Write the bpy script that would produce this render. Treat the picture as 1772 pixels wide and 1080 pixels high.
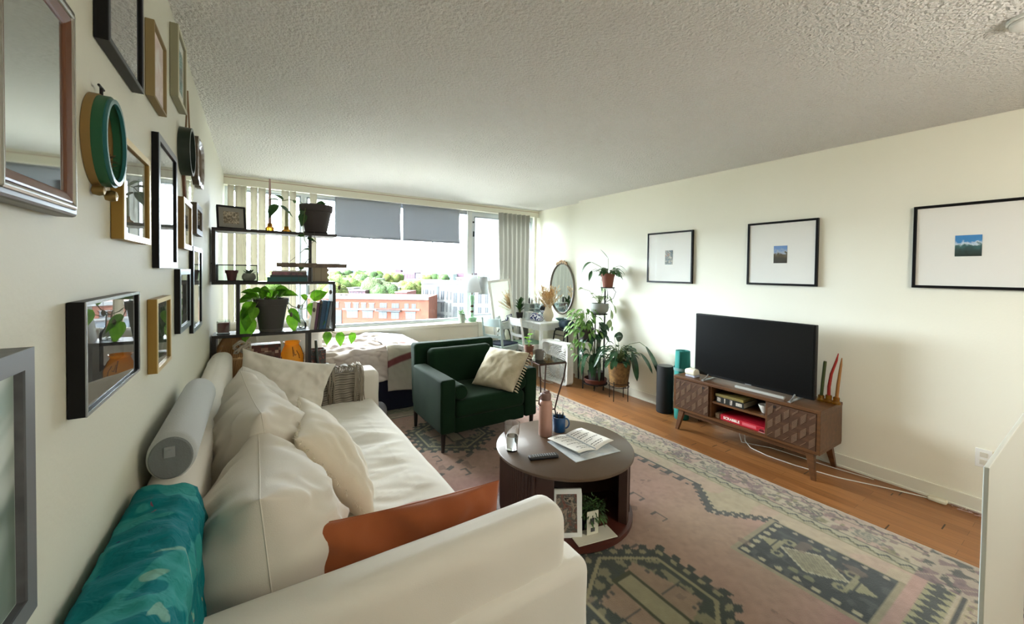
import bpy, bmesh, math, random
import numpy as np
from mathutils import Vector, Matrix, Euler, noise
for o in list(bpy.data.objects): bpy.data.objects.remove(o, do_unlink=True)
scene = bpy.context.scene
COL = scene.collection
PI = math.pi
rnd = random.Random(7)

# ------------------------------------------------------------------ camera, sky, exposure
CAM_Z = 1.485
ROT = Matrix(((0.838388, 0.000020, -0.545074), (-0.544912, 0.024435, -0.838137), (0.013303, 0.999701, 0.020497)))
cam_data = bpy.data.cameras.new('camera')
cam_data.sensor_width = 36.0; cam_data.lens = 686/1772*36
cam_data.shift_y = -55/1772; cam_data.clip_start = .02; cam_data.clip_end = 3000
cam = bpy.data.objects.new('camera', cam_data); COL.objects.link(cam)
cam.matrix_world = Matrix.Translation((0, 0, CAM_Z)) @ ROT.to_4x4()
scene.camera = cam
scene.view_settings.view_transform = 'Standard'
scene.view_settings.look = 'None'
scene.view_settings.gamma = 1
scene.view_settings.use_curve_mapping = False
scene.view_settings.exposure = 2.27
SKY, SKY_BACK = 13.5, .45
world = bpy.data.worlds.new('overcast_sky'); scene.world = world; world.use_nodes = True
wt = world.node_tree; wt.nodes.clear()
wo = wt.nodes.new('ShaderNodeOutputWorld'); wb = wt.nodes.new('ShaderNodeBackground')
wg = wt.nodes.new('ShaderNodeTexCoord'); wx = wt.nodes.new('ShaderNodeSeparateXYZ'); wr = wt.nodes.new('ShaderNodeValToRGB')
wt.links.new(wg.outputs['Generated'], wx.inputs[0]); wt.links.new(wx.outputs['Z'], wr.inputs[0])
wr.color_ramp.elements[0].position = 0.0; wr.color_ramp.elements[0].color = (.80, .90, 1.0, 1)
wr.color_ramp.elements[1].position = .35; wr.color_ramp.elements[1].color = (1.0, 1.0, .97, 1)
# the veiled sun stands beyond the window, so the overcast is far brighter on that side (+Y) than behind the building
wm_ = wt.nodes.new('ShaderNodeMapRange'); wm_.interpolation_type = 'SMOOTHSTEP'
wm_.inputs[1].default_value = -.2; wm_.inputs[2].default_value = .75; wm_.inputs[3].default_value = SKY_BACK; wm_.inputs[4].default_value = SKY
wd_ = wt.nodes.new('ShaderNodeVectorMath'); wd_.operation = 'DOT_PRODUCT'; wd_.inputs[1].default_value = (-.86, .50, .05); wt.links.new(wg.outputs['Generated'], wd_.inputs[0]); wt.links.new(wd_.outputs['Value'], wm_.inputs[0]); wt.links.new(wm_.outputs[0], wb.inputs[1])
wt.links.new(wr.outputs[0], wb.inputs[0]); wt.links.new(wb.outputs[0], wo.inputs[0])
scene.cycles.max_bounces = 12; scene.cycles.diffuse_bounces = 8; scene.cycles.transparent_max_bounces = 24
scene.cycles.sample_clamp_indirect = 8
pl = bpy.data.lights.new('window_portal', 'AREA'); pl.shape = 'RECTANGLE'; pl.size = 4.2; pl.size_y = 1.75; pl.energy = 1
pl.cycles.is_portal = True
plo = bpy.data.objects.new('window_portal', pl); COL.objects.link(plo); plo.location = (1.8, 5.62, 1.58); plo.rotation_euler = (-PI/2, 0, 0)

FILL_LAMP = 10.0     # emission of the unseen globe added as fill light
# ------------------------------------------------------------------ materials
def lin(h):
    h = h.lstrip('#'); c = [int(h[i:i+2], 16)/255 for i in (0, 2, 4)]
    return tuple(x/12.92 if x <= .04045 else ((x+.055)/1.055)**2.4 for x in c) + (1,)
MATS = {}
def M(name, hexc, rough=.6, metal=0, bump=None, var=None, coat=0, sheen=0, transl=0, emit=0, spec=.5, bdist=.004):
    """bump=(scale,strength)  var=(scale,hex2[,detail])"""
    m = bpy.data.materials.new(name); m.use_nodes = True; nt = m.node_tree; b = nt.nodes['Principled BSDF']; L = nt.links
    b.inputs['Base Color'].default_value = lin(hexc); b.inputs['Roughness'].default_value = rough
    b.inputs['Metallic'].default_value = metal; b.inputs['Coat Weight'].default_value = coat
    b.inputs['Sheen Weight'].default_value = sheen; b.inputs['Specular IOR Level'].default_value = spec
    tc = nt.nodes.new('ShaderNodeTexCoord'); csock = None
    if var:
        n = nt.nodes.new('ShaderNodeTexNoise'); n.inputs['Scale'].default_value = var[0]; n.inputs['Detail'].default_value = 4
        L.new(tc.outputs['Object'], n.inputs['Vector'])
        r = nt.nodes.new('ShaderNodeValToRGB'); r.color_ramp.elements[0].position = .38; r.color_ramp.elements[1].position = .62
        r.color_ramp.elements[0].color = lin(hexc); r.color_ramp.elements[1].color = lin(var[1])
        L.new(n.outputs[0], r.inputs[0]); L.new(r.outputs[0], b.inputs['Base Color']); csock = r.outputs[0]
    if bump:
        n2 = nt.nodes.new('ShaderNodeTexNoise'); n2.inputs['Scale'].default_value = bump[0]; n2.inputs['Detail'].default_value = 5
        L.new(tc.outputs['Object'], n2.inputs['Vector'])
        bp = nt.nodes.new('ShaderNodeBump'); bp.inputs['Strength'].default_value = bump[1]; bp.inputs['Distance'].default_value = bdist
        L.new(n2.outputs[0], bp.inputs['Height']); L.new(bp.outputs[0], b.inputs['Normal'])
    if emit:
        b.inputs['Emission Color'].default_value = lin(hexc); b.inputs['Emission Strength'].default_value = emit
    if transl:
        t = nt.nodes.new('ShaderNodeBsdfTranslucent'); t.inputs[0].default_value = lin(hexc)
        if csock: L.new(csock, t.inputs[0])
        mx = nt.nodes.new('ShaderNodeMixShader'); mx.inputs[0].default_value = transl
        L.new(b.outputs[0], mx.inputs[1]); L.new(t.outputs[0], mx.inputs[2]); L.new(mx.outputs[0], nt.nodes['Material Output'].inputs[0])
    MATS[name] = m
    return m
def glassM(name, tint='#ffffff', refl=1.45, rough=0.0, extra=0.0):
    m = bpy.data.materials.new(name); m.use_nodes = True; nt = m.node_tree; nt.nodes.remove(nt.nodes['Principled BSDF']); L = nt.links
    t = nt.nodes.new('ShaderNodeBsdfTransparent'); t.inputs[0].default_value = lin(tint)
    g = nt.nodes.new('ShaderNodeBsdfGlossy'); g.inputs['Roughness'].default_value = rough
    f = nt.nodes.new('ShaderNodeFresnel'); f.inputs[0].default_value = refl
    mx = nt.nodes.new('ShaderNodeMixShader'); L.new(t.outputs[0], mx.inputs[1]); L.new(g.outputs[0], mx.inputs[2])
    if extra:
        a = nt.nodes.new('ShaderNodeMath'); a.operation = 'ADD'; a.inputs[1].default_value = extra; a.use_clamp = True
        L.new(f.outputs[0], a.inputs[0]); L.new(a.outputs[0], mx.inputs[0])
    else: L.new(f.outputs[0], mx.inputs[0])
    L.new(mx.outputs[0], nt.nodes['Material Output'].inputs[0]); return m
def artM(name, cols, scale=8, seed=0, dist=1.5, rough=.5):
    """a print: soft noise bands through a list of colours"""
    m = bpy.data.materials.new(name); m.use_nodes = True; nt = m.node_tree; b = nt.nodes['Principled BSDF']; L = nt.links
    tc = nt.nodes.new('ShaderNodeTexCoord'); n = nt.nodes.new('ShaderNodeTexNoise'); n.inputs['Scale'].default_value = scale
    n.inputs['Distortion'].default_value = dist; n.inputs['Detail'].default_value = 3
    mp = nt.nodes.new('ShaderNodeMapping'); mp.inputs['Location'].default_value = (seed, seed*1.7, seed*.3)
    L.new(tc.outputs['Object'], mp.inputs[0]); L.new(mp.outputs[0], n.inputs['Vector'])
    r = nt.nodes.new('ShaderNodeValToRGB'); r.color_ramp.interpolation = 'EASE'
    k = len(cols)
    for i, c in enumerate(cols):
        p = .3 + .4*i/(k-1)
        e = r.color_ramp.elements[i] if i < 2 else r.color_ramp.elements.new(p)
        if i < 2: e.position = p
        e.color = lin(c)
    L.new(n.outputs[0], r.inputs[0]); L.new(r.outputs[0], b.inputs['Base Color']); b.inputs['Roughness'].default_value = rough
    return m
def landM(name, stops, rough=.5, z0=0, z1=1):
    """a printed landscape: colours by height with noisy edges (object Z)"""
    m = bpy.data.materials.new(name); m.use_nodes = True; nt = m.node_tree; b = nt.nodes['Principled BSDF']; L = nt.links
    tc = nt.nodes.new('ShaderNodeTexCoord'); s = nt.nodes.new('ShaderNodeSeparateXYZ'); L.new(tc.outputs['Object'], s.inputs[0])
    n = nt.nodes.new('ShaderNodeTexNoise'); n.inputs['Scale'].default_value = 40; n.inputs['Detail'].default_value = 5; L.new(tc.outputs['Object'], n.inputs['Vector'])
    mr = nt.nodes.new('ShaderNodeMapRange'); mr.inputs[1].default_value = z0; mr.inputs[2].default_value = z1; L.new(s.outputs['Z'], mr.inputs[0])
    a = nt.nodes.new('ShaderNodeMath'); a.operation = 'MULTIPLY_ADD'; a.inputs[1].default_value = .7; L.new(n.outputs[0], a.inputs[0])
    sub = nt.nodes.new('ShaderNodeMath'); sub.operation = 'SUBTRACT'; sub.inputs[1].default_value = .35; L.new(mr.outputs[0], sub.inputs[0]); L.new(sub.outputs[0], a.inputs[2])
    r = nt.nodes.new('ShaderNodeValToRGB')
    for i, (p, c) in enumerate(stops):
        e = r.color_ramp.elements[i] if i < 2 else r.color_ramp.elements.new(p)
        e.position = p; e.color = lin(c)
    L.new(a.outputs[0], r.inputs[0]); L.new(r.outputs[0], b.inputs['Base Color']); b.inputs['Roughness'].default_value = rough
    return m

# ------------------------------------------------------------------ mesh builder
class MB:
    def __init__(s): s.v = []; s.f = []
    def add(s, vs, fs):
        n = len(s.v); s.v += [tuple(v) for v in vs]; s.f += [tuple(i+n for i in f) for f in fs]; return s
    def box(s, x0, x1, y0, y1, z0, z1, M4=None):
        vs = [Vector((x, y, z)) for z in (z0, z1) for y in (y0, y1) for x in (x0, x1)]
        if M4: vs = [M4 @ v for v in vs]
        return s.add(vs, [(0, 2, 3, 1), (4, 5, 7, 6), (0, 1, 5, 4), (2, 6, 7, 3), (0, 4, 6, 2), (1, 3, 7, 5)])
    def prism(s, pts, z0, z1, M4=None):
        n = len(pts); vs = [Vector((x, y, z0)) for x, y in pts] + [Vector((x, y, z1)) for x, y in pts]
        if M4: vs = [M4 @ v for v in vs]
        return s.add(vs, [tuple(reversed(range(n))), tuple(range(n, 2*n))] + [(i, (i+1) % n, n+(i+1) % n, n+i) for i in range(n)])
    def ring(s, x0, x1, y0, y1, z0, z1, f, x1i=None):
        """mitred picture frame in the YZ plane between x0 (wall) and x1 (face); x1i = depth of the face at its inner edge"""
        x1i = x1 if x1i is None else x1i
        def loop(x, d): return [(x, y0+d, z0+d), (x, y1-d, z0+d), (x, y1-d, z1-d), (x, y0+d, z1-d)]
        vs = loop(x0, 0)+loop(x1, 0)+loop(x1i, f)+loop(x0, f); fs = []
        for a, b in ((0, 4), (4, 8), (8, 12), (12, 0)):
            for i in range(4): fs.append((a+i, a+(i+1) % 4, b+(i+1) % 4, b+i))
        return s.add(vs, fs)
    def lathe(s, prof, seg=28, c=(0, 0, 0), axis='Z', cap=True, M4=None, sx=1, sy=1):
        vs = []
        for r, z in prof:
            for i in range(seg):
                a = 2*PI*i/seg; vs.append(Vector((r*math.cos(a)*sx, r*math.sin(a)*sy, z)))
        fs = [(k*seg+i, k*seg+(i+1) % seg, (k+1)*seg+(i+1) % seg, (k+1)*seg+i) for k in range(len(prof)-1) for i in range(seg)]
        if cap:
            if prof[0][0] > 1e-4: fs.append(tuple(reversed(range(seg))))
            if prof[-1][0] > 1e-4: fs.append(tuple((len(prof)-1)*seg+i for i in range(seg)))
        if axis == 'X': vs = [Vector((v.z, v.x, v.y)) for v in vs]
        if axis == 'Y': vs = [Vector((v.y, v.z, v.x)) for v in vs]
        if M4: vs = [M4 @ v for v in vs]
        c = Vector(c); return s.add([v+c for v in vs], fs)
    def tube(s, pts, r, seg=8, closed=False):
        pts = [Vector(p) for p in pts]; n = len(pts)
        rr = r if isinstance(r, (list, tuple)) else [r]*n
        vs = []; ref = None
        for i, p in enumerate(pts):
            if closed: t = (pts[(i+1) % n]-pts[i-1])
            else: t = (pts[min(i+1, n-1)]-pts[max(i-1, 0)])
            t = t.normalized() if t.length > 1e-9 else Vector((0, 0, 1))
            if ref is None: ref = Vector((0, 0, 1)) if abs(t.z) < .9 else Vector((1, 0, 0))
            u = (ref - t*ref.dot(t)).normalized(); w = t.cross(u); ref = u
            for k in range(seg):
                a = 2*PI*k/seg; vs.append(p + (u*math.cos(a)+w*math.sin(a))*rr[i])
        m = n if closed else n-1
        fs = [(i*seg+k, i*seg+(k+1) % seg, ((i+1) % n)*seg+(k+1) % seg, ((i+1) % n)*seg+k) for i in range(m) for k in range(seg)]
        if not closed: fs += [tuple(reversed(range(seg))), tuple((n-1)*seg+k for k in range(seg))]
        return s.add(vs, fs)
    def grid(s, nu, nv, fn, thick=0):
        vs = [Vector(fn(i/nu, j/nv)) for j in range(nv+1) for i in range(nu+1)]
        fs = [(j*(nu+1)+i, j*(nu+1)+i+1, (j+1)*(nu+1)+i+1, (j+1)*(nu+1)+i) for j in range(nv) for i in range(nu)]
        return s.add(vs, fs)
    def rbox(s, c, size, r, n=6, disp=None, M4=None, k=4):
        hx, hy, hz = [q/2 for q in size]; H = (hx, hy, hz)
        r = min(r, hx*.999, hy*.999, hz*.999)
        ax = []
        for h in H:
            inner = h-r
            cs = [-h + r*(1-math.cos(t*PI/2/k))*0 + r*(t/k) for t in range(k)]
            mid = [-inner + 2*inner*t/n for t in range(n+1)]
            g = cs + mid + [-q for q in reversed(cs)]
            ax.append(g)
        idx = {}; vs = []; fs = []
        def vid(p):
            key = tuple(round(q, 5) for q in p)
            if key not in idx:
                q = Vector([max(-(H[a]-r), min(H[a]-r, p[a])) for a in range(3)])
                d = Vector(p)-q
                # spread on the corner evenly
                d2 = Vector([math.tan(PI/4*(d[a]/r)) if r > 0 else 0 for a in range(3)])
                pos = q + (d2.normalized()*r if d2.length > 1e-9 else Vector((0, 0, 0)))
                idx[key] = len(vs); vs.append(pos)
            return idx[key]
        for a in range(3):
            b, e = (a+1) % 3, (a+2) % 3
            for sgn in (-1, 1):
                for i in range(len(ax[b])-1):
                    for j in range(len(ax[e])-1):
                        q = []
                        for (bi, ej) in ((i, j), (i+1, j), (i+1, j+1), (i, j+1)):
                            p = [0, 0, 0]; p[a] = sgn*H[a]; p[b] = ax[b][bi]; p[e] = ax[e][ej]; q.append(vid(p))
                        if sgn < 0: q.reverse()
                        if len(set(q)) > 2: fs.append(tuple(dict.fromkeys(q)))
        if disp: vs = [disp(v) for v in vs]
        C = Vector(c)
        if M4: vs = [M4 @ v for v in vs]
        return s.add([v+C for v in vs], fs)
    def pillow(s, w, h, t, seed=0, wr=.012, n=26, pinch=.07, sag=0.0, M4=None, ex=.42, fold=0):
        P = []
        off = Vector((seed*3.1, seed*1.3, seed*.7))
        for side in (1, -1):
            for j in range(n+1):
                for i in range(n+1):
                    u = -math.cos(PI*i/n); v = -math.cos(PI*j/n)
                    x = u*w/2*(1-pinch*(1-v*v)*u*u); y = v*h/2*(1-pinch*(1-u*u)*v*v)
                    q = max(0, (1-u*u)*(1-v*v))
                    z = t/2*q**ex*(1+sag*(-v))
                    edge = q**.25
                    ang = math.atan2(v, u)
                    rn = 1-2.2*abs(noise.noise(Vector((x*5.5+side, y*5.5, 3.3))+off)); rn2 = 1-2.2*abs(noise.noise(Vector((x*11, y*8+side*3, 1.3))+off))
                    nz = noise.noise(Vector((x*7, y*7, side*2))+off)*wr*2 + noise.noise(Vector((x*18, y*18, side*5))+off)*wr
                    rad = math.sqrt(u*u+v*v)
                    crn = math.sin(ang*14+seed)*wr*.8*max(0, rad-.35)
                    z += (nz*.8+crn+wr*1.1*rn+wr*.6*rn2)*edge
                    z += wr*.35*(1-2.4*abs(noise.noise(Vector((x*22+y*6, y*15+side*3, 2.3))+off)))*edge
                    if fold: z += -fold*math.exp(-((u*.8+v*.3)/.16)**2)*edge
                    P.append(Vector((x, y, z*side)))
        N = (n+1)*(n+1); fs = []
        def id_(side, i, j):
            k = j*(n+1)+i
            if side == 1 and (i in (0, n) or j in (0, n)): side = 0
            return k + side*N
        for j in range(n):
            for i in range(n):
                fs.append((id_(0, i, j), id_(0, i+1, j), id_(0, i+1, j+1), id_(0, i, j+1)))
                fs.append(tuple(dict.fromkeys((id_(1, i, j+1), id_(1, i+1, j+1), id_(1, i+1, j), id_(1, i, j)))))
        if M4: P = [M4 @ p for p in P]
        return s.add(P, fs)
    def leaf(s, base, d, L, W, droop=.3, up=(0, 0, 1), seg=6, shape='oval', fold=.18, thick=0):
        base = Vector(base); d = Vector(d).normalized(); up = Vector(up)
        side = d.cross(up)
        if side.length < 1e-3: side = d.cross(Vector((1, 0, 0)))
        side.normalize(); nrm = side.cross(d).normalized()
        vs = []
        for i in range(seg+1):
            t = i/seg
            if shape == 'heart': w = max(0, math.sin(PI*min(1, t*.92+.10))**.8)*(1.25-.7*t)
            elif shape == 'blade': w = math.sin(PI*(t*.93+.05))**.7
            else: w = math.sin(PI*(t**.8*.96+.03))
            w = 0 if i == seg else w
            c = base + d*(L*t*(1-droop*.25*t)) + Vector((0, 0, -1))*(droop*L*t*t*.6)
            hw = W/2*w
            vs += [c-side*hw+nrm*hw*fold, c, c+side*hw+nrm*hw*fold]
        fs = []
        for i in range(seg):
            a = i*3; fs += [(a, a+1, a+4, a+3), (a+1, a+2, a+5, a+4)]
        return s.add(vs, fs)

def clean(me):
    bm = bmesh.new(); bm.from_mesh(me)
    bmesh.ops.remove_doubles(bm, verts=bm.verts, dist=1e-6)
    bmesh.ops.dissolve_degenerate(bm, edges=bm.edges, dist=1e-7)
    bmesh.ops.recalc_face_normals(bm, faces=bm.faces)
    bm.to_mesh(me); bm.free()
def obj(name, mb, mat, parent=None, smooth=False, bevel=0, solid=0, fix=True):
    me = bpy.data.meshes.new(name); me.from_pydata(mb.v, [], mb.f); me.update()
    if fix: clean(me)
    if smooth:
        me.shade_smooth()
        if smooth != 'all':
            try: me.set_sharp_from_angle(angle=math.radians(40))
            except Exception: pass
    o = bpy.data.objects.new(name, me); COL.objects.link(o)
    if mat: me.materials.append(mat)
    if solid:
        sm = o.modifiers.new('solid', 'SOLIDIFY'); sm.thickness = solid; sm.offset = 0
    if bevel:
        bv = o.modifiers.new('bevel', 'BEVEL'); bv.width = bevel; bv.segments = 2; bv.limit_method = 'ANGLE'; bv.angle_limit = math.radians(50)
    if parent: o.parent = parent
    return o
def tag(o, label, cat, group=None, kind=None):
    o['label'] = label; o['category'] = cat
    if group: o['group'] = group
    if kind: o['kind'] = kind
    return o
def thing(name, label, cat, loc=(0, 0, 0), rot=(0, 0, 0), group=None):
    o = bpy.data.objects.new(name, None); COL.objects.link(o); o.location = loc
    o.rotation_euler = rot if isinstance(rot, (tuple, list)) else (0, 0, rot)
    o.empty_display_size = .05
    return tag(o, label, cat, group)
def solo(name, mb, mat, label, cat, loc=(0, 0, 0), rot=(0, 0, 0), group=None, **kw):
    o = obj(name, mb, mat, **kw); o.location = loc
    o.rotation_euler = rot if isinstance(rot, (tuple, list)) else (0, 0, rot)
    return tag(o, label, cat, group)
def struct(name, mb, mat, label=None, **kw):
    o = obj(name, mb, mat, **kw); o['kind'] = 'structure'
    if label: o['label'] = label
    return o
def lab(o, t): o['label'] = t; return o
def copy_tree(o, parent=None):
    c = o.copy(); COL.objects.link(c)
    if parent: c.parent = parent
    for ch in [q for q in bpy.data.objects if q.parent == o]: copy_tree(ch, c)
    return c
def text_mesh(name, s, size, mat, parent, M4, ext=.0006, bold=0):
    cu = bpy.data.curves.new(name+'_c', 'FONT'); cu.body = s; cu.size = size; cu.extrude = ext; cu.offset = bold
    cu.align_x = 'CENTER'; cu.align_y = 'CENTER'
    t = bpy.data.objects.new(name+'_t', cu); COL.objects.link(t)
    bpy.context.view_layer.update()
    me = bpy.data.meshes.new_from_object(t.evaluated_get(bpy.context.evaluated_depsgraph_get()))
    bpy.data.objects.remove(t, do_unlink=True); me.transform(M4); me.name = name
    me.materials.clear(); me.materials.append(mat)
    o = bpy.data.objects.new(name, me); COL.objects.link(o)
    if parent: o.parent = parent
    return o
def T4(loc=(0, 0, 0), rot=(0, 0, 0)): return Matrix.Translation(loc) @ Euler(rot).to_matrix().to_4x4()
def at_depth(px, py, D):
    """world point seen in photo direction (px,py) at D metres depth (used for the city far outside)"""
    v = Vector(((px-886)/686*D, -(py-485)/686*D, -D)); return ROT @ v + Vector((0, 0, CAM_Z))
# ------------------------------------------------------------------ room shell
XL, XR, XB, YB, YW, ZC = -.275, 3.84, 3.96, -2.6, 5.45, 2.5
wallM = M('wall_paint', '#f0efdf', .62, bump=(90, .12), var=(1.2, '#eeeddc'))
ceilM = M('popcorn_ceiling', '#fbfaf4', .95, bump=(62, 1.0), bdist=.06)
trimM = M('trim_paint', '#e4e3d4', .45)
whiteM = M('white_paint', '#eef0ec', .4)
frameWinM = M('window_aluminium', '#c9d0d6', .4, metal=.2)
frameWinD = M('window_gasket', '#77828c', .5)
# floor
def floor_mat():
    m = bpy.data.materials.new('oak_parquet'); m.use_nodes = True; nt = m.node_tree; b = nt.nodes['Principled BSDF']; L = nt.links
    tc = nt.nodes.new('ShaderNodeTexCoord'); mp = nt.nodes.new('ShaderNodeMapping'); mp.inputs['Rotation'].default_value = (0, 0, PI/2)
    L.new(tc.outputs['Object'], mp.inputs[0])
    br = nt.nodes.new('ShaderNodeTexBrick'); L.new(mp.outputs[0], br.inputs['Vector'])
    br.inputs['Scale'].default_value = 1; br.inputs['Brick Width'].default_value = .9; br.inputs['Row Height'].default_value = .075
    br.inputs['Mortar Size'].default_value = .0012; br.inputs['Color1'].default_value = lin('#96653a'); br.inputs['Color2'].default_value = lin('#83552e')
    br.inputs['Mortar'].default_value = lin('#6a4424'); br.inputs['Bias'].default_value = 0
    n = nt.nodes.new('ShaderNodeTexNoise'); n.inputs['Scale'].default_value = 3; n.inputs['Detail'].default_value = 6
    mp2 = nt.nodes.new('ShaderNodeMapping'); mp2.inputs['Scale'].default_value = (14, 1.2, 1); L.new(tc.outputs['Object'], mp2.inputs[0]); L.new(mp2.outputs[0], n.inputs['Vector'])
    mx = nt.nodes.new('ShaderNodeMix'); mx.data_type = 'RGBA'; mx.blend_type = 'OVERLAY'; mx.inputs[0].default_value = .35
    L.new(br.outputs['Color'], mx.inputs[6]); L.new(n.outputs[0], mx.inputs[7])
    # small dark filler marks
    v = nt.nodes.new('ShaderNodeTexVoronoi'); v.inputs['Scale'].default_value = 1; mp3 = nt.nodes.new('ShaderNodeMapping'); mp3.inputs['Scale'].default_value = (2.6, 2.2, 1)
    L.new(tc.outputs['Object'], mp3.inputs[0]); L.new(mp3.outputs[0], v.inputs['Vector'])
    s = nt.nodes.new('ShaderNodeSeparateXYZ')
    sub = nt.nodes.new('ShaderNodeVectorMath'); sub.operation = 'SUBTRACT'; L.new(mp3.outputs[0], sub.inputs[0]); L.new(v.outputs['Position'], sub.inputs[1]); L.new(sub.outputs[0], s.inputs[0])
    def absl(sock, k):
        a = nt.nodes.new('ShaderNodeMath'); a.operation = 'ABSOLUTE'; L.new(sock, a.inputs[0])
        c = nt.nodes.new('ShaderNodeMath'); c.operation = 'LESS_THAN'; c.inputs[1].default_value = k; L.new(a.outputs[0], c.inputs[0]); return c.outputs[0]
    mu = nt.nodes.new('ShaderNodeMath'); mu.operation = 'MULTIPLY'; L.new(absl(s.outputs['X'], .11), mu.inputs[0]); L.new(absl(s.outputs['Y'], .008), mu.inputs[1])
    mx2 = nt.nodes.new('ShaderNodeMix'); mx2.data_type = 'RGBA'; L.new(mu.outputs[0], mx2.inputs[0]); L.new(mx.outputs[2], mx2.inputs[6]); mx2.inputs[7].default_value = lin('#3a2413')
    L.new(mx2.outputs[2], b.inputs['Base Color']); b.inputs['Roughness'].default_value = .38
    return m
struct('floor', MB().box(-.4, 4.2, YB-.1, YW+.2, -.12, 0), floor_mat(), 'honey oak narrow plank floor')
struct('ceiling', MB().box(-.4, 4.2, YB-.1, YW+.2, ZC, ZC+.12), ceilM, 'popcorn textured cream ceiling')
struct('wall_left', MB().box(XL-.12, XL, YB-.1, YW+.2, 0, ZC), M('wall_paint_shaded', '#cfcebe', .62, bump=(90, .12), var=(1.2, '#cdccbb')), 'cream wall with the gallery of frames')  # same paint as the other walls, darkened in colour for its dimmer light
struct('wall_right', MB().box(XR, 4.2, YB-.1, 4.21, 0, ZC).box(XB, 4.2, 4.21, YW+.2, 0, ZC), wallM, 'cream wall behind the television')
struct('wall_back', MB().box(XL, XR, YB-.1, YB, 0, ZC), wallM, 'cream wall behind the viewer')
# window wall: apron below the sill + head above
struct('wall_window', MB().box(XL, XB, YW, YW+.2, 0, .74).box(XL, XB, YW, YW+.2, 2.40, ZC), wallM, 'wall below and above the long window')
struct('trim_1', MB().box(XL, 3.12, 5.17, YW, 0, .70).box(XL, 3.14, 5.15, YW+.02, .70, .745), M('sill_paint', '#e2ddcd', .5), 'cream heater cover and sill under the window', bevel=.004)
struct('trim_2', MB().box(XL, XB, 5.30, 5.34, 2.40, 2.4985).box(XL, XB, 5.285, 5.30, 2.486, 2.4985).box(XL, XB, 5.285, 5.34, 2.392, 2.404), trimM, 'cream curtain valance along the window')
struct('trim_3', MB().box(XL, XB, 5.294, 5.30, 2.470, 2.476), M('valance_strip', '#b89c88', .5), 'thin brown strip on the valance')
struct('baseboard_right', MB().box(XR-.012, XR, YB, 4.21, 0, .10).box(XR-.017, XR, YB, 4.21, 0, .018), trimM, bevel=.003)
struct('baseboard_left', MB().box(XL, XL+.012, YB, 5.16, 0, .10), trimM, bevel=.003)
# windows: frames and panes
paneM = glassM('window_glass', '#f4f8fa', 1.25)
def window(n, x0, x1, z0, z1, fw=.05, label='', dark=.012):
    f = MB(); y0, y1 = YW-.02, YW+.07
    f.box(x0, x1, y0, y1, z0, z0+fw).box(x0, x1, y0, y1, z1-fw, z1).box(x0, x0+fw, y0, y1, z0+fw, z1-fw).box(x1-fw, x1, y0, y1, z0+fw, z1-fw)
    w = struct('window_%d' % n, f, frameWinM, label, bevel=.004)
    g = MB(); gx0, gx1, gz0, gz1 = x0+fw, x1-fw, z0+fw, z1-fw; d = dark
    g.box(gx0, gx1, y0-.004, y1, gz0, gz0+d).box(gx0, gx1, y0-.004, y1, gz1-d, gz1).box(gx0, gx0+d, y0-.004, y1, gz0+d, gz1-d).box(gx1-d, gx1, y0-.004, y1, gz0+d, gz1-d)
    obj('gasket', g, frameWinD, w)
    obj('pane', MB().box(gx0+d, gx1-d, YW+.03, YW+.036, gz0+d, gz1-d), paneM, w)
    return w
window(1, XL, .50, .74, 2.40, .03, 'left sash of the long window behind the slats')
window(2, .50, 2.76, .735, 2.40, .035, 'wide middle window looking over the town')
w3 = window(3, 2.76, XB, .74, 2.40, .07, 'narrow right casement beside the grey curtain')
obj('casement_latch', MB().lathe([(.014, 0), (.014, .02)], 12, (2.81, YW-.03, 2.24), 'Y').box(2.805, 2.83, YW-.035, YW-.02, 2.02, 2.1), M('latch_dark', '#3a3f44', .4, metal=.6), w3)
struct('trim_4', MB().box(2.70, 2.775, YW-.05, YW+.0, .745, 2.40), M('mullion_paint', '#cfd3d2', .45), 'pale mullion between the two right windows', bevel=.004)
struct('trim_5', MB().box(XB-.10, XB-.05, 5.28, 5.33, .0, 2.40), trimM, 'cream end post of the valance', bevel=.004)
# fill lamp added out of view behind the viewer to brighten the near end
lt = thing('added_fill_lamp', 'white globe fill lamp added out of view behind the viewer', 'lamp', (2.2, -.75, 2.5))
obj('canopy', MB().lathe([(0, 0), (.06, 0), (.055, -.025), (0, -.03)], 30), whiteM, lt, smooth=True)
obj('rod', MB().lathe([(.006, -.03), (.006, -.36)], 12), M('brass_rod', '#9a8358', .35, metal=.8), lt, smooth=True)
obj('globe', MB().lathe([(.03, -.355)]+[(.17*math.sin(a*PI/16), -.52+.17*math.cos(a*PI/16)) for a in range(1, 16)]+[(0, -.69)], 40), M('fill_globe', '#fff6ec', .4, emit=FILL_LAMP), lt, smooth=True)
# ------------------------------------------------------------------ smoke alarm and wall hardware
sa = thing('smoke_alarm', 'white round smoke alarm on the ceiling at the upper right', 'smoke alarm', (2.52, .215, 2.5))
obj('body', MB().lathe([(.062, 0), (.062, -.012), (.055, -.018), (.055, -.026), (.045, -.034), (0, -.036)], 36), whiteM, sa, smooth=True)
obj('vent_ring', MB().lathe([(.058, -.013), (.058, -.017)], 36, cap=False), M('vent_grey', '#8d8f88', .6), sa)
ot = thing('wall_outlet', 'white wall outlet low on the right wall beside the panel', 'outlet', (XR, .445, .355))
obj('plate', MB().box(-.006, 0, -.035, .035, -.058, .058), whiteM, ot, bevel=.002)
obj('socket', MB().box(-.009, -.006, -.016, .016, .008, .038).box(-.009, -.006, -.016, .016, -.038, -.008), M('socket_ivory', '#d8d6c8', .5), ot, bevel=.001)
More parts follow.
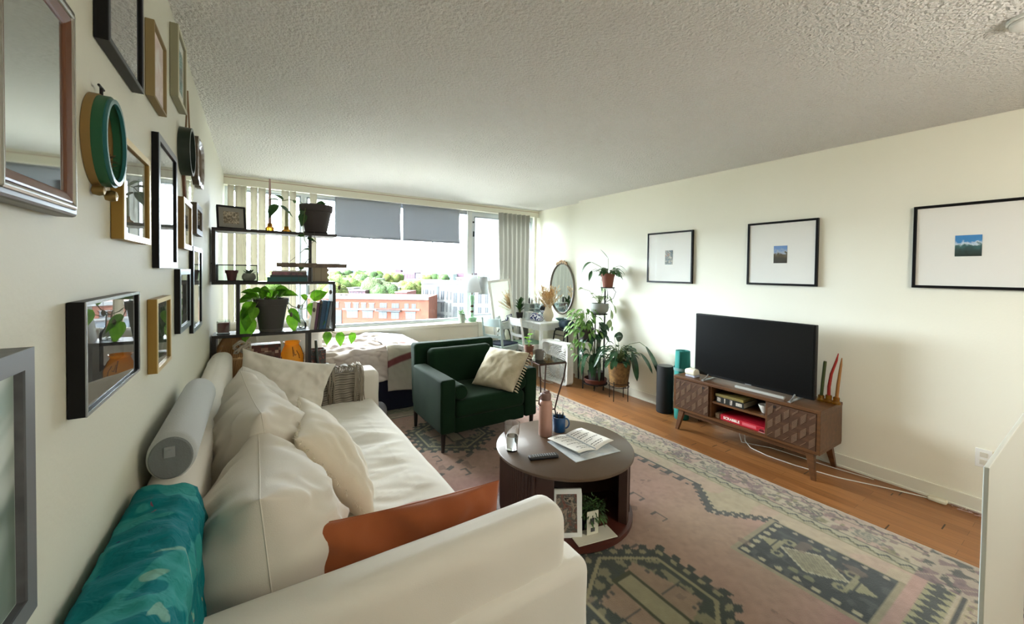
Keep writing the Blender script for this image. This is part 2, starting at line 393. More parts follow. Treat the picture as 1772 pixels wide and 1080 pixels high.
# ------------------------------------------------------------------ helpers for world-placed things
def W(name, label, cat, base, group=None): return thing(name, label, cat, base, (0, 0, 0), group)
def wp(name, mb, mat, T, **kw):
    o = obj(name, mb, mat, T, **kw)
    if T.type == 'EMPTY': o.location = -T.location
    return o
def nz(*a): return noise.noise(Vector(a))
# ------------------------------------------------------------------ sofa
linen = M('linen_slipcover', '#dedad0', .9, bump=(420, .35), sheen=.25, bdist=.0012, var=(3, '#e1ddd4'))
linenP = M('linen_cushion', '#d5cfc3', .92, bump=(380, .4), sheen=.25, bdist=.0013)
sofa = W('sofa', 'long linen slipcovered sofa along the wall with the gallery', 'sofa', (.35, 2.3, 0))
def seat_disp(v):
    w = 0
    if v.z > -.02:
        e = max(0, min(1, (.44-abs(v.x))/.12))*max(0, min(1, (1.05-abs(v.y))/.1))
        r = nz(v.x*1.6+.35*v.y, v.y*5.2, 1.3); r2 = 1-2.6*abs(nz(v.x*2.5+.9*v.y+4, v.y*9-v.x*2, 7)); r3 = 1-2.6*abs(nz(v.x*5-1.2*v.y, v.y*15+v.x*4, 17))
        w = (.034*(1-abs(r)*2.2)*max(0, nz(v.x*1.1, v.y*1.3, 3)+.35) + .011*r2*max(0, nz(v.x*2, v.y*1.5, 21)+.45) + .004*r3)*e
        w += .012*nz(v.x*2, v.y*2, 9)*e
    return Vector((v.x+.006*nz(v.y*6, v.z*6, 2), v.y, v.z+w))
wp('seat_cushion', MB().rbox((.33, 2.26, .355), (.97, 2.16, .19), .045, 130, seat_disp), linen, sofa, smooth='all')
wp('base', MB().rbox((.36, 2.3, .155), (.92, 2.34, .24), .02, 8, lambda v: Vector((v.x+.004*nz(v.y*4, v.z*5, 1), v.y, v.z))), linen, sofa, smooth='all')
wp('back', MB().rbox((-.20, 2.22, .45), (.13, 2.74, .86), .055, 24, lambda v: Vector((v.x+.006*nz(v.y*5, v.z*5, 1), v.y, v.z+.008*nz(v.y*4, v.x*4, 5)))), linen, sofa, smooth='all')
def arm_disp(v): return Vector((v.x+.004*nz(v.y*8, v.z*8, 1), v.y+.006*nz(v.x*6, v.z*6, 4), v.z+.004*nz(v.x*5, v.y*9, 8)))
wp('armrest', MB().rbox((.36, 1.125, .40), (1.17, .16, .52), .065, 30, arm_disp), linen, sofa, smooth='all')
wp('armrest', MB().rbox((.33, 3.44, .385), (1.08, .25, .56), .05, 24, arm_disp), linen, sofa, smooth='all')
wp('arm_panel', MB().rbox((.38, 1.10, .235), (1.28, .17, .45), .045, 24, arm_disp), linen, sofa, smooth='all')
sfm = M('sofa_feet', '#2b2018', .5)
for x, y in ((.9, 1.12), (.8, 3.46), (-.2, 1.12), (-.2, 3.46)): wp('foot', MB().lathe([(.02, .012), (.026, .05)], 14, (x, y, 0)), sfm, sofa, smooth=True)
# ------------------------------------------------------------------ cushions
BX = Matrix(((0, 0, 1), (1, 0, 0), (0, 1, 0))).to_4x4()
def PM(loc, tilt=0, yaw=0, roll=0, base=BX):
    return Matrix.Translation(loc) @ Matrix.Rotation(yaw, 4, 'Z') @ Matrix.Rotation(tilt, 4, 'Y' if base is BX else 'X') @ base @ Matrix.Rotation(roll, 4, 'Z')
def cushion(label, loc, w, h, t, mat, seed, tilt=0, yaw=0, roll=0, base=BX, group=None, name='cushion', **kw):
    m = PM((0, 0, 0), tilt, yaw, roll, base)
    mb = MB().pillow(w, h, t, seed, M4=m, **kw)
    o = solo(name, mb, mat, label, 'cushion', loc, smooth='all', group=group)
    if name == 'cushion':
        P = []; pin = kw.get('pinch', .07); N = 24
        for k in range(4*N):
            e, f = k//N, -math.cos(PI*(k % N)/N); u, v = ((f, -1), (1, f), (-f, 1), (-1, -f))[e]
            P.append(m @ Vector((u*w/2*(1-pin*(1-v*v)), v*h/2*(1-pin*(1-u*u)), 0)))
        obj('seam', MB().tube(P, .0019, 6, closed=True), mat, o, smooth=True)
    return o
g = None
cushion('big linen back cushion nearest the viewer, puffed up like a sack', (.035, 1.49, .65), .54, .46, .38, linenP, 1, -.10, 0, 0, wr=.017, pinch=.08, sag=.25, ex=.42, n=56)
cushion('linen back cushion just behind the nearest one, leaning forward', (.025, 2.02, .70), .60, .56, .37, linenP, 2, -.16, .12, .06, wr=.02, pinch=.11, sag=.35, ex=.45, n=56)
cushion('linen back cushion half hidden between two others beside the grey bolster', (.00, 2.62, .655), .58, .48, .32, linenP, 3, -.25, 0, .0, wr=.015, pinch=.1, sag=.3, n=44)
cushion('wide crumpled linen cushion lying across the far end of the sofa', (.165, 3.12, .665), .60, .44, .22, linenP, 4, -.30, .10, -.30, base=T4(rot=(PI/2, 0, 0)), wr=.02, pinch=.13, sag=.15, n=60)
fr_ = W('fringed_cushion', 'cream cushion with frayed edges leaning on the back cushions', 'cushion', (.30, 1.93, .47))
pm = PM((.30, 1.93, .645), -.60, -.12, 0.04)
wp('cover', MB().pillow(.50, .50, .17, 5, wr=.009, pinch=.06, M4=pm, n=36), M('cream_cotton', '#d8cfbb', .9, bump=(300, .4), sheen=.3, bdist=.001), fr_, smooth='all')
fg = MB()
for i in range(420):
    s = i % 4; u = rnd.uniform(-1, 1); p = (.245*u, .245) if s == 0 else (.245*u, -.245) if s == 1 else (.245, .245*u) if s == 2 else (-.245, .245*u)
    pin = 1-.06*(1-u*u); q = Vector((p[0]*(pin if s > 1 else 1), p[1]*(pin if s < 2 else 1), 0))
    d = Vector((p[0], p[1], 0)).normalized()*rnd.uniform(.008, .018)+Vector((rnd.uniform(-.008, .008), rnd.uniform(-.008, .008), rnd.uniform(-.01, .01)))
    fg.tube([pm @ q, pm @ (q+d)], .0011, 4)
wp('fringe', fg, M('cream_thread', '#e3dccb', .9), fr_)
rust = M('rust_linen', '#9c5224', .9, bump=(350, .5), sheen=.4, bdist=.001, var=(5, '#92491e'))
cushion('rust orange cushion slumped against the near sofa arm', (.455, 1.285, .515), .66, .36, .11, rust, 6, -.14, -.03, -.05, base=T4(rot=(PI/2, 0, 0)), wr=.009, pinch=.05, n=56, fold=.03)
# ------------------------------------------------------------------ grey bolster on the back
bo = W('bolster', 'pale grey round bolster lying on top of the sofa back', 'bolster', (-.20, 1.83, .88))
prof = [(.0, -.36), (.058, -.36), (.066, -.35), (.069, -.33), (.069, .33), (.064, .35), (.05, .36), (0, .36)]
greyF = M('grey_felt', '#a9adac', .95, bump=(220, .5), sheen=.3, bdist=.0015)
o = wp('cover', MB().lathe(prof, 40, (-.2, 1.83, .94), 'Y', sy=.84), greyF, bo, smooth=True)
lab(wp('end_cap', MB().lathe([(0, -.363), (.056, -.363), (.06, -.358)], 40, (-.2, 1.83, .94), 'Y', sy=.84), M('grey_end_cap', '#6f7474', .9, bump=(200, .4)), bo, smooth=True), 'darker grey round end of the bolster')
lab(wp('pull_loop', MB().box(-.214, -.190, 1.462, 1.467, .945, .975).lathe([(.004, -.002), (.008, -.002), (.008, .002), (.004, .002)], 16, (-.202, 1.460, .96), 'Y'), M('loop_grey', '#8c9090', .8), bo), 'small grey tab with a dark eyelet')
# ------------------------------------------------------------------ teal quilt over the back
def quilt_mat():
    m = M('teal_quilt', '#0a6f74', .85, sheen=.0, spec=.12); nt = m.node_tree; L = nt.links; b = nt.nodes['Principled BSDF']
    tc = nt.nodes.new('ShaderNodeTexCoord')
    def patches(scale, thr, loc):
        mp = nt.nodes.new('ShaderNodeMapping'); mp.inputs['Location'].default_value = loc; L.new(tc.outputs['Object'], mp.inputs[0])
        n = nt.nodes.new('ShaderNodeTexNoise'); n.inputs['Scale'].default_value = scale; n.inputs['Detail'].default_value = 1.5; n.inputs['Distortion'].default_value = 1.2; L.new(mp.outputs[0], n.inputs['Vector'])
        r = nt.nodes.new('ShaderNodeValToRGB'); r.color_ramp.elements[0].position = thr; r.color_ramp.elements[1].position = thr+.02; L.new(n.outputs[0], r.inputs[0]); return r.outputs[0]
    cur = None; base = lin('#0a6f76')
    for sc, th, loc, c in ((4.5, .56, (0, 0, 0), '#2f8a88'), (7, .66, (3, 1, 5), '#6f9f92'), (20, .74, (7, 3, 1), '#7a4a5a'), (24, .75, (2, 9, 4), '#23255a'), (14, .73, (5, 5, 9), '#b59a66')):
        mx = nt.nodes.new('ShaderNodeMix'); mx.data_type = 'RGBA'; L.new(patches(sc, th, loc), mx.inputs[0])
        if cur: L.new(cur, mx.inputs[6])
        else: mx.inputs[6].default_value = base
        mx.inputs[7].default_value = lin(c); cur = mx.outputs[2]
    L.new(cur, b.inputs['Base Color'])
    n = nt.nodes.new('ShaderNodeTexNoise'); n.inputs['Scale'].default_value = 26; n.inputs['Distortion'].default_value = 1.5; mp = nt.nodes.new('ShaderNodeMapping'); mp.inputs['Scale'].default_value = (.9, 1.2, 1)
    L.new(tc.outputs['Object'], mp.inputs[0]); L.new(mp.outputs[0], n.inputs['Vector'])
    bp = nt.nodes.new('ShaderNodeBump'); bp.inputs['Strength'].default_value = .5; bp.inputs['Distance'].default_value = .008; L.new(n.outputs[0], bp.inputs['Height']); L.new(bp.outputs[0], b.inputs['Normal'])
    return m
prof = [(-.268, .60), (-.270, .80), (-.266, .868), (-.25, .893), (-.21, .90), (-.16, .895), (-.132, .875), (-.122, .83), (-.118, .70), (-.112, .50)]
def qf(u, v):
    t = u*(len(prof)-1); k = min(int(t), len(prof)-2); f = t-k
    x = prof[k][0]*(1-f)+prof[k+1][0]*f; z = prof[k][1]*(1-f)+prof[k+1][1]*f
    y = 1.39 - v*.68 + .015*math.sin(u*9)
    wd = 1+.0*v; bulge = .02*v*max(0, (u-.35))/.65
    n_ = .010*nz(x*9, y*16, z*9)+.006*nz(x*20, y*30, z*20)
    return (max(x+bulge+n_*(1 if u > .3 else 0), -.272), y, z+n_+.006+(.0 if u < .3 else .02*v))
solo('quilt', MB().grid(60, 90, qf), quilt_mat(), 'teal floral quilt draped over the near end of the sofa back', 'quilt', smooth='all', solid=.008, fix=True)
# ------------------------------------------------------------------ grey woven throw on the far arm
def throw_mat():
    m = M('woven_throw', '#8d8578', .95, bump=(500, .6), sheen=.3, bdist=.002); nt = m.node_tree; L = nt.links; b = nt.nodes['Principled BSDF']
    tc = nt.nodes.new('ShaderNodeTexCoord'); w = nt.nodes.new('ShaderNodeTexWave'); w.wave_type = 'BANDS'; w.bands_direction = 'Z'; w.inputs['Scale'].default_value = 9; w.inputs['Distortion'].default_value = 1.5; w.inputs['Detail'].default_value = 2
    L.new(tc.outputs['Object'], w.inputs[0]); r = nt.nodes.new('ShaderNodeValToRGB')
    for i, (p, c) in enumerate(((0, '#5f594f'), (.35, '#8f877a'), (.6, '#a79f90'), (1, '#6f675c'))):
        e = r.color_ramp.elements[i] if i < 2 else r.color_ramp.elements.new(p)
        e.position = p; e.color = lin(c)
    L.new(w.outputs[0], r.inputs[0]); L.new(r.outputs[0], b.inputs['Base Color']); return m
th = W('throw', 'grey woven throw with knotted tassels over the far sofa arm', 'throw', (.5, 3.4, .45))
prof2 = [(3.285, .44), (3.295, .55), (3.295, .63), (3.315, .672), (3.37, .684), (3.50, .684), (3.56, .672), (3.582, .62), (3.585, .5)]
def tf(x0, x1, p0=0):
    def f(u, v):
        t = p0 + v*(len(prof2)-1-p0); k = min(int(t), len(prof2)-2); q = t-k
        y = prof2[k][0]*(1-q)+prof2[k+1][0]*q; z = prof2[k][1]*(1-q)+prof2[k+1][1]*q
        x = x0+(x1-x0)*u
        rid = .008*math.sin(x*75+2*nz(y*8, z*8, 3))+.008*nz(x*14, y*14, z*14)
        return (x+.012*nz(z*7, y*7, 2), y-(rid+.006 if z < .66 else 0), z+.006+(rid if z > .66 else 0))
    return f
wp('cloth', MB().grid(60, 50, tf(.40, .70)), throw_mat(), th, smooth='all', solid=.01)
wp('folded_end', MB().grid(40, 30, tf(.02, .42, 2.6)), MATS['woven_throw'], th, smooth='all', solid=.012)
ts = MB()
for cx, n_ in ((.41, 18), (.50, 7), (.69, 16)):
    for i in range(n_):
        x = cx+rnd.gauss(0, .02); y0 = rnd.uniform(3.33, 3.5); zt = .70+rnd.uniform(0, .015)
        zl = rnd.uniform(.42, .52); xm = x+rnd.uniform(-.012, .012); pts = [(x, y0, zt), (xm, 3.31, zt-.005), (xm, 3.272, .64)]; xe = xm+rnd.uniform(-.02, .02); cv = rnd.uniform(-.012, .012)
        for k in range(5):
            f = (k+1)/5; pts.append((xm*(1-f)+xe*f+cv*math.sin(PI*f), 3.268-.004*(i % 4), .64*(1-f)+zl*f))
        ts.tube(pts, [.0045]*7+[.003], 6)
for i in range(22):
    a = rnd.uniform(0, 6.3); cx = .38+i*.015
    ts.tube([(cx, 3.34, .70), (cx+.02*math.cos(a), 3.33, .73), (cx+.03, 3.32, .712), (cx+.02, 3.30, .69)], .0045, 6)
wp('tassels', ts, M('tassel_yarn', '#8f8678', .95), th, smooth='all')
# ------------------------------------------------------------------ armchair
velvet = M('green_velvet', '#102717', .85, sheen=.04, spec=.12, bump=(60, .08), var=(3, '#132d1b'))
ac = W('armchair', 'dark green velvet armchair with wooden legs facing the viewer', 'armchair', (1.72, 3.3, .013))
sd = lambda v: Vector((v.x+.003*nz(v.y*7, v.z*7, 2), v.y+.003*nz(v.x*7, v.z*7, 5), v.z+.003*nz(v.x*7, v.y*7, 1)))
wp('armrest', MB().rbox((1.315, 3.27, .385), (.13, .68, .44), .022, 10, sd), velvet, ac, smooth='all')
wp('armrest', MB().rbox((2.135, 3.27, .385), (.13, .68, .44), .022, 10, sd), velvet, ac, smooth='all')
wp('backrest', MB().rbox((1.725, 3.67, .485), (.88, .13, .59), .03, 14, lambda v: sd(Vector((v.x*(1-.02*v.z), v.y+.12*(v.z+.3), v.z)))), velvet, ac, smooth='all')
wp('back_cushion', MB().rbox((1.725, 3.56, .565), (.68, .13, .36), .055, 14, lambda v: sd(Vector((v.x, v.y+.12*(v.z+.1)-.02*math.cos(v.x*4), v.z)))), velvet, ac, smooth='all')
wp('seat_base', MB().rbox((1.725, 3.28, .215), (.70, .66, .13), .02, 8), velvet, ac, smooth='all')
wp('seat_cushion', MB().rbox((1.725, 3.22, .345), (.69, .58, .15), .05, 16, lambda v: Vector((v.x, v.y-.01, v.z+(.022*math.cos(v.x*4)*math.cos(v.y*4) if v.z > 0 else 0)))), velvet, ac, smooth='all')
for x, y in ((1.285, 2.97), (2.165, 2.97), (1.285, 3.62), (2.165, 3.62)):
    wp('leg', MB().lathe([(.014, .013), (.021, .17)], 14, (x, y, 0)), M('dark_leg', '#1d1512', .4) if 'dark_leg' not in MATS else MATS['dark_leg'], ac, smooth=True)
for x, s in ((1.315, 1), (2.135, -1)):
    wp('arm_bolster', MB().lathe([(0, -.29), (.05, -.288), (.062, -.275), (.064, -.25), (.064, .27), (0, .28)], 28, (x+s*.115, 3.22, .485), 'Y'), velvet, ac, smooth=True)
pc = W('tasselled_cushion', 'beige printed cushion with knotted tassels in the green armchair', 'cushion', (1.93, 3.2, .42))
beige = M('beige_block_print', '#aca288', .92, bump=(300, .4), sheen=.25, var=(14, '#bdb49c'), bdist=.001)
pm2 = PM((1.97, 3.20, .595), -.62, .10, .30, base=T4(rot=(PI/2, 0, 0)))
cA, cB, cC, cD = Vector((1.70, 3.23, .45)), Vector((1.95, 2.95, .45)), Vector((2.12, 3.02, .70)), Vector((2.03, 3.37, .72))
ex_ = ((cB-cA)+(cC-cD)).normalized(); ey_ = (cD-cA)+(cC-cB); ey_ = (ey_-ex_*ey_.dot(ex_)).normalized(); ez_ = ex_.cross(ey_)
pm2 = Matrix(((ex_.x, ey_.x, ez_.x, 0), (ex_.y, ey_.y, ez_.y, 0), (ex_.z, ey_.z, ez_.z, 0), (0, 0, 0, 1))); pm2 = Matrix.Translation((cA+cB+cC+cD)/4+Vector((-.03, -.02, .01))) @ pm2
wp('cover', MB().pillow(.43, .42, .16, 8, wr=.008, pinch=.05, M4=pm2, n=40), beige, pc, smooth='all')
tb = MB()
for i in range(15):
    for sx in (1,):
        y = -.19+.38*i/14; p = Vector((sx*.225*(1-.05*(1-(y/.21)**2)), y, 0))
        tb.tube([pm2 @ p, pm2 @ (p+Vector((sx*.018, -.006, .004))), pm2 @ (p+Vector((sx*.04, -.012+rnd.uniform(-.006, .006), -.004)))], [.004, .008, .003], 6)
wp('tassels', tb, M('cream_tassel', '#cbbfa6', .9), pc, smooth='all')
# ------------------------------------------------------------------ coffee table
CT = Vector((1.61, 1.86, .012))
walnut = M('dark_walnut', '#43291f', .42, var=(2, '#3a221a'), bump=(40, .05))
walnutT = M('walnut_top_reflection', '#5e4a38', .38, var=(2, '#554232'), bump=(30, .04), coat=.1)  # top colour lightened to carry the reflected ceiling
ct = W('coffee_table', 'round dark walnut coffee table with fluted sides on the rug', 'table', tuple(CT))
wp('tabletop', MB().lathe([(0, .400), (.405, .400), (.418, .408), (.418, .420), (.412, .424), (0, .424)], 96, (CT.x, CT.y, 0)), walnutT, ct, smooth=True)
wp('plinth', MB().lathe([(0, .02), (.405, .02), (.415, .03), (.415, .055), (.39, .062), (0, .062)], 72, (CT.x, CT.y, 0)), M('reddish_plinth', '#4a2219', .35), ct, smooth=True)
for k in range(5):
    a = k*2*PI/5+.5; wp('foot', MB().lathe([(.02, .012), (.02, .022)], 12, (CT.x+.36*math.cos(a), CT.y+.36*math.sin(a), 0)), MATS['dark_leg'], ct)
def arc(a0, a1, r0, r1, z0, z1, n=40, flute=0):
    mb = MB(); pts = []
    for i in range(n+1):
        a = math.radians(a0+(a1-a0)*i/n); rr = r1 - (flute*abs(math.sin(PI*i/n*(n/6))) if flute else 0)
        pts.append((CT.x+rr*math.cos(a), CT.y+rr*math.sin(a)))
    inn = [(CT.x+r0*math.cos(math.radians(a0+(a1-a0)*i/n)), CT.y+r0*math.sin(math.radians(a0+(a1-a0)*i/n))) for i in range(n+1)]
    vs = [(x, y, z0) for x, y in pts]+[(x, y, z1) for x, y in pts]+[(x, y, z0) for x, y in inn]+[(x, y, z1) for x, y in inn]
    m = n+1; fs = []
    for i in range(n):
        fs += [(i, i+1, m+i+1, m+i), (2*m+i+1, 2*m+i, 3*m+i, 3*m+i+1), (i, 2*m+i, 2*m+i+1, i+1), (m+i, m+i+1, 3*m+i+1, 3*m+i)]
    fs += [(0, m, 3*m, 2*m), (n, 2*m+n, 3*m+n, m+n)]
    return mb.add(vs, fs)
wp('fluted_door', arc(140, 206, .372, .396, .064, .398, 144, .007), walnut, ct)
wp('fluted_door', arc(312, 345, .372, .396, .064, .398, 72, .007), walnut, ct)
wp('side_shell', arc(206, 222, .376, .390, .062, .399, 16), walnut, ct, smooth=True)
wp('side_shell', arc(296, 500, .360, .374, .062, .399, 60), walnut, ct, smooth=True)
wp('post', arc(204, 207, .37, .400, .062, .399, 2), walnut, ct)
wp('post', arc(293, 299, .35, .398, .062, .399, 3), walnut, ct)
wp('inner_wall', MB().box(CT.x-.34, CT.x+.34, -.012, .0, .062, .399, None) if 0 else MB().box(-.36, .36, -.01, .01, .063, .398, T4((CT.x+.04, CT.y+.06, 0), (0, 0, math.radians(-20)))), walnut, ct)
# things on the coffee table (top z = .424)
TZ = .424
def water_glass():
    t = W('drinking_glass', 'tall faceted drinking glass half full of water on the coffee table', 'glass', (1.285, 1.955, TZ))
    m = M('clear_glass', '#ffffff', .0); m.node_tree.nodes['Principled BSDF'].inputs['Transmission Weight'].default_value = 1; m.node_tree.nodes['Principled BSDF'].inputs['IOR'].default_value = 1.45
    n = 12; mb = MB()
    def ring(r, z, fac): return [((r*(1-fac*(1 if k % 2 else 0)))*math.cos(2*PI*k/24), (r*(1-fac*(1 if k % 2 else 0)))*math.sin(2*PI*k/24), z) for k in range(24)]
    rings = [ring(.001, 0, 0), ring(.026, 0, .05), ring(.028, .004, .07), ring(.033, .085, .05), ring(.037, .092, 0), ring(.040, .152, 0), ring(.0385, .152, 0), ring(.0345, .092, 0), ring(.030, .084, 0), ring(.0245, .010, 0), ring(.001, .010, 0)]
    vs = [Vector(p) for r in rings for p in r]
    fs = [(k*24+i, k*24+(i+1) % 24, (k+1)*24+(i+1) % 24, (k+1)*24+i) for k in range(len(rings)-1) for i in range(24)]
    obj('glass_body', mb.add(vs, fs), m, t, smooth=True)
    wm = M('water', '#eef6f6', .0); b = wm.node_tree.nodes['Principled BSDF']; b.inputs['Transmission Weight'].default_value = 1; b.inputs['IOR'].default_value = 1.33
    obj('water', MB().lathe([(.0, .0102), (.0243, .0102), (.0297, .082), (.0, .082)], 24), wm, t, smooth=True)
water_glass()
bpy.data.objects['drinking_glass'].scale = (1.18, 1.18, 1.1)
bt = W('water_bottle', 'blush pink metal water bottle with a lid on the coffee table', 'bottle', (1.595, 2.03, TZ))
pink = M('blush_metal', '#b98f80', .45, metal=.15)
obj('bottle_body', MB().lathe([(0, .0), (.034, 0), (.037, .004), (.037, .175), (.034, .188), (.026, .196), (.026, .2), (0, .2)], 40), pink, bt, smooth=True)
bl = obj('lid', MB().lathe([(.0, .198), (.029, .198), (.030, .202), (.030, .228), (.026, .234), (0, .236)], 36), M('blush_plastic', '#7d5f56', .5), bt, smooth=True)
obj('spout', MB().box(-.010, .022, -.008, .008, .232, .246), MATS['blush_plastic'], bl, bevel=.003)
obj('carry_loop', MB().tube([(-.028, 0, .228), (-.044, 0, .215), (-.047, 0, .18), (-.036, 0, .17)], .005, 8), MATS['blush_plastic'], bl, smooth=True)
mg = W('pen_mug', 'blue mug used as a pen holder behind the pink bottle', 'mug', (1.715, 2.035, TZ))
blueM = M('blue_ceramic', '#1c4a78', .3, coat=.4)
obj('mug_body', MB().lathe([(0, 0), (.036, 0), (.039, .004), (.040, .088), (.037, .088), (.036, .008), (0, .008)], 36), blueM, mg, smooth=True)
hd = [(.038+.024*math.sin(PI*i/10), -.0+0, .046+.030*math.cos(PI*i/10)) for i in range(11)]
hm = Matrix.Rotation(math.radians(-30), 4, 'Z')
obj('handle', MB().tube([hm @ Vector(p) for p in hd], .0048, 8), blueM, mg, smooth=True)
inkc = ['#16181b', '#20242a', '#101113', '#2b2d33', '#18222e']
for i in range(9):
    a = rnd.uniform(0, 6.28); r0 = .016; ln = rnd.uniform(.115, .145); tx = math.cos(a)*.03; ty = math.sin(a)*.03
    p = solo('pen', MB().tube([(r0*math.cos(a)*.6, r0*math.sin(a)*.6, .009), (tx*.9, ty*.9, ln*.8), (tx, ty, ln)], [.0032, .0038, .003], 8), M('ink_%d' % i, inkc[i % 5], .35), 'dark pen standing in the blue mug', 'pen', (1.715, 2.035, TZ), group='pens in the blue mug', smooth=True)
pc2 = solo('drinking_straw', MB().tube([(.0, -.02, .01), (.036, .004, .17)], .0022, 8), M('pale_straw', '#d9dcdc', .3), 'pale thin straw rising out of the blue pen mug', 'straw', (1.715, 2.035, TZ), smooth=True)
# papers
paperM = M('paper', '#eceae4', .7); inkM = M('print_ink', '#3c3c3e', .7)
low = W('paper_leaflet', 'pale leaflet lying flat under the open booklet', 'leaflet', (1.69, 1.79, TZ))
ry = math.radians(8)
obj('sheet', MB().box(-.165, .16, -.17, .13, .0, .004, Matrix.Rotation(math.radians(-6), 4, 'Z')), M('leaflet_blue_white', '#d5dadd', .6, var=(12, '#b9c3ca')), low, bevel=.001)
bk = W('open_booklet', 'open white booklet with lines of text on the coffee table', 'booklet', (1.70, 1.81, TZ+.004))
rz = Matrix.Rotation(math.radians(3), 4, 'Z')
def page(sign):
    def f(u, v):
        x = sign*u*.15; z = .006+.022*(math.sin(min(1, u*1.1)*PI*.5))*(1-.55*u)+.012*u*(1-v)
        return rz @ Vector((x, (v-.5)*.27, z))
    return f
for s in (-1, 1):
    pg = obj('page', MB().grid(14, 8, page(s)), paperM, bk, smooth='all', solid=.003)
    tx = MB()
    rows = [(.12, .8), (.2, .5), (.33, .75), (.41, .6), (.55, .85), (.62, .4), (.76, .7), (.84, .6)]
    for r_, ln in rows:
        x = .1
        while x < ln:
            w_ = rnd.uniform(.05, .14); f = page(s); a = f(x, 1-r_); b_ = f(min(ln+.05, x+w_), 1-r_); c_ = f(min(ln+.05, x+w_), 1-r_-.022); d_ = f(x, 1-r_-.022)
            up = Vector((0, 0, .0024)); tx.add([Vector(q)+up for q in (a, b_, c_, d_)], [(0, 1, 2, 3)]); x += w_+.03
    obj('print', tx, inkM, pg, fix=False)
obj('inner_pages', MB().box(-.13, .13, -.125, .125, 0, .010, rz), M('page_grey', '#9aa0a3', .7), bk, bevel=.002)
bt.scale = (1.18, 1.18, 1.18); mg.scale = (1.1, 1.1, 1.1)
rm = W('remote_control', 'black remote control beside the open booklet', 'remote control', (1.385, 1.775, TZ))
rr = Matrix.Rotation(math.radians(-19+0), 4, 'Z')
obj('casing', MB().rbox((0, 0, .010), (.175, .042, .02), .008, 3, M4=rr), M('remote_black', '#15161a', .4), rm, smooth='all')
bt_ = MB()
for i in range(10):
    for j in range(3): bt_.lathe([(.0035, .0195), (.0035, .0215), (0, .0218)], 8, tuple(rr @ Vector((-.06+i*.014, -.011+j*.011, 0))))
obj('buttons', bt_, M('remote_buttons', '#9b9ea2', .5), rm)
# inside the open compartment
def facing(ang, r, z): a = math.radians(ang); return Vector((CT.x+r*math.cos(a), CT.y+r*math.sin(a), z))
pf = thing('photo_frame', 'white photo frame standing inside the coffee table compartment', 'picture frame', tuple(facing(233, .335, .062)), (math.radians(-8), 0, math.radians(-30)))
def ringbox(mb, w, h, fw, y0, y1): return mb.box(-w/2, w/2, y0, y1, 0, fw).box(-w/2, w/2, y0, y1, h-fw, h).box(-w/2, -w/2+fw, y0, y1, fw, h-fw).box(w/2-fw, w/2, y0, y1, fw, h-fw)
obj('frame', ringbox(MB(), .165, .25, .026, -.008, .008), whiteM, pf, bevel=.002)
obj('photograph', MB().box(-.057, .057, -.003, .001, .026, .224), artM('group_photo', ['#3a2e30', '#a56f62', '#6a6a66', '#c9b49e', '#2a3230'], 22, 3), pf)
obj('glass', MB().box(-.057, .057, -.006, -.0045, .026, .224), glassM('frame_glass', '#ffffff', 1.35), pf)
fz = thing('trailing_plant', 'dark feathery trailing plant inside the coffee table compartment', 'plant', tuple(facing(262, .26, .064)))
obj('pot', MB().lathe([(0, 0), (.035, 0), (.045, .09), (.041, .09), (.034, .01), (0, .01)], 24), M('dark_green_pot', '#26302a', .6), fz, smooth=True)
lf = MB()
for i in range(420):
    a = rnd.uniform(0, 6.28); el = rnd.uniform(-.2, 1.2); d = Vector((math.cos(a)*math.cos(el), math.sin(a)*math.cos(el), math.sin(el)))
    b_ = Vector((0, 0, .10))+d*rnd.uniform(.02, .085)+Vector((0, -.02, -.03*rnd.random())); lf.leaf(b_, d+Vector((0, 0, -.5*rnd.random())), .03, .007, .8, seg=3)
obj('foliage', lf, M('fern_dark', '#2d4423', .7, var=(20, '#496b34')), fz, fix=False)
cd = thing('folded_card', 'cream card with a printed badge lying in the compartment', 'card', tuple(facing(258, .365, .064)))
crd = Matrix.Rotation(math.radians(-12), 4, 'Z')
obj('flat_sheet', MB().box(-.12, .12, -.03, .075, 0, .004, crd), M('cream_card', '#d6d2c0', .6), cd, bevel=.001)
obj('standing_flap', MB().box(-.035, .035, .03, .034, .004, .13, crd), MATS['cream_card'], cd)
obj('badge_print', MB().lathe([(.0, 0), (.02, 0)], 20, tuple(crd @ Vector((0, .028, .075))), 'Y', cap=False, sy=1).box(-.012, .012, .0265, .029, .02, .04, crd), inkM, cd)
# ------------------------------------------------------------------ media console
def wood_mat(name, c1, c2, rough=.4, sc=(1, .08, 1)):
    m = M(name, c1, rough); nt = m.node_tree; L = nt.links; b = nt.nodes['Principled BSDF']
    tc = nt.nodes.new('ShaderNodeTexCoord'); mp = nt.nodes.new('ShaderNodeMapping'); mp.inputs['Scale'].default_value = sc; L.new(tc.outputs['Object'], mp.inputs[0])
    n = nt.nodes.new('ShaderNodeTexNoise'); n.inputs['Scale'].default_value = 30; n.inputs['Detail'].default_value = 6; n.inputs['Distortion'].default_value = .6; L.new(mp.outputs[0], n.inputs['Vector'])
    r = nt.nodes.new('ShaderNodeValToRGB'); r.color_ramp.elements[0].position = .35; r.color_ramp.elements[1].position = .68; r.color_ramp.elements[0].color = lin(c1); r.color_ramp.elements[1].color = lin(c2)
    L.new(n.outputs[0], r.inputs[0]); L.new(r.outputs[0], b.inputs['Base Color']); return m
conW = wood_mat('console_walnut', '#4f3017', '#664222', .38)
conD = wood_mat('console_walnut_dark', '#412714', '#523520', .45)
tvs = W('media_console', 'mid century walnut media console with carved doors under the television', 'media console', (3.6, 1.74, 0))
y0, y1, xf, xb, z0, z1 = 1.15, 2.33, 3.395, 3.80, .195, .518
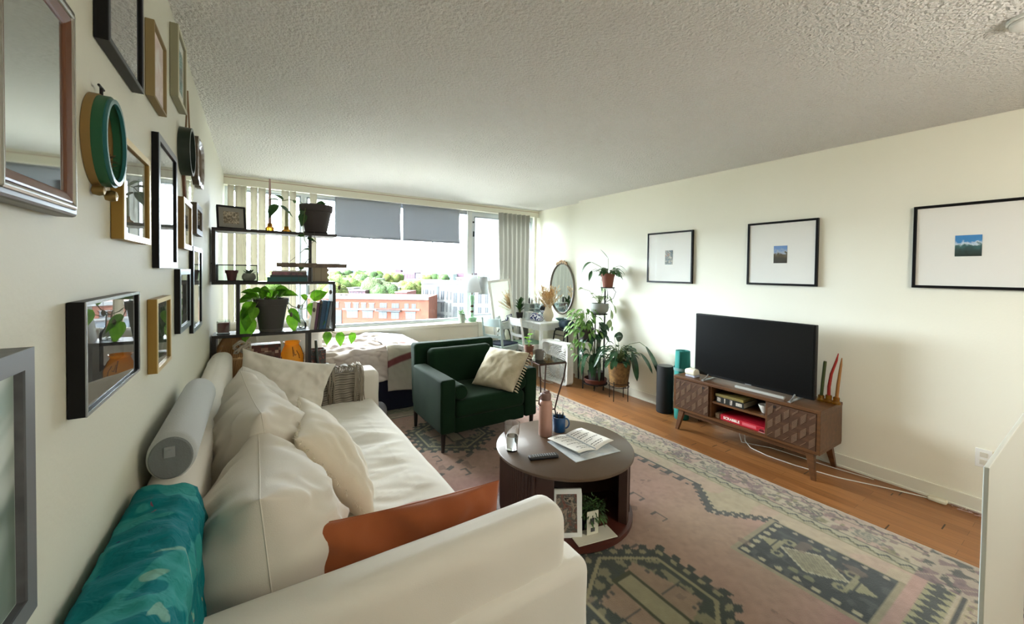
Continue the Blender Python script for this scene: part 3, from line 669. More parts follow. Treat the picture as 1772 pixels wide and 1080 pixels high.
wp('body', MB().box(xf, xb, y0, y1, z0, z0+.022).box(xf, xb, y0, y0+.022, z0+.022, z1-.026).box(xf, xb, y1-.022, y1, z0+.022, z1-.026).box(xb-.01, xb, y0+.022, y1-.022, z0+.022, z1-.026)
   .box(xf+.012, xb-.01, 1.50, 1.518, z0+.022, z1-.026).box(xf+.012, xb-.01, 1.962, 1.98, z0+.022, z1-.026), conW, tvs, bevel=.002)
wp('top', MB().box(xf-.004, xb, y0-.003, y1+.003, z1-.026, z1), conW, tvs, bevel=.004)
wp('shelf', MB().box(xf+.02, xb-.01, 1.518, 1.962, .345, .362), conW, tvs, bevel=.001)
inl = M('carved_line', '#8a7058', .6)
for (a, b) in ((y0+.024, 1.498), (1.982, y1-.024)):
    d = wp('door', MB().box(xf-.002, xf+.014, a, b, z0+.024, z1-.03), conD, tvs, bevel=.001)
    mb = MB(); w_ = .056; k = 0; yy = a+.004
    while yy < b-.01:
        zz = z0+.03-(.05 if k % 2 else 0)
        while zz < z1-.03:
            for i in range(7):
                s = zz+i*.0085; e = .058
                ya, yb = yy, min(yy+w_*.66, b-.002); za, zb = s, s+e*.62
                if k % 2: pass
                if za < z0+.027 or zb > z1-.033: continue
                mb.add([(xf-.0045, ya, zb), (xf-.0045, yb, za), (xf-.0045, yb, za+.003), (xf-.0045, ya, zb+.003), (xf-.002, ya, zb), (xf-.002, yb, za), (xf-.002, yb, za+.003), (xf-.002, ya, zb+.003)],
                       [(0, 1, 2, 3), (0, 4, 5, 1), (3, 2, 6, 7), (1, 5, 6, 2), (0, 3, 7, 4)])
            zz += .105
        yy += w_; k += 1
    obj('carving', mb, inl, d, fix=False)
    hy = a+.05 if a > 1.6 else b-.05
    obj('finger_hole', MB().lathe([(0, -.0005), (.011, -.0005), (.011, .001)], 16, (xf-.0032, hy, z1-.055), 'X', sy=1), MATS['dark_leg'], d)
wp('apron', MB().box(xf+.03, xf+.055, y0+.05, y1-.05, .155, .195).box(xb-.055, xb-.03, y0+.05, y1-.05, .155, .195).box(xf+.05, xb-.05, y0+.05, y0+.075, .155, .195).box(xf+.05, xb-.05, y1-.075, y1-.05, .155, .195), conW, tvs, bevel=.002)
for sx, x in ((-1, xf+.045), (1, xb-.045)):
    for sy, y in ((-1, y0+.07), (1, y1-.07)):
        dx, dy = sx*.03, sy*.035
        vs = []
        for z, hw, q in ((.19, .022, 0), (0, .012, 1)):
            for a_, b_ in ((-1, -1), (1, -1), (1, 1), (-1, 1)): vs.append((x+dx*q+a_*hw, y+dy*q+b_*hw*1.2, z))
        wp('leg', MB().add(vs, [(0, 1, 2, 3), (7, 6, 5, 4), (0, 4, 5, 1), (1, 5, 6, 2), (2, 6, 7, 3), (3, 7, 4, 0)]), conW, tvs, bevel=.002)
# ------------------------------------------------------------------ television
blk = M('tv_black', '#050607', .45, spec=.3)
scr = M('tv_screen', '#030404', .3, spec=.35)
tv = W('television', 'flat black television switched off on the walnut console', 'television', (3.55, 1.70, z1))
wp('panel', MB().rbox((3.535, 1.713, .835), (.045, .962, .565), .006, 2), blk, tv, smooth='all')
wp('screen', MB().box(3.509, 3.5115, 1.713-.468, 1.713+.468, .835-.262, .835+.274), scr, tv)
lab(wp('logo_strip', MB().box(3.508, 3.512, 1.68, 1.73, .556, .561), M('strip_grey', '#8c9094', .3), tv), 'tiny grey mark on the lower bezel')
for y in (1.36, 2.06):
    wp('foot', MB().tube([(3.43, y, z1+.006), (3.48, y, z1+.02), (3.53, y, z1+.055), (3.58, y, z1+.02), (3.66, y, z1+.006)], .0065, 8).box(3.42, 3.67, y-.012, y+.012, z1, z1+.006), M('tv_foot', '#b9bcbe', .3, metal=.7) if 'tv_foot' not in MATS else MATS['tv_foot'], tv)
solo('soundbar_strip', MB().box(-.012, .012, -.19, .19, 0, .022), M('strip_silver', '#b5b5ae', .4, metal=.3), 'slim pale bar lying on the console below the screen', 'bar', (3.47, 1.60, z1), bevel=.004)
wr_ = thing('router_box', 'small rounded white box at the left end of the console', 'box', (3.49, 2.20, z1))
obj('casing', MB().rbox((0, 0, .045), (.10, .11, .055), .02, 4), M('ivory_plastic', '#e6e1cc', .45), wr_, smooth='all')
obj('rubber_base', MB().box(-.042, .042, -.048, .048, 0, .018), M('lavender_grey', '#a7a9b5', .5), wr_, bevel=.004)
amber = M('amber_glass', '#c98a22', .08); b_ = amber.node_tree.nodes['Principled BSDF']; b_.inputs['Transmission Weight'].default_value = .75; b_.inputs['IOR'].default_value = 1.35
amberL = amber
def taper_obj(name, pts, r, mat, label, grp=None): return solo(name, MB().tube(pts, r, 12), mat, label, 'candle', group=grp, smooth=True)
cs = thing('candle_holder', 'amber glass three armed candle holder on the console end', 'candle holder', (3.70, 1.205, z1))
for (y, z) in ((-.048, .052), (.0, .056), (.048, .044)):
    obj('cup', MB().lathe([(0, 0), (.026, 0), (.028, .01), (.020, .024), (.021, z-.006), (.017, z), (.0125, z), (.0125, z-.03), (0, z-.03)], 20, (0, y, 0)), amber, cs, smooth=True)
wax = lambda n, c: M(n, c, .45, coat=.1)
solo('taper_candle', MB().tube([(0, 0, .02), (0, -.008, .16), (0, -.018, .30), (0, -.02, .31)], [.0115, .0115, .0115, .010], 12), wax('olive_wax', '#3d4a1c'), 'straight dark green candle beside the television, blunt at the top', 'candle', (3.70, 1.253, z1), smooth=True)
solo('taper_candle', MB().tube([(0, 0, .028), (0, 0, .12), (0, -.012, .22), (0, -.042, .33), (0, -.052, .385)], [.012, .0115, .010, .008, .003], 12), wax('red_wax', '#a32418'), 'bent red taper candle in the amber holder beside the television', 'candle', (3.70, 1.205, z1), smooth=True)
solo('taper_candle', MB().tube([(0, 0, .026), (0, -.008, .15), (0, -.022, .30), (0, -.026, .355)], [.0115, .011, .008, .003], 12), wax('ochre_wax', '#a8743c'), 'ochre taper candle at the right of the amber holder by the television', 'candle', (3.70, 1.157, z1), smooth=True)
# boxes and bowl in the console
bx = thing('board_game', 'red board game box on the bottom shelf of the console', 'board game', (3.56, 1.72, .2175))
obj('lid', MB().box(-.13, .13, -.19, .17, .0, .046), M('red_card', '#b3142a', .45), bx, bevel=.002)
lt_ = text_mesh('lettering', 'SCRABBLE', .03, M('white_ink', '#f3e8e2', .5), bx, Matrix.Translation((-.1312, .075, .024)) @ Matrix(((0, 0, -1, 0), (-1, 0, 0, 0), (0, 1, 0, 0), (0, 0, 0, 1))), bold=.0008)
obj('side_print', MB().box(-.1308, -.13, -.125, -.015, .012, .036), M('pale_red_ink', '#d2606a', .5), bx)
gb = thing('small_box', 'small white barcode box at the right end of the red board game', 'box', (3.50, 1.555, .2175))
obj('carton', MB().box(-.07, .06, -.024, .024, 0, .034), M('white_card', '#e6e3da', .5), gb)
bc = MB()
for i in range(9): bc.box(-.071, -.0702, -.018+i*.004, -.018+i*.004+rnd.choice((.001, .002)), .008, .024)
obj('barcode', bc, inkM, gb)
mgz = thing('card_pack', 'worn pale pack of cards left of the red board game', 'box', (3.50, 1.925, .2175))
obj('carton', MB().box(-.06, .06, -.018, .018, 0, .04), M('worn_card', '#a8937a', .6, var=(30, '#8a7058')), mgz, bevel=.002)
kb = thing('book', 'thick dark book with pictured spine on the upper console shelf', 'book', (3.55, 1.83, .362), group=None)
obj('cover', MB().box(-.12, .12, -.135, .10, 0, .004).box(-.12, .12, -.135, .10, .048, .052).box(-.122, -.118, -.135, .10, 0, .052), M('dark_cover', '#20221f', .4), kb)
obj('pages', MB().box(-.117, .115, -.13, .095, .004, .048), M('book_pages', '#9c9076', .8), kb)
obj('spine_pictures', MB().box(-.1235, -.122, .06, .09, .01, .044).box(-.1235, -.122, -.04, -.02, .006, .046).box(-.1235, -.122, -.12, -.07, .012, .04).box(-.1235, -.122, .02, .03, .006, .046), artM('spine_photo', ['#4a2e2a', '#c9c4b8', '#7d6a60'], 60, 2), kb)
yb = thing('game_box', 'thin yellow box lying on top of the thick dark book', 'box', (3.55, 1.81, .4142))
obj('carton', MB().box(-.12, .12, -.11, .13, 0, .022), M('mustard_box', '#8b7a3a', .5, var=(30, '#6f6338')), yb, bevel=.001)
solo('ribbed_bowl', MB().lathe([(0, 0), (.02, 0), (.022, .004), (.044, .055), (.047, .066), (.043, .064), (.02, .008), (0, .008)], 20), M('ribbed_white', '#dcdad2', .35), 'small white ribbed bowl on the upper console shelf', 'bowl', (3.50, 1.565, .362), smooth=False)
# cables
cb = M('cable_white', '#d8d6cc', .5)
solo('power_cable', MB().tube([(3.66, 1.80, .10), (3.64, 1.78, .02), (3.57, 1.70, .006), (3.53, 1.55, .006), (3.54, 1.35, .006), (3.60, 1.10, .006), (3.70, .90, .006), (3.77, .74, .006), (3.81, .62, .006)], .004, 6), cb, 'white cable running along the floor below the console', 'cable', smooth=True)
solo('power_cable', MB().tube([(3.70, 1.86, .16), (3.66, 1.84, .05), (3.62, 1.80, .0065), (3.66, 1.72, .0065), (3.72, 1.60, .0065), (3.75, 1.20, .0065), (3.79, .95, .0065)], .0035, 6), cb, 'loose white cable curled behind the console legs', 'cable', smooth=True)
solo('cable_tangle', MB().tube([(3.80, .60+.1*math.sin(i*.9)*(.4+.6*(i % 3)/2)-.08, .006+.002*(i % 4)) if 0 else (3.79+.025*math.sin(i*1.1), .56-.012*i+.03*math.sin(i*2.1), .007+.003*(i % 3)) for i in range(16)], .003, 6), M('cable_mauve', '#a98d86', .5), 'tangle of mauve cable on the floor beside the wall', 'cable', smooth=True)
solo('cable_hub', MB().rbox((0, 0, .014), (.05, .09, .028), .012, 4), M('ivory2', '#dcd8c0', .45), 'small oval ivory cable hub on the floor by the wall', 'adapter', (3.795, .63, 0), smooth='all')
solo('room_divider', MB().box(-.0, .85, -.005, .005, 0, 1.0), M('white_laminate', '#ccd1ca', .55), 'white laminate panel standing at the right edge of the rug', 'divider', (1.535, .173, 0.013), bevel=.002)
# ------------------------------------------------------------------ speaker, yoga mats
sp = thing('tower_speaker', 'black round tower speaker on the floor by the plants', 'speaker', (3.715, 2.66, 0))
obj('cabinet', MB().lathe([(0, 0), (.082, 0), (.085, .01), (.085, .49), (.08, .5), (0, .5)], 40), M('speaker_cloth', '#09090a', .8, bump=(400, .4)), sp, smooth=True)
obj('top_cap', MB().lathe([(.078, .5005), (.0, .503)], 40), M('speaker_top', '#1a1b1c', .3), sp)
ym = thing('yoga_mat', 'rolled teal yoga mat standing on end beside the console', 'yoga mat', (3.70, 2.44, 0))
sp_ = []
for i in range(90):
    a = i*.25; r = .025+.05*i/90; sp_.append((r*math.cos(a), r*math.sin(a)))
mbm = MB()
n_ = len(sp_)
for i in range(n_-1):
    (xa, ya), (xb_, yb_) = sp_[i], sp_[i+1]
    def off(x, y): l = math.hypot(x, y); return x*(1-.004/l), y*(1-.004/l)
    xo, yo = off(xa, ya); xp, yp = off(xb_, yb_)
    ws = []
    for z in (0, .12, .3, .45, .56, .70): ws.append(1+.10*math.sin(z*4.5))
    zs = (0, .12, .3, .45, .56, .70)
    for q in range(5):
        s0, s1 = ws[q], ws[q+1]
        mbm.add([(xa*s0, ya*s0, zs[q]), (xb_*s0, yb_*s0, zs[q]), (xb_*s1, yb_*s1, zs[q+1]), (xa*s1, ya*s1, zs[q+1])], [(0, 1, 2, 3)])
obj('roll', mbm, M('teal_foam', '#1f7f78', .8, bump=(200, .3)), ym, smooth='all', solid=.004)
obj('elastic_strap', MB().lathe([(.090, .50), (.091, .53)], 40, cap=False), M('strap_grey', '#5c8684', .6), ym)
# ------------------------------------------------------------------ zigzag open shelf
blkW = M('shelf_black', '#1b1716', .45, bump=(60, .1))
shf = W('open_shelf', 'black open zigzag shelf unit dividing the sofa from the bed', 'shelf', (.15, 3.74, 0))
SY0, SY1 = 3.63, 3.86
zA, zB, zC, zD, zE = 1.785, 1.385, .985, .585, .185
tt = .022
def board(x0, x1, z): wp('shelf_board', MB().box(x0, x1, SY0, SY1, z-tt, z), blkW, shf, bevel=.001)
def post(x, za, zb):
    wp('upright', MB().box(x, x+.023, SY0, SY1, za, zb-tt), blkW, shf, bevel=.001)
XS0, XS1, XP, XQ = -.262, .575, .372, -.115
board(XS0, XS1+.012, zA); board(XS0, XS1, zB); board(XS0, XS1, zC); board(XS0, XS1, zD); board(XS0, XS1, zE)
post(XS0, zB, zA); post(XQ, zC, zB); post(XS0, zD, zC); post(XQ, zE, zD); post(XS0, 0, zE+0)
# right hand posts are slim, seen end on
post(XP, zB, zA); post(XS1-.018, zC, zB); post(XP, zD, zC); post(XS1-.018, zE, zD); post(XP, 0, zE)
wp('wall_bracket', MB().tube([(-.272, 3.72, 1.52), (-.262, 3.72, 1.52)], .004, 8).tube([(-.272, 3.72, .78), (-.262, 3.72, .79)], .004, 8), MATS['dark_leg'], shf)
hk = solo('wall_hook', MB().tube([(-.274, 3.35, .76), (-.25, 3.35, .765), (-.225, 3.35, .80), (-.222, 3.35, .85), (-.23, 3.35, .88)], .003, 8), MATS['dark_leg'], 'thin dark curved hook on the wall beside the shelf unit', 'hook', smooth=True)
SY = 3.74
fA = thing('photo_frame', 'black framed small picture standing on the top shelf', 'picture frame', (-.145, SY, zA), (math.radians(-12), 0, math.radians(12)))
obj('frame', ringbox(MB(), .185, .185, .012, -.012, .004), blk, fA, bevel=.001)
obj('mat_board', MB().box(-.081, .081, -.002, .0, .012, .173), M('mat_grey', '#9d9b92', .7), fA)
obj('print', MB().box(-.05, .05, -.0032, -.0022, .045, .14), artM('portrait_print', ['#b7a992', '#6f6350', '#d4c8b0', '#4c4438'], 30, 5), fA)
obj('glass', MB().box(-.081, .081, -.006, -.005, .012, .173), glassM('fg2', '#ffffff', 1.35), fA)
h1 = solo('candle_holder', MB().lathe([(0, 0), (.028, 0), (.030, .008), (.030, .030), (.018, .044), (.018, .066), (.012, .066), (.012, .040), (0, .040)], 24), amberL, 'amber glass holder under the tall pink taper candle', 'candle holder', (.105, SY, zA), smooth=True)
solo('taper_candle', MB().tube([(0, 0, .041), (0, 0, .25), (0, 0, .42)], [.0115, .0105, .006], 12), wax('dusty_pink_wax', '#a98c86'), 'tall dusty pink taper candle on the top shelf', 'candle', (.105, SY, zA), smooth=True)
h2 = solo('candle_holder', MB().lathe([(0, 0), (.034, 0), (.038, .008), (.036, .016), (.02, .026), (.018, .048), (.012, .048), (.012, .022), (0, .022)], 24), amberL, 'low amber glass holder under the short pale green candle', 'candle holder', (.222, SY, zA), smooth=True)
solo('taper_candle', MB().tube([(0, 0, .023), (0, 0, .15), (0, 0, .18)], [.0115, .0112, .009], 12), wax('pale_green_wax', '#a5a878'), 'short pale green candle stub on the top shelf', 'candle', (.222, SY, zA), smooth=True)
# plants with pots
potD = M('slate_pot', '#3a3434', .75, bump=(40, .2))
leafG = M('pothos_leaf', '#4f8a1c', .45, var=(14, '#79b32c'), transl=.45)
leafD = M('deep_leaf', '#24421c', .4, var=(10, '#35602a'), transl=.2)
stemM = M('plant_stem', '#5d6a35', .6)
p1 = thing('hanging_plant', 'trailing plant in a dark tapered pot on the top shelf', 'plant', (.44, SY, zA))
obj('saucer', MB().lathe([(0, 0), (.08, 0), (.095, .015), (.09, .018), (.07, .006), (0, .006)], 32), potD, p1, smooth=True)
obj('pot', MB().lathe([(0, .006), (.082, .006), (.118, .185), (.126, .186), (.13, .24), (.12, .24), (.112, .19), (.0, .19)], 36), potD, p1, smooth=True)
obj('soil', MB().lathe([(0, .205), (.118, .205)], 24, cap=False), M('soil', '#2a211b', .95), p1)
st = MB(); lv = MB()
vine = [(-.05, -.02, .21), (-.12, -.05, .25), (-.2, -.07, .26), (-.27, -.08, .24), (-.30, -.08, .20), (-.33, -.08, .14)]
st.tube(vine, .003, 6); st.tube([(.0, 0, .21), (-.04, -.02, .25), (-.10, -.04, .24), (-.15, -.04, .22)], .003, 6)
for b_, d_, L_ in (((-.25, -.08, .25), (-.5, 0, .5), .10), ((-.27, -.08, .24), (-1, -.2, .3), .10), ((-.29, -.08, .21), (-.6, -.3, -.9), .12), ((-.27, -.09, .2), (.9, 0, -.5), .12), ((-.3, -.08, .16), (-1, .2, .0), .09),
                   ((-.16, -.04, .24), (-.3, 0, .9), .05), ((.03, -.04, .23), (.1, -.1, 1), .09), ((.05, 0, .24), (.5, -.2, .8), .07), ((-.08, -.05, .22), (-.4, -.2, -.6), .09), ((-.10, -.06, .16), (-.2, -.2, -1), .10)):
    lv.leaf(b_, d_, L_, L_*.72, .5, up=(0, -.4, 1), shape='heart')
vd = [(-.09, -.10, .2), (-.11, -.12, .05), (-.1, -.13, -.06), (-.07, -.13, -.12), (-.06, -.13, -.2), (-.1, -.13, -.26), (-.14, -.13, -.34)]
st.tube(vd, .0025, 6)
for (q, d_, L_) in (((-.1, -.13, -.03), (-1, 0, .1), .07), ((-.08, -.13, -.05), (1, 0, -.1), .08), ((-.06, -.13, -.14), (-.9, 0, .3), .05), ((-.12, -.13, -.30), (-.2, 0, 1), .07), ((-.11, -.13, -.27), (.9, 0, .2), .06)): lv.leaf(q, d_, L_, L_*.7, .5, up=(0, -.6, 1), shape='heart')
obj('stems', st, stemM, p1, smooth=True); obj('foliage', lv, MATS['deep_leaf'], p1, fix=False)
# second shelf
tr = thing('terrarium_case', 'small black wire edged glass case on the second shelf', 'glass case', (-.11, SY-.02, zB))
e = MB(); r_ = .0035
for x in (-.125, .13):
    for y in (-.06, .06): e.box(x-r_, x+r_, y-r_, y+r_, 0, .125)
for z in (.0035, .125):
    for y in (-.06, .06): e.box(-.125, .13, y-r_, y+r_, z-r_, z+r_)
    for x in (-.125, .13): e.box(x-r_, x+r_, -.06, .06, z-r_, z+r_)
obj('frame', e, blk, tr)
obj('glass_panels', MB().box(-.122, .127, -.0615, -.0605, .007, .122).box(-.122, .127, .0605, .0615, .007, .122), glassM('case_glass', '#f6faf8', 1.2), tr)
rp = thing('small_pot', 'small maroon pot inside the glass case', 'pot', (-.145, SY-.02, zB+.001))
obj('pot_body', MB().lathe([(0, 0), (.026, 0), (.036, .062), (.041, .062), (.043, .085), (.036, .085), (.03, .06), (0, .06)], 28), M('maroon_clay', '#5b2a2a', .7), rp, smooth=True)
sc = thing('succulent', 'small succulent in a round grey stone pot in the glass case', 'plant', (-.035, SY-.02, zB+.001))
obj('pot_body', MB().lathe([(0, 0), (.03, 0), (.045, .02), (.047, .04), (.036, .062), (.03, .058), (0, .05)], 28), M('grey_stone', '#8d8a80', .8, bump=(80, .4)), sc, smooth=True)
lv = MB()
for i in range(11):
    a = i*2.4; t = i/11; lv.leaf((0, 0, .052), (math.cos(a), math.sin(a), .5+1.3*t), .055, .018, .1, shape='blade', seg=5)
obj('leaves', lv, M('succulent_green', '#53654c', .5), sc, solid=.003, fix=False)
bkd = [('teal', '#245a5c', 'teal hardback book at the bottom of the stack on the second shelf', .28, .0), ('dark', '#2b3a3e', 'dark slim book in the stack on the second shelf', .26, .010), ('plum', '#8d5d68', 'plum and black book in the middle of the stack', .245, .012), ('pale', '#c4c2bb', 'pale thin book on top of the stack on the second shelf', .235, .014)]
zz = zB
for nme, c, l_, w_, xo in bkd:
    h_ = {'teal': .036, 'dark': .016, 'plum': .026, 'pale': .012}[nme]
    b = thing('book', l_, 'book', (.225+xo, SY-.02, zz), 0, None)
    obj('cover', MB().box(-w_/2, w_/2, -.08, .08, 0, .002).box(-w_/2, w_/2, -.08, .08, h_-.002, h_).box(-w_/2, w_/2, -.082, -.079, 0, h_), M('cover_'+nme, c, .5, var=(25, '#55494c') if nme == 'plum' else None), b)
    obj('pages', MB().box(-w_/2+.003, w_/2-.003, -.078, .078, .002, h_-.002), M('pages_'+nme, '#c8c2b0', .8), b)
    zz += h_
cs2 = thing('carved_block', 'cream carved block with a scalloped edge on the second shelf', 'ornament', (.465, SY, zB))
def wav(z): return .065+.008*math.sin(z*150)
pts = [(-.055, 0)]+[(wav(z/100), z/100) for z in range(0, 13)]+[(-.055, .125)]
mm = MB(); n_ = len(pts)
mm.add([(x, -.05, z) for x, z in pts]+[(x, .05, z) for x, z in pts], [tuple(reversed(range(n_))), tuple(range(n_, 2*n_))]+[(i, (i+1) % n_, n_+(i+1) % n_, n_+i) for i in range(n_)])
obj('block', mm, M('cream_stone', '#a59a86', .8, bump=(50, .3)), cs2)
# wooden mobile hanging from the top shelf
mo = W('hanging_mobile', 'driftwood board mobile hanging on a cord triangle before the shelf', 'mobile', (.40, 3.52, 1.50))
mz = 1.50
mm = MB(); pts = [(.13, -.05), (.60, -.05), (.655, .04), (.16, .04)]
pts = [(.14, 3.47), (.58, 3.47), (.655, 3.56), (.18, 3.56)]
wp('board', mm.prism(pts, mz+.0, mz+.034), wood_mat('driftwood', '#5d5046', '#7b6c5e', .8), mo)
wp('cord', MB().tube([(.20, 3.52, mz+.012), (.405, 3.52, 1.715)], .0018, 5).tube([(.60, 3.52, mz+.012), (.405, 3.52, 1.715)], .0018, 5).tube([(.405, 3.52, 1.715), (.405, 3.55, 1.79)], .0018, 5), M('cord', '#4c4843', .8), mo)
for i, (x, l_) in enumerate(((.52, .19), (.585, .155), (.40, .33), (.29, .30), (.24, .36), (.45, .27))):
    d = wp('strand', MB().tube([(x, 3.50, mz+.004), (x, 3.50, mz-l_)], .0011, 5), MATS['cord'], mo)
    obj('bead', MB().lathe([(0, .012), (.005, .010), (.011, -.004), (.009, -.018), (0, -.028)], 12, (x, 3.50, mz-l_)), M('bead_grey', '#5c5248', .6) if 'bead_grey' not in MATS else MATS['bead_grey'], d, smooth=True)
# third level
p2 = thing('potted_pothos', 'bright green pothos in a large slate grey pot on the third shelf', 'plant', (.115, SY, zC))
obj('saucer', MB().lathe([(0, 0), (.078, 0), (.088, .02), (.083, .022), (.07, .006), (0, .006)], 32), M('slate_saucer', '#6b6864', .7), p2, smooth=True)
obj('pot', MB().lathe([(0, .008), (.082, .008), (.112, .21), (.121, .212), (.125, .262), (.114, .262), (.106, .2), (.0, .2)], 36), M('slate_pot2', '#45413f', .8, bump=(40, .2)), p2, smooth=True)
obj('soil', MB().lathe([(0, .235), (.113, .235)], 24, cap=False), MATS['soil'], p2)
st = MB(); lv = MB()
specs = [((-.09, -.03, .26), (-.7, -.2, .8), .13), ((-.05, -.05, .27), (-.3, -.3, 1), .14), ((-.02, .0, .27), (.1, -.2, 1), .14), ((-.10, -.05, .28), (-1, -.1, .2), .14), ((.01, -.05, .27), (.3, -.4, .8), .12),
         ((.05, -.05, .28), (.5, -.3, .7), .13), ((.08, -.04, .29), (1, -.2, .35), .14), ((.06, 0, .28), (.4, -.1, .8), .12), ((-.12, -.05, .24), (-.6, -.3, -.7), .14), ((-.13, -.05, .20), (-.9, -.2, -.6), .13), ((-.14, -.07, .12), (-.3, -.2, -1), .17),
         ((-.15, -.07, .17), (-.2, -.3, -1), .13), ((-.11, -.10, .2), (-.2, -.4, -.8), .10), ((.12, -.06, .17), (.6, -.1, -.5), .13), ((.13, -.06, .13), (.3, -.2, -1), .13), ((-.07, -.06, .32), (-1, -.1, .5), .11), ((.03, -.02, .33), (.8, -.2, .3), .13), ((-.01, -.02, .31), (-.5, -.3, .5), .13),
         ((-.12, .0, .30), (-.8, 0, .5), .12), ((.0, -.08, .26), (-.2, -.5, .35), .12), ((-.13, -.06, .26), (-.7, -.3, .1), .12)]
for b_, d_, L_ in specs:
    lv.leaf(b_, d_, L_, L_*.78, .6, up=(0, -.5, 1), shape='heart'); st.tube([(b_[0]*.3, 0, .23), (b_[0]*.8, b_[1]*.8, (b_[2]+.26)/2+.02), b_], .0025, 5)
vine2 = [(.08, -.03, .27), (.14, -.05, .20), (.18, -.06, .18), (.23, -.06, .22), (.27, -.06, .30), (.31, -.06, .33)]
st.tube(vine2, .003, 6); st.tube([(.16, -.06, .19), (.22, -.07, .17), (.27, -.07, .19), (.33, -.07, .16), (.38, -.075, .06), (.44, -.12, -.03), (.52, -.14, -.06), (.60, -.14, -.05)], .0025, 6)
for b_, d_, L_ in (((.29, -.06, .25), (.9, -.1, .75), .17), ((.25, -.06, .25), (-.4, -.2, .5), .09), ((.28, -.07, .22), (.2, -.2, -1), .12), ((.36, -.07, .16), (.2, 0, 1), .06), ((.38, -.08, .08), (-.6, 0, -.8), .07), ((.40, -.13, -.02), (-.1, -.1, -1), .10), ((.49, -.14, -.03), (.1, 0, -1), .11), ((.60, -.14, -.04), (-.2, 0, -1), .09)):
    lv.leaf(b_, d_, L_, L_*.72, .4, up=(0, -.8, 1), shape='heart')
obj('stems', st, stemM, p2, smooth=True); obj('foliage', lv, leafG, p2, fix=False)
rc = thing('jar_candle', 'dark red candle in a square clear glass jar on the third shelf', 'candle', (-.195, SY-.03, zC))
gl = glassM('jar_glass', '#f3f6f5', 1.4, extra=.04)
obj('jar', MB().lathe([(0, .0), (.058, .0), (.058, .105), (.053, .105), (.053, .012), (0, .012)], 4, M4=Matrix.Rotation(PI/4, 4, 'Z')), gl, rc)
obj('wax', MB().lathe([(0, .015), (.050, .015), (.050, .088), (0, .088)], 4, M4=Matrix.Rotation(PI/4, 4, 'Z')), M('dark_red_wax', '#6e1a20', .4), rc)
zz = .385
for i, (c, th_, h_, lean, l_) in enumerate((('#cfcabd', .030, .235, .10, 'cream book leaning at the left of the row on the third shelf'), ('#5c3550', .018, .225, .10, 'plum book beside the cream one on the third shelf'), ('#25262e', .014, .23, .12, 'thin black book in the row on the third shelf'), ('#1c4668', .030, .245, .12, 'deep blue book in the row on the third shelf'), ('#23597c', .018, .24, .14, 'lighter blue book in the row on the third shelf'), ('#79808a', .024, .235, .16, 'grey book at the right of the leaning row on the third shelf'))):
    b = thing('book', l_, 'book', (zz, SY-.02, zC), (0, lean*1.1, 0))
    obj('cover', MB().box(0, .002, -.07, .07, 0, h_).box(th_-.002, th_, -.07, .07, 0, h_).box(0, th_, -.072, -.069, 0, h_), M('shelf_book_%d' % i, c, .5), b)
    obj('pages', MB().box(.002, th_-.002, -.068, .068, .003, h_-.003), MATS['pages_pale'], b)
    zz += th_+.002
gv = solo('bud_vase', MB().lathe([(0, 0), (.045, 0), (.05, .02), (.045, .05), (.018, .09), (.015, .16), (.024, .20), (.022, .20), (.013, .16), (.016, .09), (.042, .05), (.046, .02), (0, .004)], 28), gl, 'clear glass bud vase behind the pothos vine on the third shelf', 'vase', (.325, SY+.03, zC), smooth=True)
# fourth level
ln_ = thing('wicker_lantern', 'round woven rope lantern on the lower shelf behind the sofa', 'lantern', (-.135, SY+.02, zD))
cage = [(.0, .0), (.05, .0), (.085, .06), (.118, .15), (.125, .22), (.10, .30), (.06, .375), (.05, .38)]
mb = MB()
for i in range(56):
    a = 2*PI*i/56; mb.tube([(r*math.cos(a+.12*z*8), r*math.sin(a+.12*z*8), z) for r, z in cage[1:]], .0028, 5)
obj('woven_cage', mb, M('jute', '#bd9566', .85), ln_, smooth=True)
obj('band', MB().lathe([(.122, .205), (.128, .21), (.128, .218), (.122, .222)], 40, cap=False), M('jute_light', '#c2a174', .8), ln_)
obj('inner_glass', MB().lathe([(0, .01), (.05, .01), (.08, .1), (.08, .25), (.045, .36)], 28), M('lantern_core', '#a37c50', .6), ln_, smooth=True)
kn = solo('rope_knot', MB().tube([(.045*math.cos(t*.37)*(1+.3*math.sin(t*1.1)), .02*math.sin(t*.9), .04+.035*math.sin(t*.53)+.0005*t) for t in range(70)], .007, 7), M('knot_cream', '#a89f90', .9), 'tangled cream knot of thick cord above the far cushion', 'ornament', (-.115, 3.50, .66), smooth=True)
kn.location = (-.075, 3.60, .835)
px_ = thing('patterned_box', 'brown patterned keepsake box with a painted face on the lower shelf', 'box', (.08, SY, zD))
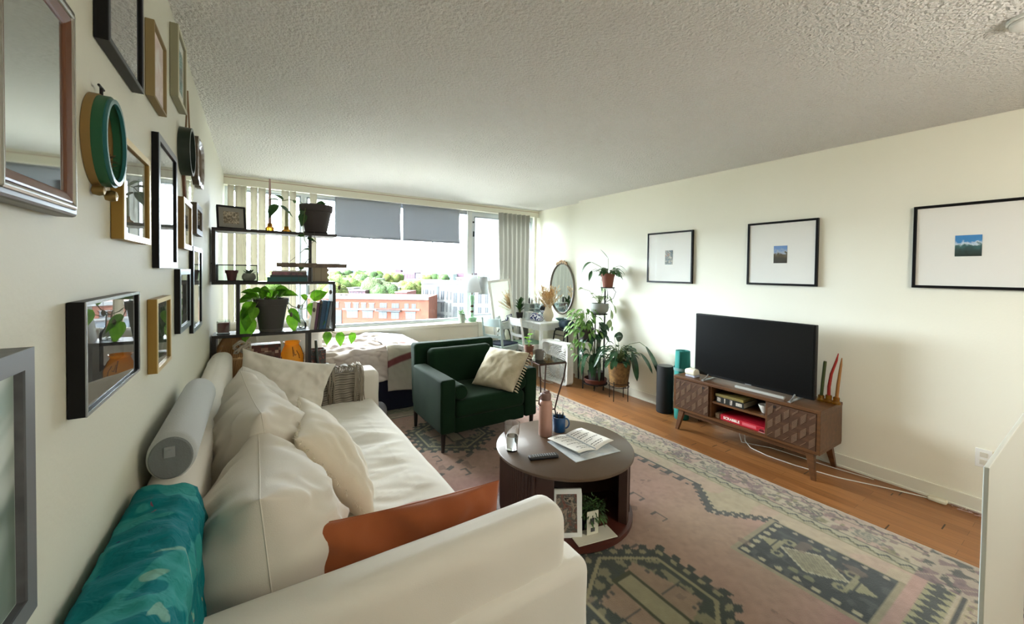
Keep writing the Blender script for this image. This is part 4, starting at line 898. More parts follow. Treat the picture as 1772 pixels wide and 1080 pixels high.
def mosaic():
    m = M('mosaic_box', '#6b3b2f', .6); nt = m.node_tree; L = nt.links; b = nt.nodes['Principled BSDF']
    tc = nt.nodes.new('ShaderNodeTexCoord'); mp = nt.nodes.new('ShaderNodeMapping'); mp.inputs['Scale'].default_value = (42, 42, 42); L.new(tc.outputs['Object'], mp.inputs[0])
    v = nt.nodes.new('ShaderNodeTexVoronoi'); v.distance = 'CHEBYCHEV'; v.inputs['Scale'].default_value = 1; v.inputs['Randomness'].default_value = .0; L.new(mp.outputs[0], v.inputs['Vector'])
    r = nt.nodes.new('ShaderNodeValToRGB'); r.color_ramp.interpolation = 'CONSTANT'
    s = nt.nodes.new('ShaderNodeSeparateColor'); L.new(v.outputs['Color'], s.inputs[0]); L.new(s.outputs[0], r.inputs[0])
    for i, (p, c) in enumerate(((0, '#5a2f27'), (.4, '#8a6a58'), (.62, '#b59a85'), (.8, '#45302a'))):
        e = r.color_ramp.elements[i] if i < 2 else r.color_ramp.elements.new(p)
        e.position = p; e.color = lin(c)
    L.new(r.outputs[0], b.inputs['Base Color']); return m
obj('box_body', MB().box(-.105, .10, -.06, .06, 0, .30), mosaic(), px_, bevel=.003)
obj('panel', MB().box(-.045, .055, -.0625, -.060, .0, .24), M('face_panel', '#7c6154', .7, var=(20, '#5b4238')), px_)
fc = obj('painted_face', MB().lathe([(0, 0), (.032, 0), (.032, .002), (0, .002)], 28, (.005, -.0655, .17), 'Y'), M('face_tone', '#a3806c', .7), px_)
fc.scale = (1, 1, 1)
obj('painted_arch', MB().tube([(.005+.042*math.cos(a*PI/12), -.064, .17+.05*math.sin(a*PI/12)) for a in range(-3, 16)], .004, 6), M('arch_dark', '#4a2f28', .7), px_)
av = thing('amber_vase', 'glowing amber glass vase with dark streaks on the lower shelf', 'vase', (.262, SY, zD))
am2 = M('amber_opal', '#f3bd55', .15, transl=.6)
obj('vase_body', MB().lathe([(0, 0), (.05, 0), (.07, .05), (.085, .14), (.083, .20), (.058, .262), (.05, .28), (.062, .30), (.066, .302), (.058, .298), (.046, .28), (.055, .26)], 36), am2, av, smooth=True)
sk = MB()
for i in range(9):
    a = rnd.uniform(PI, 2*PI); z = rnd.uniform(.06, .22); l_ = rnd.uniform(-.5, .5); pts = []
    for k in range(6):
        zz_ = z+k*.012*rnd.choice((1, 1, -.3)); aa = a+l_*k*.22
        rr_ = np.interp(zz_, [0, .05, .14, .2, .262], [.05, .07, .085, .083, .058])+.001; pts.append((rr_*math.cos(aa), rr_*math.sin(aa), zz_))
    sk.tube(pts, .0028, 5)
obj('streaks', sk, M('streak_brown', '#6b3d12', .3), av)
solo('bottle_candle', MB().lathe([(0, 0), (.016, 0), (.016, .12), (.012, .13), (.004, .15), (0, .15)], 16), M('candle_green', '#3e5a24', .4), 'short green candle beside the lantern on the lower shelf', 'candle', (-.225, 3.68, zD+.001), smooth=True)
solo('teal_tin', MB().lathe([(0, 0), (.022, 0), (.022, .09), (0, .09)], 20), M('tin_teal', '#2f7078', .4), 'small teal tin beside the green candle on the lower shelf', 'tin', (-.165, 3.66, zD+.001), smooth=True)
# ------------------------------------------------------------------ bed
bedc = W('bed', 'bed with a navy skirt under the long window', 'bed', (.75, 4.66, 0))
wp('bed_skirt', MB().rbox((.76, 4.66, .20), (1.98, .98, .40), .01, 20, lambda v: Vector((v.x, v.y+.006*math.sin(v.x*40)*(1 if abs(v.y) > .45 else 0), v.z))), M('navy_cloth', '#14162f', .9, bump=(60, .2)), bedc, smooth='all')
wp('mattress', MB().rbox((.76, 4.66, .50), (1.98, .96, .20), .05, 4), M('mattress_white', '#dcdcdc', .8), bedc, smooth='all')
def duvet_mat():
    m = M('striped_duvet', '#c9c2bd', .85, sheen=.2); nt = m.node_tree; L = nt.links; b = nt.nodes['Principled BSDF']
    tc = nt.nodes.new('ShaderNodeUVMap'); tc.uv_map = 'uv'; s = nt.nodes.new('ShaderNodeSeparateXYZ'); L.new(tc.outputs[0], s.inputs[0])
    r = nt.nodes.new('ShaderNodeValToRGB'); r.color_ramp.interpolation = 'LINEAR'
    stops = ((0, '#b9b0a6'), (.16, '#a59d93'), (.17, '#6e3336'), (.21, '#6e3336'), (.22, '#b3aca0'), (.36, '#bdb7aa'), (.37, '#9a5a4e'), (.40, '#9a5a4e'), (.41, '#c9c5c2'), (.58, '#cfccd0'), (.59, '#b78d8c'), (.61, '#cdd0da'), (.74, '#b7c4d6'), (.76, '#e0e0e2'), (.9, '#c3ccd8'))
    for i, (p, c) in enumerate(stops):
        e = r.color_ramp.elements[i] if i < 2 else r.color_ramp.elements.new(p)
        e.position = p; e.color = lin(c)
    ma = nt.nodes.new('ShaderNodeMath'); ma.operation = 'MULTIPLY_ADD'; ma.inputs[1].default_value = -.16; L.new(s.outputs['X'], ma.inputs[0]); L.new(s.outputs['Y'], ma.inputs[2]); L.new(ma.outputs[0], r.inputs[0]); L.new(r.outputs[0], b.inputs['Base Color']); return m
def cloth_uv(o, nu, nv):
    me = o.data; uv = me.uv_layers.new(name='uv')
    for lp in me.loops:
        k = lp.vertex_index; uv.data[lp.index].uv = ((k % (nu+1))/nu, (k//(nu+1))/nv)
def dv(x0, x1, yA, zA_, yB, drop, amp, top, slant=0):
    def f(u, v):
        x = x0+(x1-x0)*u
        d0 = drop; flat = yB-yA; tot = d0+flat; s = v*tot
        h = top(x)
        if s < d0: y = yA-.03*(1-s/d0); z = h-(d0-s)
        else: y = yA+(s-d0); z = h
        rc_ = .09; e = abs(s-d0)
        if e < rc_: z -= (rc_-e)**2/(2*rc_)*.6; y += (rc_-e)**2/(2*rc_)*.5
        w_ = amp*(nz(x*3+s*5, s*4-x*5, 2)*.7+nz(x*7-s*9, s*9+x*4, 5)*.45+nz(x*16+s*22, s*20, 8)*.2)
        if s < d0: y -= abs(w_)*1.2
        z += w_ if s >= d0 else 0
        return (x, y, z)
    return f
topf = lambda x: .625+.06*math.exp(-((x-1.25)/.35)**2)+.02*math.sin(x*3)-.0*x
nu, nv = 120, 90
du = W('duvet', 'rumpled pink and beige comforter spread over the bed', 'comforter', (.5, 4.6, .6))
o = wp('comforter', MB().grid(150, 100, dv(.0, 1.30, 4.17, 0, 5.10, .34, .06, lambda x: topf(x)+.01)), M('pink_beige_cotton', '#c4b8b4', .85, sheen=.2, var=(2.2, '#b3a595')), du, smooth='all', solid=.012, fix=False)
sd_ = W('striped_blanket', 'striped blanket hanging over the foot end of the bed', 'blanket', (1.5, 4.5, .6))
o = obj('cover', MB().grid(nu, nv, dv(1.16, 1.80, 4.135, 0, 5.12, .47, .022, lambda x: topf(x)+.03-max(0, x-1.6)*.5)), duvet_mat(), sd_, smooth='all', fix=False); o.location = -sd_.location; cloth_uv(o, nu, nv)
sm = o.modifiers.new('s', 'SOLIDIFY'); sm.thickness = .012
wP = M('pillow_white', '#d9d5cc', .85, sheen=.2)
cushion('cream bed pillow behind the lantern on the shelf', (-.06, 4.62, .80), .50, .42, .20, wP, 21, 0, .1, .2, base=T4(rot=(PI/2+.35, 0, 0)), wr=.012, name='bed_pillow')
cushion('large white bed pillow arching behind the amber vase', (.30, 4.46, .80), .60, .40, .22, M('pillow_white2', '#dfddd8', .85, sheen=.2), 22, 0, 0, .05, base=T4(rot=(PI/2+.3, 0, 0)), wr=.01, name='bed_pillow')
dp = thing('tin_planter', 'dark printed square planter on the bedside behind the shelf', 'planter', (.475, 4.02, .60))
ns = thing('bedside_stand', 'narrow dark bedside stand behind the shelf unit', 'stand', (.47, 4.02, 0))
obj('top', MB().box(-.12, .12, -.09, .09, .575, .598), blkW, ns); obj('column', MB().box(-.03, .03, -.03, .03, .02, .575), blkW, ns); obj('foot', MB().box(-.11, .11, -.09, .09, 0, .02), blkW, ns)
obj('planter_body', MB().box(-.075, .075, -.06, .06, 0, .006).box(-.075, .075, -.06, -.055, 0, .155).box(-.075, .075, .055, .06, 0, .155).box(-.075, -.07, -.06, .06, 0, .155).box(.07, .075, -.06, .06, 0, .155), artM('printed_tin', ['#2b2c2c', '#5a5a52', '#3a3436', '#8f4a3c', '#8a8a80'], 26, 4), dp)
solo('taper_candle', MB().tube([(0, 0, .0), (-.015, 0, .13), (-.022, 0, .25)], [.015, .0135, .011], 10), M('slate_wax', '#2f3a35', .4), 'dark slate taper candle behind the throw on the sofa arm', 'candle', (.485, 3.93, .60), smooth=True)
ns2 = solo('candle_holder', MB().lathe([(0, 0), (.03, 0), (.034, .006), (.018, .01), (.018, .03), (0, .03)], 20), amber, 'low amber holder at the foot of the slate candle', 'candle holder', (.485, 3.93, .598), smooth=True)
ns2.location = (.45, 3.94, .598)
solo('white_cloth_bundle', MB().rbox((0, 0, .09), (.16, .14, .18), .07, 6, lambda v: Vector((v.x+.01*nz(v.x*9, v.y*9, v.z*9), v.y, v.z))), M('bundle_grey', '#8f8f96', .9), 'pale cloth bundle on the floor beyond the sofa arm', 'cloth', (1.02, 3.95, .012), smooth='all')
# ------------------------------------------------------------------ window dressings
slatM = M('blind_slat', '#d5d2c3', .6, transl=.22, var=(3, '#dbd8ca'))
curM = M('grey_curtain', '#94938a', .9, transl=.12, bump=(200, .2))
for i, (a, b, lb) in enumerate(((-.24, -.185, 'first slat of the vertical blind, beside the left wall'), (-.175, -.07, 'second slat of the vertical blind, wide and pleated'), (-.035, .03, 'third slat of the vertical blind behind the black picture frame'), (.038, .108, 'fourth slat of the vertical blind left of the pink candle'), (.262, .335, 'fifth slat of the vertical blind right of the pink candle'), (.342, .41, 'sixth slat of the vertical blind beside the fifth'), (.553, .63, 'last slat of the vertical blind behind the hanging plant'))):
    sl_ = solo('blind_slat', MB().grid(8, 30, lambda u, v, a=a, b=b: (a+(b-a)*u, 5.275+.014*math.sin(u*PI*(4 if i == 1 else 1))+.004*nz(v*3, u, i), .745+.01+v*1.635)), slatM, lb, 'window blind', smooth='all', solid=.0015)
cu_ = W('curtain', 'grey floor length curtain gathered at the right end of the window', 'curtain', (3.5, 5.12, 0))
def cf(u, v):
    x0, x1 = 3.13+.09*(1-v), 3.72+.10*(1-v)*0; x = x0+(x1-x0)*u
    return (x, 5.235-.02+.035*math.sin(u*44+.6*math.sin(v*3))*(1-.3*v)+.01*nz(u*9, v*3, 1), .01+v*2.385)
wp('drape', MB().grid(150, 40, cf), curM, cu_, smooth='all')
rbl = M('roller_fabric', '#a9b0bb', .8, transl=.15, bump=(120, .15))
for x0, x1, lb in ((.845, 1.685, 'left grey roller blind half lowered over the middle window'), (1.705, 2.565, 'right grey roller blind half lowered over the middle window')):
    t = thing('roller_blind', lb, 'roller blind', ((x0+x1)/2, 5.385, 2.41)); h = (x1-x0)/2
    obj('fabric', MB().grid(24, 12, lambda u, v: (-h+2*h*u-.012*math.sin(PI*v)*(1 if u > .98 else 0), .004*nz(u*3, v*2, x0)+.004*math.sin(u*9), -.50*(1-v)-.0)), rbl, t, smooth='all', solid=.002)
    obj('roller_tube', MB().lathe([(0, -h), (.018, -h), (.018, h), (0, h)], 20, (0, .015, -.012), 'X'), rbl, t, smooth=True)
    obj('hem_bar', MB().box(-h, h, -.004, .004, -.512, -.498), M('hem_grey', '#7c838c', .6) if 'hem_grey' not in MATS else MATS['hem_grey'], t)
    obj('pull_tab', MB().box(-.008, .008, -.004, .002, -.53, -.51), MATS['hem_grey'], t)
# ------------------------------------------------------------------ sill objects
SZ = .745
lp_ = thing('table_lamp', 'mint green turned table lamp with a white shade on the sill', 'lamp', (2.70, 5.23, SZ))
mint = M('mint_glaze', '#8fbf9b', .3, coat=.3)
obj('base', MB().lathe([(0, 0), (.066, 0), (.068, .02), (.074, .05), (.070, .062), (.03, .078), (.018, .11), (.017, .13), (.016, .25), (.024, .27), (.030, .31), (.040, .34), (.036, .36), (.034, .385), (.012, .39), (.006, .40), (.006, .47)], 32), mint, lp_, smooth=True)
M('bronze', '#4a342a', .4, metal=.6)
for z in (.135, .215): obj('dark_collar', MB().lathe([(.021, z), (.024, z+.015), (.021, z+.03)], 24, cap=False), MATS['bronze'], lp_, smooth=True)
obj('neck', MB().lathe([(.009, .39), (.009, .45)], 16), MATS['bronze'], lp_, smooth=True)
obj('lamp_shade', MB().lathe([(.135, .435), (.082, .69)], 40, cap=False), M('shade_white', '#e3e6e8', .8, transl=.35), lp_, smooth=True, solid=.003)
obj('finial', MB().lathe([(.004, .69), (.009, .70), (.004, .715), (0, .72)], 12), MATS['bronze'], lp_, smooth=True)
obj('cord', MB().tube([(.02, -.06, .004), (.05, -.088, .006), (.055, -.095, -.03), (.06, -.092, -.2), (.05, -.09, -.4), (.07, -.09, -.7)], .003, 6), M('cord_beige', '#b3a691', .6), lp_, smooth=True)
l2 = thing('gooseneck_lamp', 'slim reading lamp with a grey shade and thin bent arm on the sill', 'lamp', (2.99, 5.28, SZ))
obj('arm', MB().tube([(.06, 0, .01), (.07, 0, .35), (.05, 0, .55), (.0, 0, .70), (-.03, 0, .745), (-.06, 0, .72), (-.07, 0, .66)], .004, 8), M('arm_steel', '#8a8f92', .35, metal=.6), l2, smooth=True)
obj('lamp_shade', MB().lathe([(.075, .40), (.06, .66)], 28, (-.075, 0, 0), cap=False), M('shade_grey', '#b9bcbc', .8, transl=.3), l2, smooth=True, solid=.003)
obj('base', MB().lathe([(0, 0), (.05, 0), (.05, .012), (0, .014)], 24, (.06, 0, 0)), MATS['arm_steel'], l2, smooth=True)
sp1 = thing('sill_plant', 'small leafy plant in a pale green ribbed pot on the sill', 'plant', (2.535, 5.22, SZ))
obj('pot', MB().lathe([(0, 0), (.044, 0), (.05, .012), (.050, .115), (.045, .115), (.043, .02), (0, .02)], 24), M('pale_green_pot', '#a9b8a8', .4), sp1, smooth=False)
lv = MB()
for i in range(46):
    a = rnd.uniform(0, 6.28); b_ = Vector((.03*math.cos(a), .03*math.sin(a), .10+rnd.uniform(0, .07))); lv.leaf(b_, (math.cos(a), math.sin(a), rnd.uniform(.1, 1.6)), rnd.uniform(.04, .075), .025, .4, seg=4)
obj('foliage', lv, M('jade_leaf', '#6f8f63', .5, transl=.2), sp1, fix=False)
# ------------------------------------------------------------------ floor mirror
mirM = M('mirror_silver', '#e8eeec', .02, metal=1)
fm = thing('floor_mirror', 'tall white framed floor mirror leaning against the sill', 'mirror', (3.23, 4.975, 0.003), (math.radians(-6.6), math.radians(-5.5), 0))
obj('frame', MB().box(-.19, .19, -.012, .012, 0, .035).box(-.19, .19, -.012, .012, 1.345, 1.38).box(-.19, -.155, -.012, .012, .035, 1.345).box(.155, .19, -.012, .012, .035, 1.345), whiteM, fm, bevel=.002)
obj('mirror_glass', MB().box(-.155, .155, -.004, .004, .035, 1.345), mirM, fm)
# ------------------------------------------------------------------ desk
dk = W('writing_desk', 'white painted writing desk in the corner by the oval mirror', 'desk', (3.65, 4.83, 0))
dw = M('desk_white', '#f3f6f6', .4)
wp('desktop', MB().box(3.365, 3.945, 4.42, 5.16, .745, .77), dw, dk, bevel=.005)
wp('apron', MB().box(3.40, 3.91, 4.46, 5.12, .655, .745), dw, dk)
for (a, b_) in ((4.50, 4.76), (4.79, 5.08)):
    d = wp('drawer', MB().box(3.392, 3.41, a, b_, .665, .738), dw, dk, bevel=.002)
    obj('knob', MB().lathe([(0, -.022), (.010, -.02), (.010, -.012), (.004, 0)], 12, (3.392, (a+b_)/2, .70), 'X'), dw, d, smooth=True)
for x in (3.42, 3.89):
    for y in (4.48, 5.10):
        wp('leg', MB().prism([(x-.022, y-.022), (x+.022, y-.022), (x+.022, y+.022), (x-.022, y+.022)], 0, .655), dw, dk, bevel=.003)
# chairs
def make_chair(name, label, mat, padm, loc, rot):
    t = thing(name, label, 'chair', loc, rot)   # front faces +X
    obj('seat', MB().rbox((0, 0, .435), (.38, .38, .03), .012, 2), mat, t, smooth='all')
    obj('seat_pad', MB().rbox((.0, 0, .460), (.35, .35, .025), .012, 3), padm, t, smooth='all')
    obj('seat_frame', MB().box(-.17, .17, -.17, -.15, .37, .42).box(-.17, .17, .15, .17, .37, .42).box(-.17, -.15, -.15, .15, .37, .42).box(.15, .17, -.15, .15, .37, .42), mat, t)
    for y in (-.165, .165):
        obj('leg', MB().tube([(.165, y, .42), (.175, y, 0)], [.018, .014], 10), mat, t, smooth=True)
        obj('leg', MB().tube([(-.20, y, 0), (-.17, y, .42), (-.195, y, .62), (-.235, y, .84)], [.014, .018, .016, .014], 10), mat, t, smooth=True)
    def rail(z0_, z1_, x0_, x1_):
        mb = MB(); n = 10; vs = []
        for i in range(n+1):
            y = -.16+.32*i/n; c = -.03*(1-(y/.16)**2)
            for (x, z) in ((x0_, z0_), (x0_+.016, z0_), (x1_+.016, z1_), (x1_, z1_)): vs.append((x+c, y, z))
        fs = []
        for i in range(n):
            a = i*4
            for k in range(4): fs.append((a+k, a+(k+1) % 4, a+4+(k+1) % 4, a+4+k))
        fs += [(0, 3, 2, 1), (n*4, n*4+1, n*4+2, n*4+3)]
        return mb.add(vs, fs)
    obj('back_rail', rail(.72, .83, -.222, -.238), mat, t, smooth=True)
    obj('back_rail', rail(.56, .60, -.195, -.20), mat, t, smooth=True)
    return t
mintP = M('mint_pad', '#9fc2ad', .8)
make_chair('wooden_chair', 'white painted wooden chair with a mint seat pad at the desk', M('chair_white', '#f3f5f6', .4), mintP, (3.38, 4.74, 0), math.radians(-4))
make_chair('wooden_chair', 'pale blue painted wooden chair behind the white chair', M('chair_pale_blue', '#b4c8c8', .45), M('navy_pad', '#1f2a44', .8), (3.07, 4.55, 0), math.radians(75)) if 0 else None
mc = make_chair('wooden_chair', 'pale blue painted chair between the white chair and the floor mirror', M('chair_pale_blue', '#b4c8c8', .45), M('navy_pad', '#1f2a44', .8), (3.36, 5.02, 0), math.radians(12))
mc.location = (3.00, 4.87, 0); mc.rotation_euler = (0, 0, math.radians(18))
# stool
stl = W('metal_stool', 'black metal stool with arched legs between desk and fan', 'stool', (3.68, 4.25, 0))
for y in (4.13, 4.35):
    wp('arch_leg', MB().tube([(3.52, y, 0), (3.54, y, .55), (3.56, y, .66), (3.62, y, .70), (3.72, y, .70), (3.78, y, .66), (3.80, y, .55), (3.82, y, 0)], .009, 8), blk, stl, smooth=True)
wp('top_frame', MB().box(3.58, 3.76, 4.11, 4.37, .675, .70), blk, stl, bevel=.005)
wp('side_bars', MB().tube([(3.545, 4.13, .55), (3.545, 4.35, .55)], .006, 6).tube([(3.54, 4.13, .62), (3.54, 4.35, .62)], .006, 6), blk, stl)
solo('cloth_bag', MB().rbox((0, 0, .06), (.17, .2, .12), .05, 6, lambda v: Vector((v.x+.012*nz(v.x*20, v.y*20, v.z*20), v.y+.01*nz(v.y*20, 3, v.z*20), v.z))), M('navy_bag', '#1d3442', .8), 'dark blue cloth bag heaped on the black metal stool', 'bag', (3.68, 4.24, .702), smooth='all')
# box fan
fn = thing('box_fan', 'white square box fan standing on the floor before the desk', 'fan', (3.45, 4.165, 0), math.radians(3))
fw_ = M('fan_white', '#eceeec', .45)
def rrect(w, h, r, n=6):
    p = []
    for cx, cy, a0 in ((w-r, h-r, 0), (-w+r, h-r, 90), (-w+r, -h+r, 180), (w-r, -h+r, 270)):
        for i in range(n+1): a = math.radians(a0+90*i/n); p.append((cx+r*math.cos(a), cy+r*math.sin(a)))
    return p
outer = rrect(.265, .275, .05); inner = rrect(.235, .245, .045); n_ = len(outer)
mb = MB()
for x, flip in ((-.055, 0), (.055, 1)):
    vs = [(x, a, b+.28) for a, b in outer]+[(x, a, b+.28) for a, b in inner]; mb.add(vs, [(i, (i+1) % n_, n_+(i+1) % n_, n_+i) for i in range(n_)])
mb.add([(-.055, a, b+.28) for a, b in outer]+[(.055, a, b+.28) for a, b in outer], [(i, (i+1) % n_, n_+(i+1) % n_, n_+i) for i in range(n_)])
mb.add([(-.055, a, b+.28) for a, b in inner]+[(.055, a, b+.28) for a, b in inner], [(i, n_+i, n_+(i+1) % n_, (i+1) % n_) for i in range(n_)])
obj('housing', mb, fw_, fn, smooth=True)
gr = MB()
for k in range(36):
    a0 = 2*PI*k/36; pts = []
    for j in range(9):
        r = .04+.21*j/8; a = a0+.9*(j/8); y, z = r*math.cos(a), r*math.sin(a)
        y = max(-.236, min(.236, y*1.15)); z = max(-.246, min(.246, z*1.15)); pts.append((-.052, y, z+.28))
    gr.tube(pts, .0034, 4)
for r in (.10, .17, .235): gr.tube([(-.053, r*math.cos(t*PI/18), .28+r*math.sin(t*PI/18)) for t in range(36)], .0018, 4, closed=True)
obj('grille', gr, fw_, fn)
gr2 = MB()
for k in range(40):
    y = -.23+k*.46/39; gr2.tube([(.05, y, .04), (.05, y, .52)], .0036, 4)
obj('rear_grille', gr2, fw_, fn)
obj('hub', MB().lathe([(0, -.057), (.038, -.055), (.04, -.048)], 24, (0, 0, .28), 'X'), fw_, fn, smooth=True)
bl_ = MB()
for k in range(5):
    a0 = 2*PI*k/5
    def bf(u, v, a0=a0): r = .04+.175*u; a = a0+(v-.5)*1.0+u*.25; return ((v-.5)*.045, r*math.cos(a), .28+r*math.sin(a))
    bl_.grid(6, 6, bf)
obj('blades', bl_, M('fan_blade', '#c3c8c8', .4), fn, smooth='all', solid=.002)
obj('speed_knob', MB().lathe([(0, -.066), (.020, -.064), (.022, -.055)], 20, (0, -.19, .485), 'X').lathe([(.030, -.058), (.038, -.058), (.038, -.052)], 24, (0, -.19, .485), 'X'), whiteM, fn, smooth=True)
obj('feet', MB().box(-.08, .08, -.20, -.17, 0, .012).box(-.08, .08, .17, .20, 0, .012), fw_, fn)
obj('carry_handle', MB().tube([(0, -.06, .553), (0, -.05, .575), (0, .05, .575), (0, .06, .553)], .008, 8), fw_, fn, smooth=True)
solo('fan_cord', MB().tube([(3.39, 4.40, .02), (3.33, 4.36, .006), (3.28, 4.24, .006), (3.31, 4.14, .006), (3.36, 4.12, .006), (3.38, 4.3, .006)], .0035, 6), cb, 'white cord looped on the floor at the foot of the box fan', 'cable', smooth=True)
# desk things, desktop z=.77
DZ = .77
og = thing('drawer_organiser', 'clear acrylic drawer organiser on the far end of the desk', 'organiser', (3.70, 5.03, DZ))
acr = glassM('acrylic', '#dfe6e6', 1.45, extra=.12)
wl = M('acrylic_edge', '#c9d2d2', .3)
fr2 = MB()
for z in (.0, .075, .15, .225): fr2.box(-.15, .15, -.07, .07, z, z+.006)
for x in (-.15, -.05, .05, .145): fr2.box(x, x+.005, -.07, .07, 0, .23)
obj('case', fr2, wl, og)
for i in range(3):
    for j in range(3):
        d = obj('drawer', MB().box(-.143+i*.1, -.052+i*.1, -.073, -.069, .010+j*.075, .070+j*.075), acr, og)
        obj('knob', MB().box(-.115+i*.1, -.08+i*.1, -.079, -.073, .036+j*.075, .042+j*.075), M('knob_dark', '#565c5c', .4) if 'knob_dark' not in MATS else MATS['knob_dark'], d)
for i, (x, y, h, r, c, lb) in enumerate(((-.10, 0, .12, .014, '#2a2a2c', 'slim dark cosmetic bottle on the acrylic organiser'), (-.04, .01, .085, .022, '#d9dcdc', 'squat frosted jar on the acrylic organiser'), (.03, 0, .13, .018, '#e3e3df', 'tall frosted cosmetic bottle on the acrylic organiser'), (.09, .01, .10, .02, '#cfd4d2', 'round pale jar at the right of the acrylic organiser'))):
    t = thing('cosmetic_bottle', lb, 'bottle', (3.70+x, 5.03+y, DZ+.231))
    obj('bottle_body', MB().lathe([(0, 0), (r, 0), (r, h*.6), (r*.5, h*.7), (r*.5, h*.75), (0, h*.75)], 16), M('cosm_%d' % i, c, .3), t, smooth=True)
    obj('cap', MB().lathe([(r*.55, h*.75), (r*.55, h), (0, h)], 14), whiteM, t, smooth=True)
po = thing('cosmetic_pouch', 'blue and white patterned pouch on the desk', 'pouch', (3.50, 4.70, DZ))
def pouch_mat():
    m = M('pouch_print', '#e8eaf0', .8); nt = m.node_tree; L = nt.links; b = nt.nodes['Principled BSDF']; tc = nt.nodes.new('ShaderNodeTexCoord')
    w = nt.nodes.new('ShaderNodeTexWave'); w.inputs['Scale'].default_value = 13; w.inputs['Distortion'].default_value = 9; w.inputs['Detail'].default_value = 1; w.inputs['Detail Scale'].default_value = 1.2; L.new(tc.outputs['Object'], w.inputs[0])
    r = nt.nodes.new('ShaderNodeValToRGB'); r.color_ramp.elements[0].position = .5; r.color_ramp.elements[1].position = .54; r.color_ramp.elements[0].color = lin('#232d6e'); r.color_ramp.elements[1].color = lin('#eceef4')
    L.new(w.outputs[0], r.inputs[0]); L.new(r.outputs[0], b.inputs['Base Color']); return m
obj('pouch_body', MB().rbox((0, 0, .055), (.10, .27, .11), .04, 8, lambda v: Vector((v.x*(1-.5*max(0, v.z+.03)/.085), v.y*(1-.12*max(0, v.z)/.055)+.01*nz(v.y*15, v.z*15, 1), v.z+.012*nz(v.y*8, 4, 4)))), pouch_mat(), po, smooth='all')
obj('zip', MB().box(-.006, .006, -.02, .06, .104, .114), M('coral_zip', '#c9564c', .5), po)
tb_ = thing('tissue_box', 'small frosted white box behind the patterned pouch', 'box', (3.50, 4.89, DZ))
obj('casing', MB().rbox((0, 0, .055), (.10, .08, .11), .012, 2), M('frost_white', '#dce3e6', .3), tb_, smooth='all'); obj('lid', MB().rbox((0, 0, .115), (.104, .084, .012), .004, 1), whiteM, tb_, smooth='all')
mm_ = thing('makeup_mirror', 'small round chrome makeup mirror on the desk', 'mirror', (3.72, 4.80, DZ), math.radians(35))
chr_ = M('chrome', '#c8ccce', .15, metal=1)
obj('stand', MB().lathe([(0, 0), (.05, 0), (.045, .01), (.006, .016), (.005, .07)], 24), chr_, mm_, smooth=True)
obj('rim', MB().tube([(0, .072*math.cos(t*PI/18), .145+.072*math.sin(t*PI/18)) for t in range(36)], .008, 8, closed=True), M('rim_grey', '#8f9496', .25, metal=.7), mm_, smooth=True)
obj('mirror_glass', MB().lathe([(0, -.003), (.07, -.003), (.07, .003), (0, .003)], 36, (0, 0, .145), 'X'), M('mirror_face', '#eef2f2', .05, metal=1), mm_)
vs_ = solo('ceramic_vase', MB().lathe([(0, 0), (.045, 0), (.05, .01), (.078, .07), (.080, .10), (.05, .18), (.046, .23), (.055, .25), (.048, .25), (.042, .23), (.045, .18), (.07, .09), (0, .01)], 40), M('bisque', '#ddd0b8', .6), 'cream ceramic vase holding dried grass on the desk', 'vase', (3.70, 4.55, DZ), smooth=True)
pg_ = thing('dried_pampas', 'bunch of dried tan pampas grass in the cream vase', 'dried flowers', (3.70, 4.55, DZ+.02))
pm_ = MB(); pf_ = MB()
for i in range(95):
    a = rnd.uniform(0, 6.28); sp_r = rnd.uniform(.04, .24); h = rnd.uniform(.34, .50)
    if i < 12: sp_r = rnd.uniform(.24, .32); h = rnd.uniform(.28, .36); a = rnd.uniform(2.2, 4.4)
    tip = Vector((sp_r*math.cos(a)*.8, sp_r*math.sin(a), h)); mid = Vector((tip.x*.35, tip.y*.35, h*.62))
    pm_.tube([(tip.x*.05, tip.y*.05, .0), (tip.x*.12, tip.y*.12, .22), tuple(mid), tuple(tip)], .0014, 4)
    d = (tip-mid)
    for k in range(9):
        b_ = mid+d*(k/9); pf_.leaf(b_, d.normalized()+Vector((rnd.uniform(-.35, .35), rnd.uniform(-.35, .35), .1)), .06, .014, .3, seg=3)
obj('stalks', pm_, M('straw', '#bd9c6c', .8), pg_)
obj('plumes', pf_, M('pampas', '#c99f68', .85, var=(12, '#dcc39a')), pg_, fix=False)
bt2 = MB(); bs_ = MB()
for i in range(7):
    a = 2.4+i*.22; x, y, z = .10*math.cos(a)-.02, .22+.02*i*math.sin(i), .34+.035*i-.02*(i % 2); bt2.lathe([(0, -.009), (.007, -.005), (.009, 0), (.007, .005), (0, .009)], 10, (x, y, z)); bs_.tube([(0, .02, .2), (x*.6, y*.6, z*.8), (x, y, z)], .0009, 4)
ds = obj('cotton_balls', bt2, whiteM, pg_, smooth=True); obj('cotton_stems', bs_, MATS['straw'], pg_)
bw = thing('teal_bowl', 'shallow teal bowl at the near corner of the desk', 'bowl', (3.76, 4.50, DZ)) ; bw.location = (3.84, 4.50, DZ)
bw.location = (3.79, 4.475, DZ)
vs_.location = (3.64, 4.60, DZ); pg_.location = (3.64, 4.60, DZ+.02)
obj('bowl_body', MB().lathe([(0, 0), (.035, 0), (.04, .006), (.085, .035), (.092, .046), (.086, .044), (.04, .014), (0, .012)], 36), M('teal_glaze', '#3c8f94', .3, coat=.4), bw, smooth=True)
obj('contents', MB().rbox((0, 0, .034), (.10, .10, .024), .011, 4, lambda v: Vector((v.x, v.y, v.z+.008*nz(v.x*30, v.y*30, 2)))), M('bowl_contents', '#3a3230', .8), bw, smooth='all')
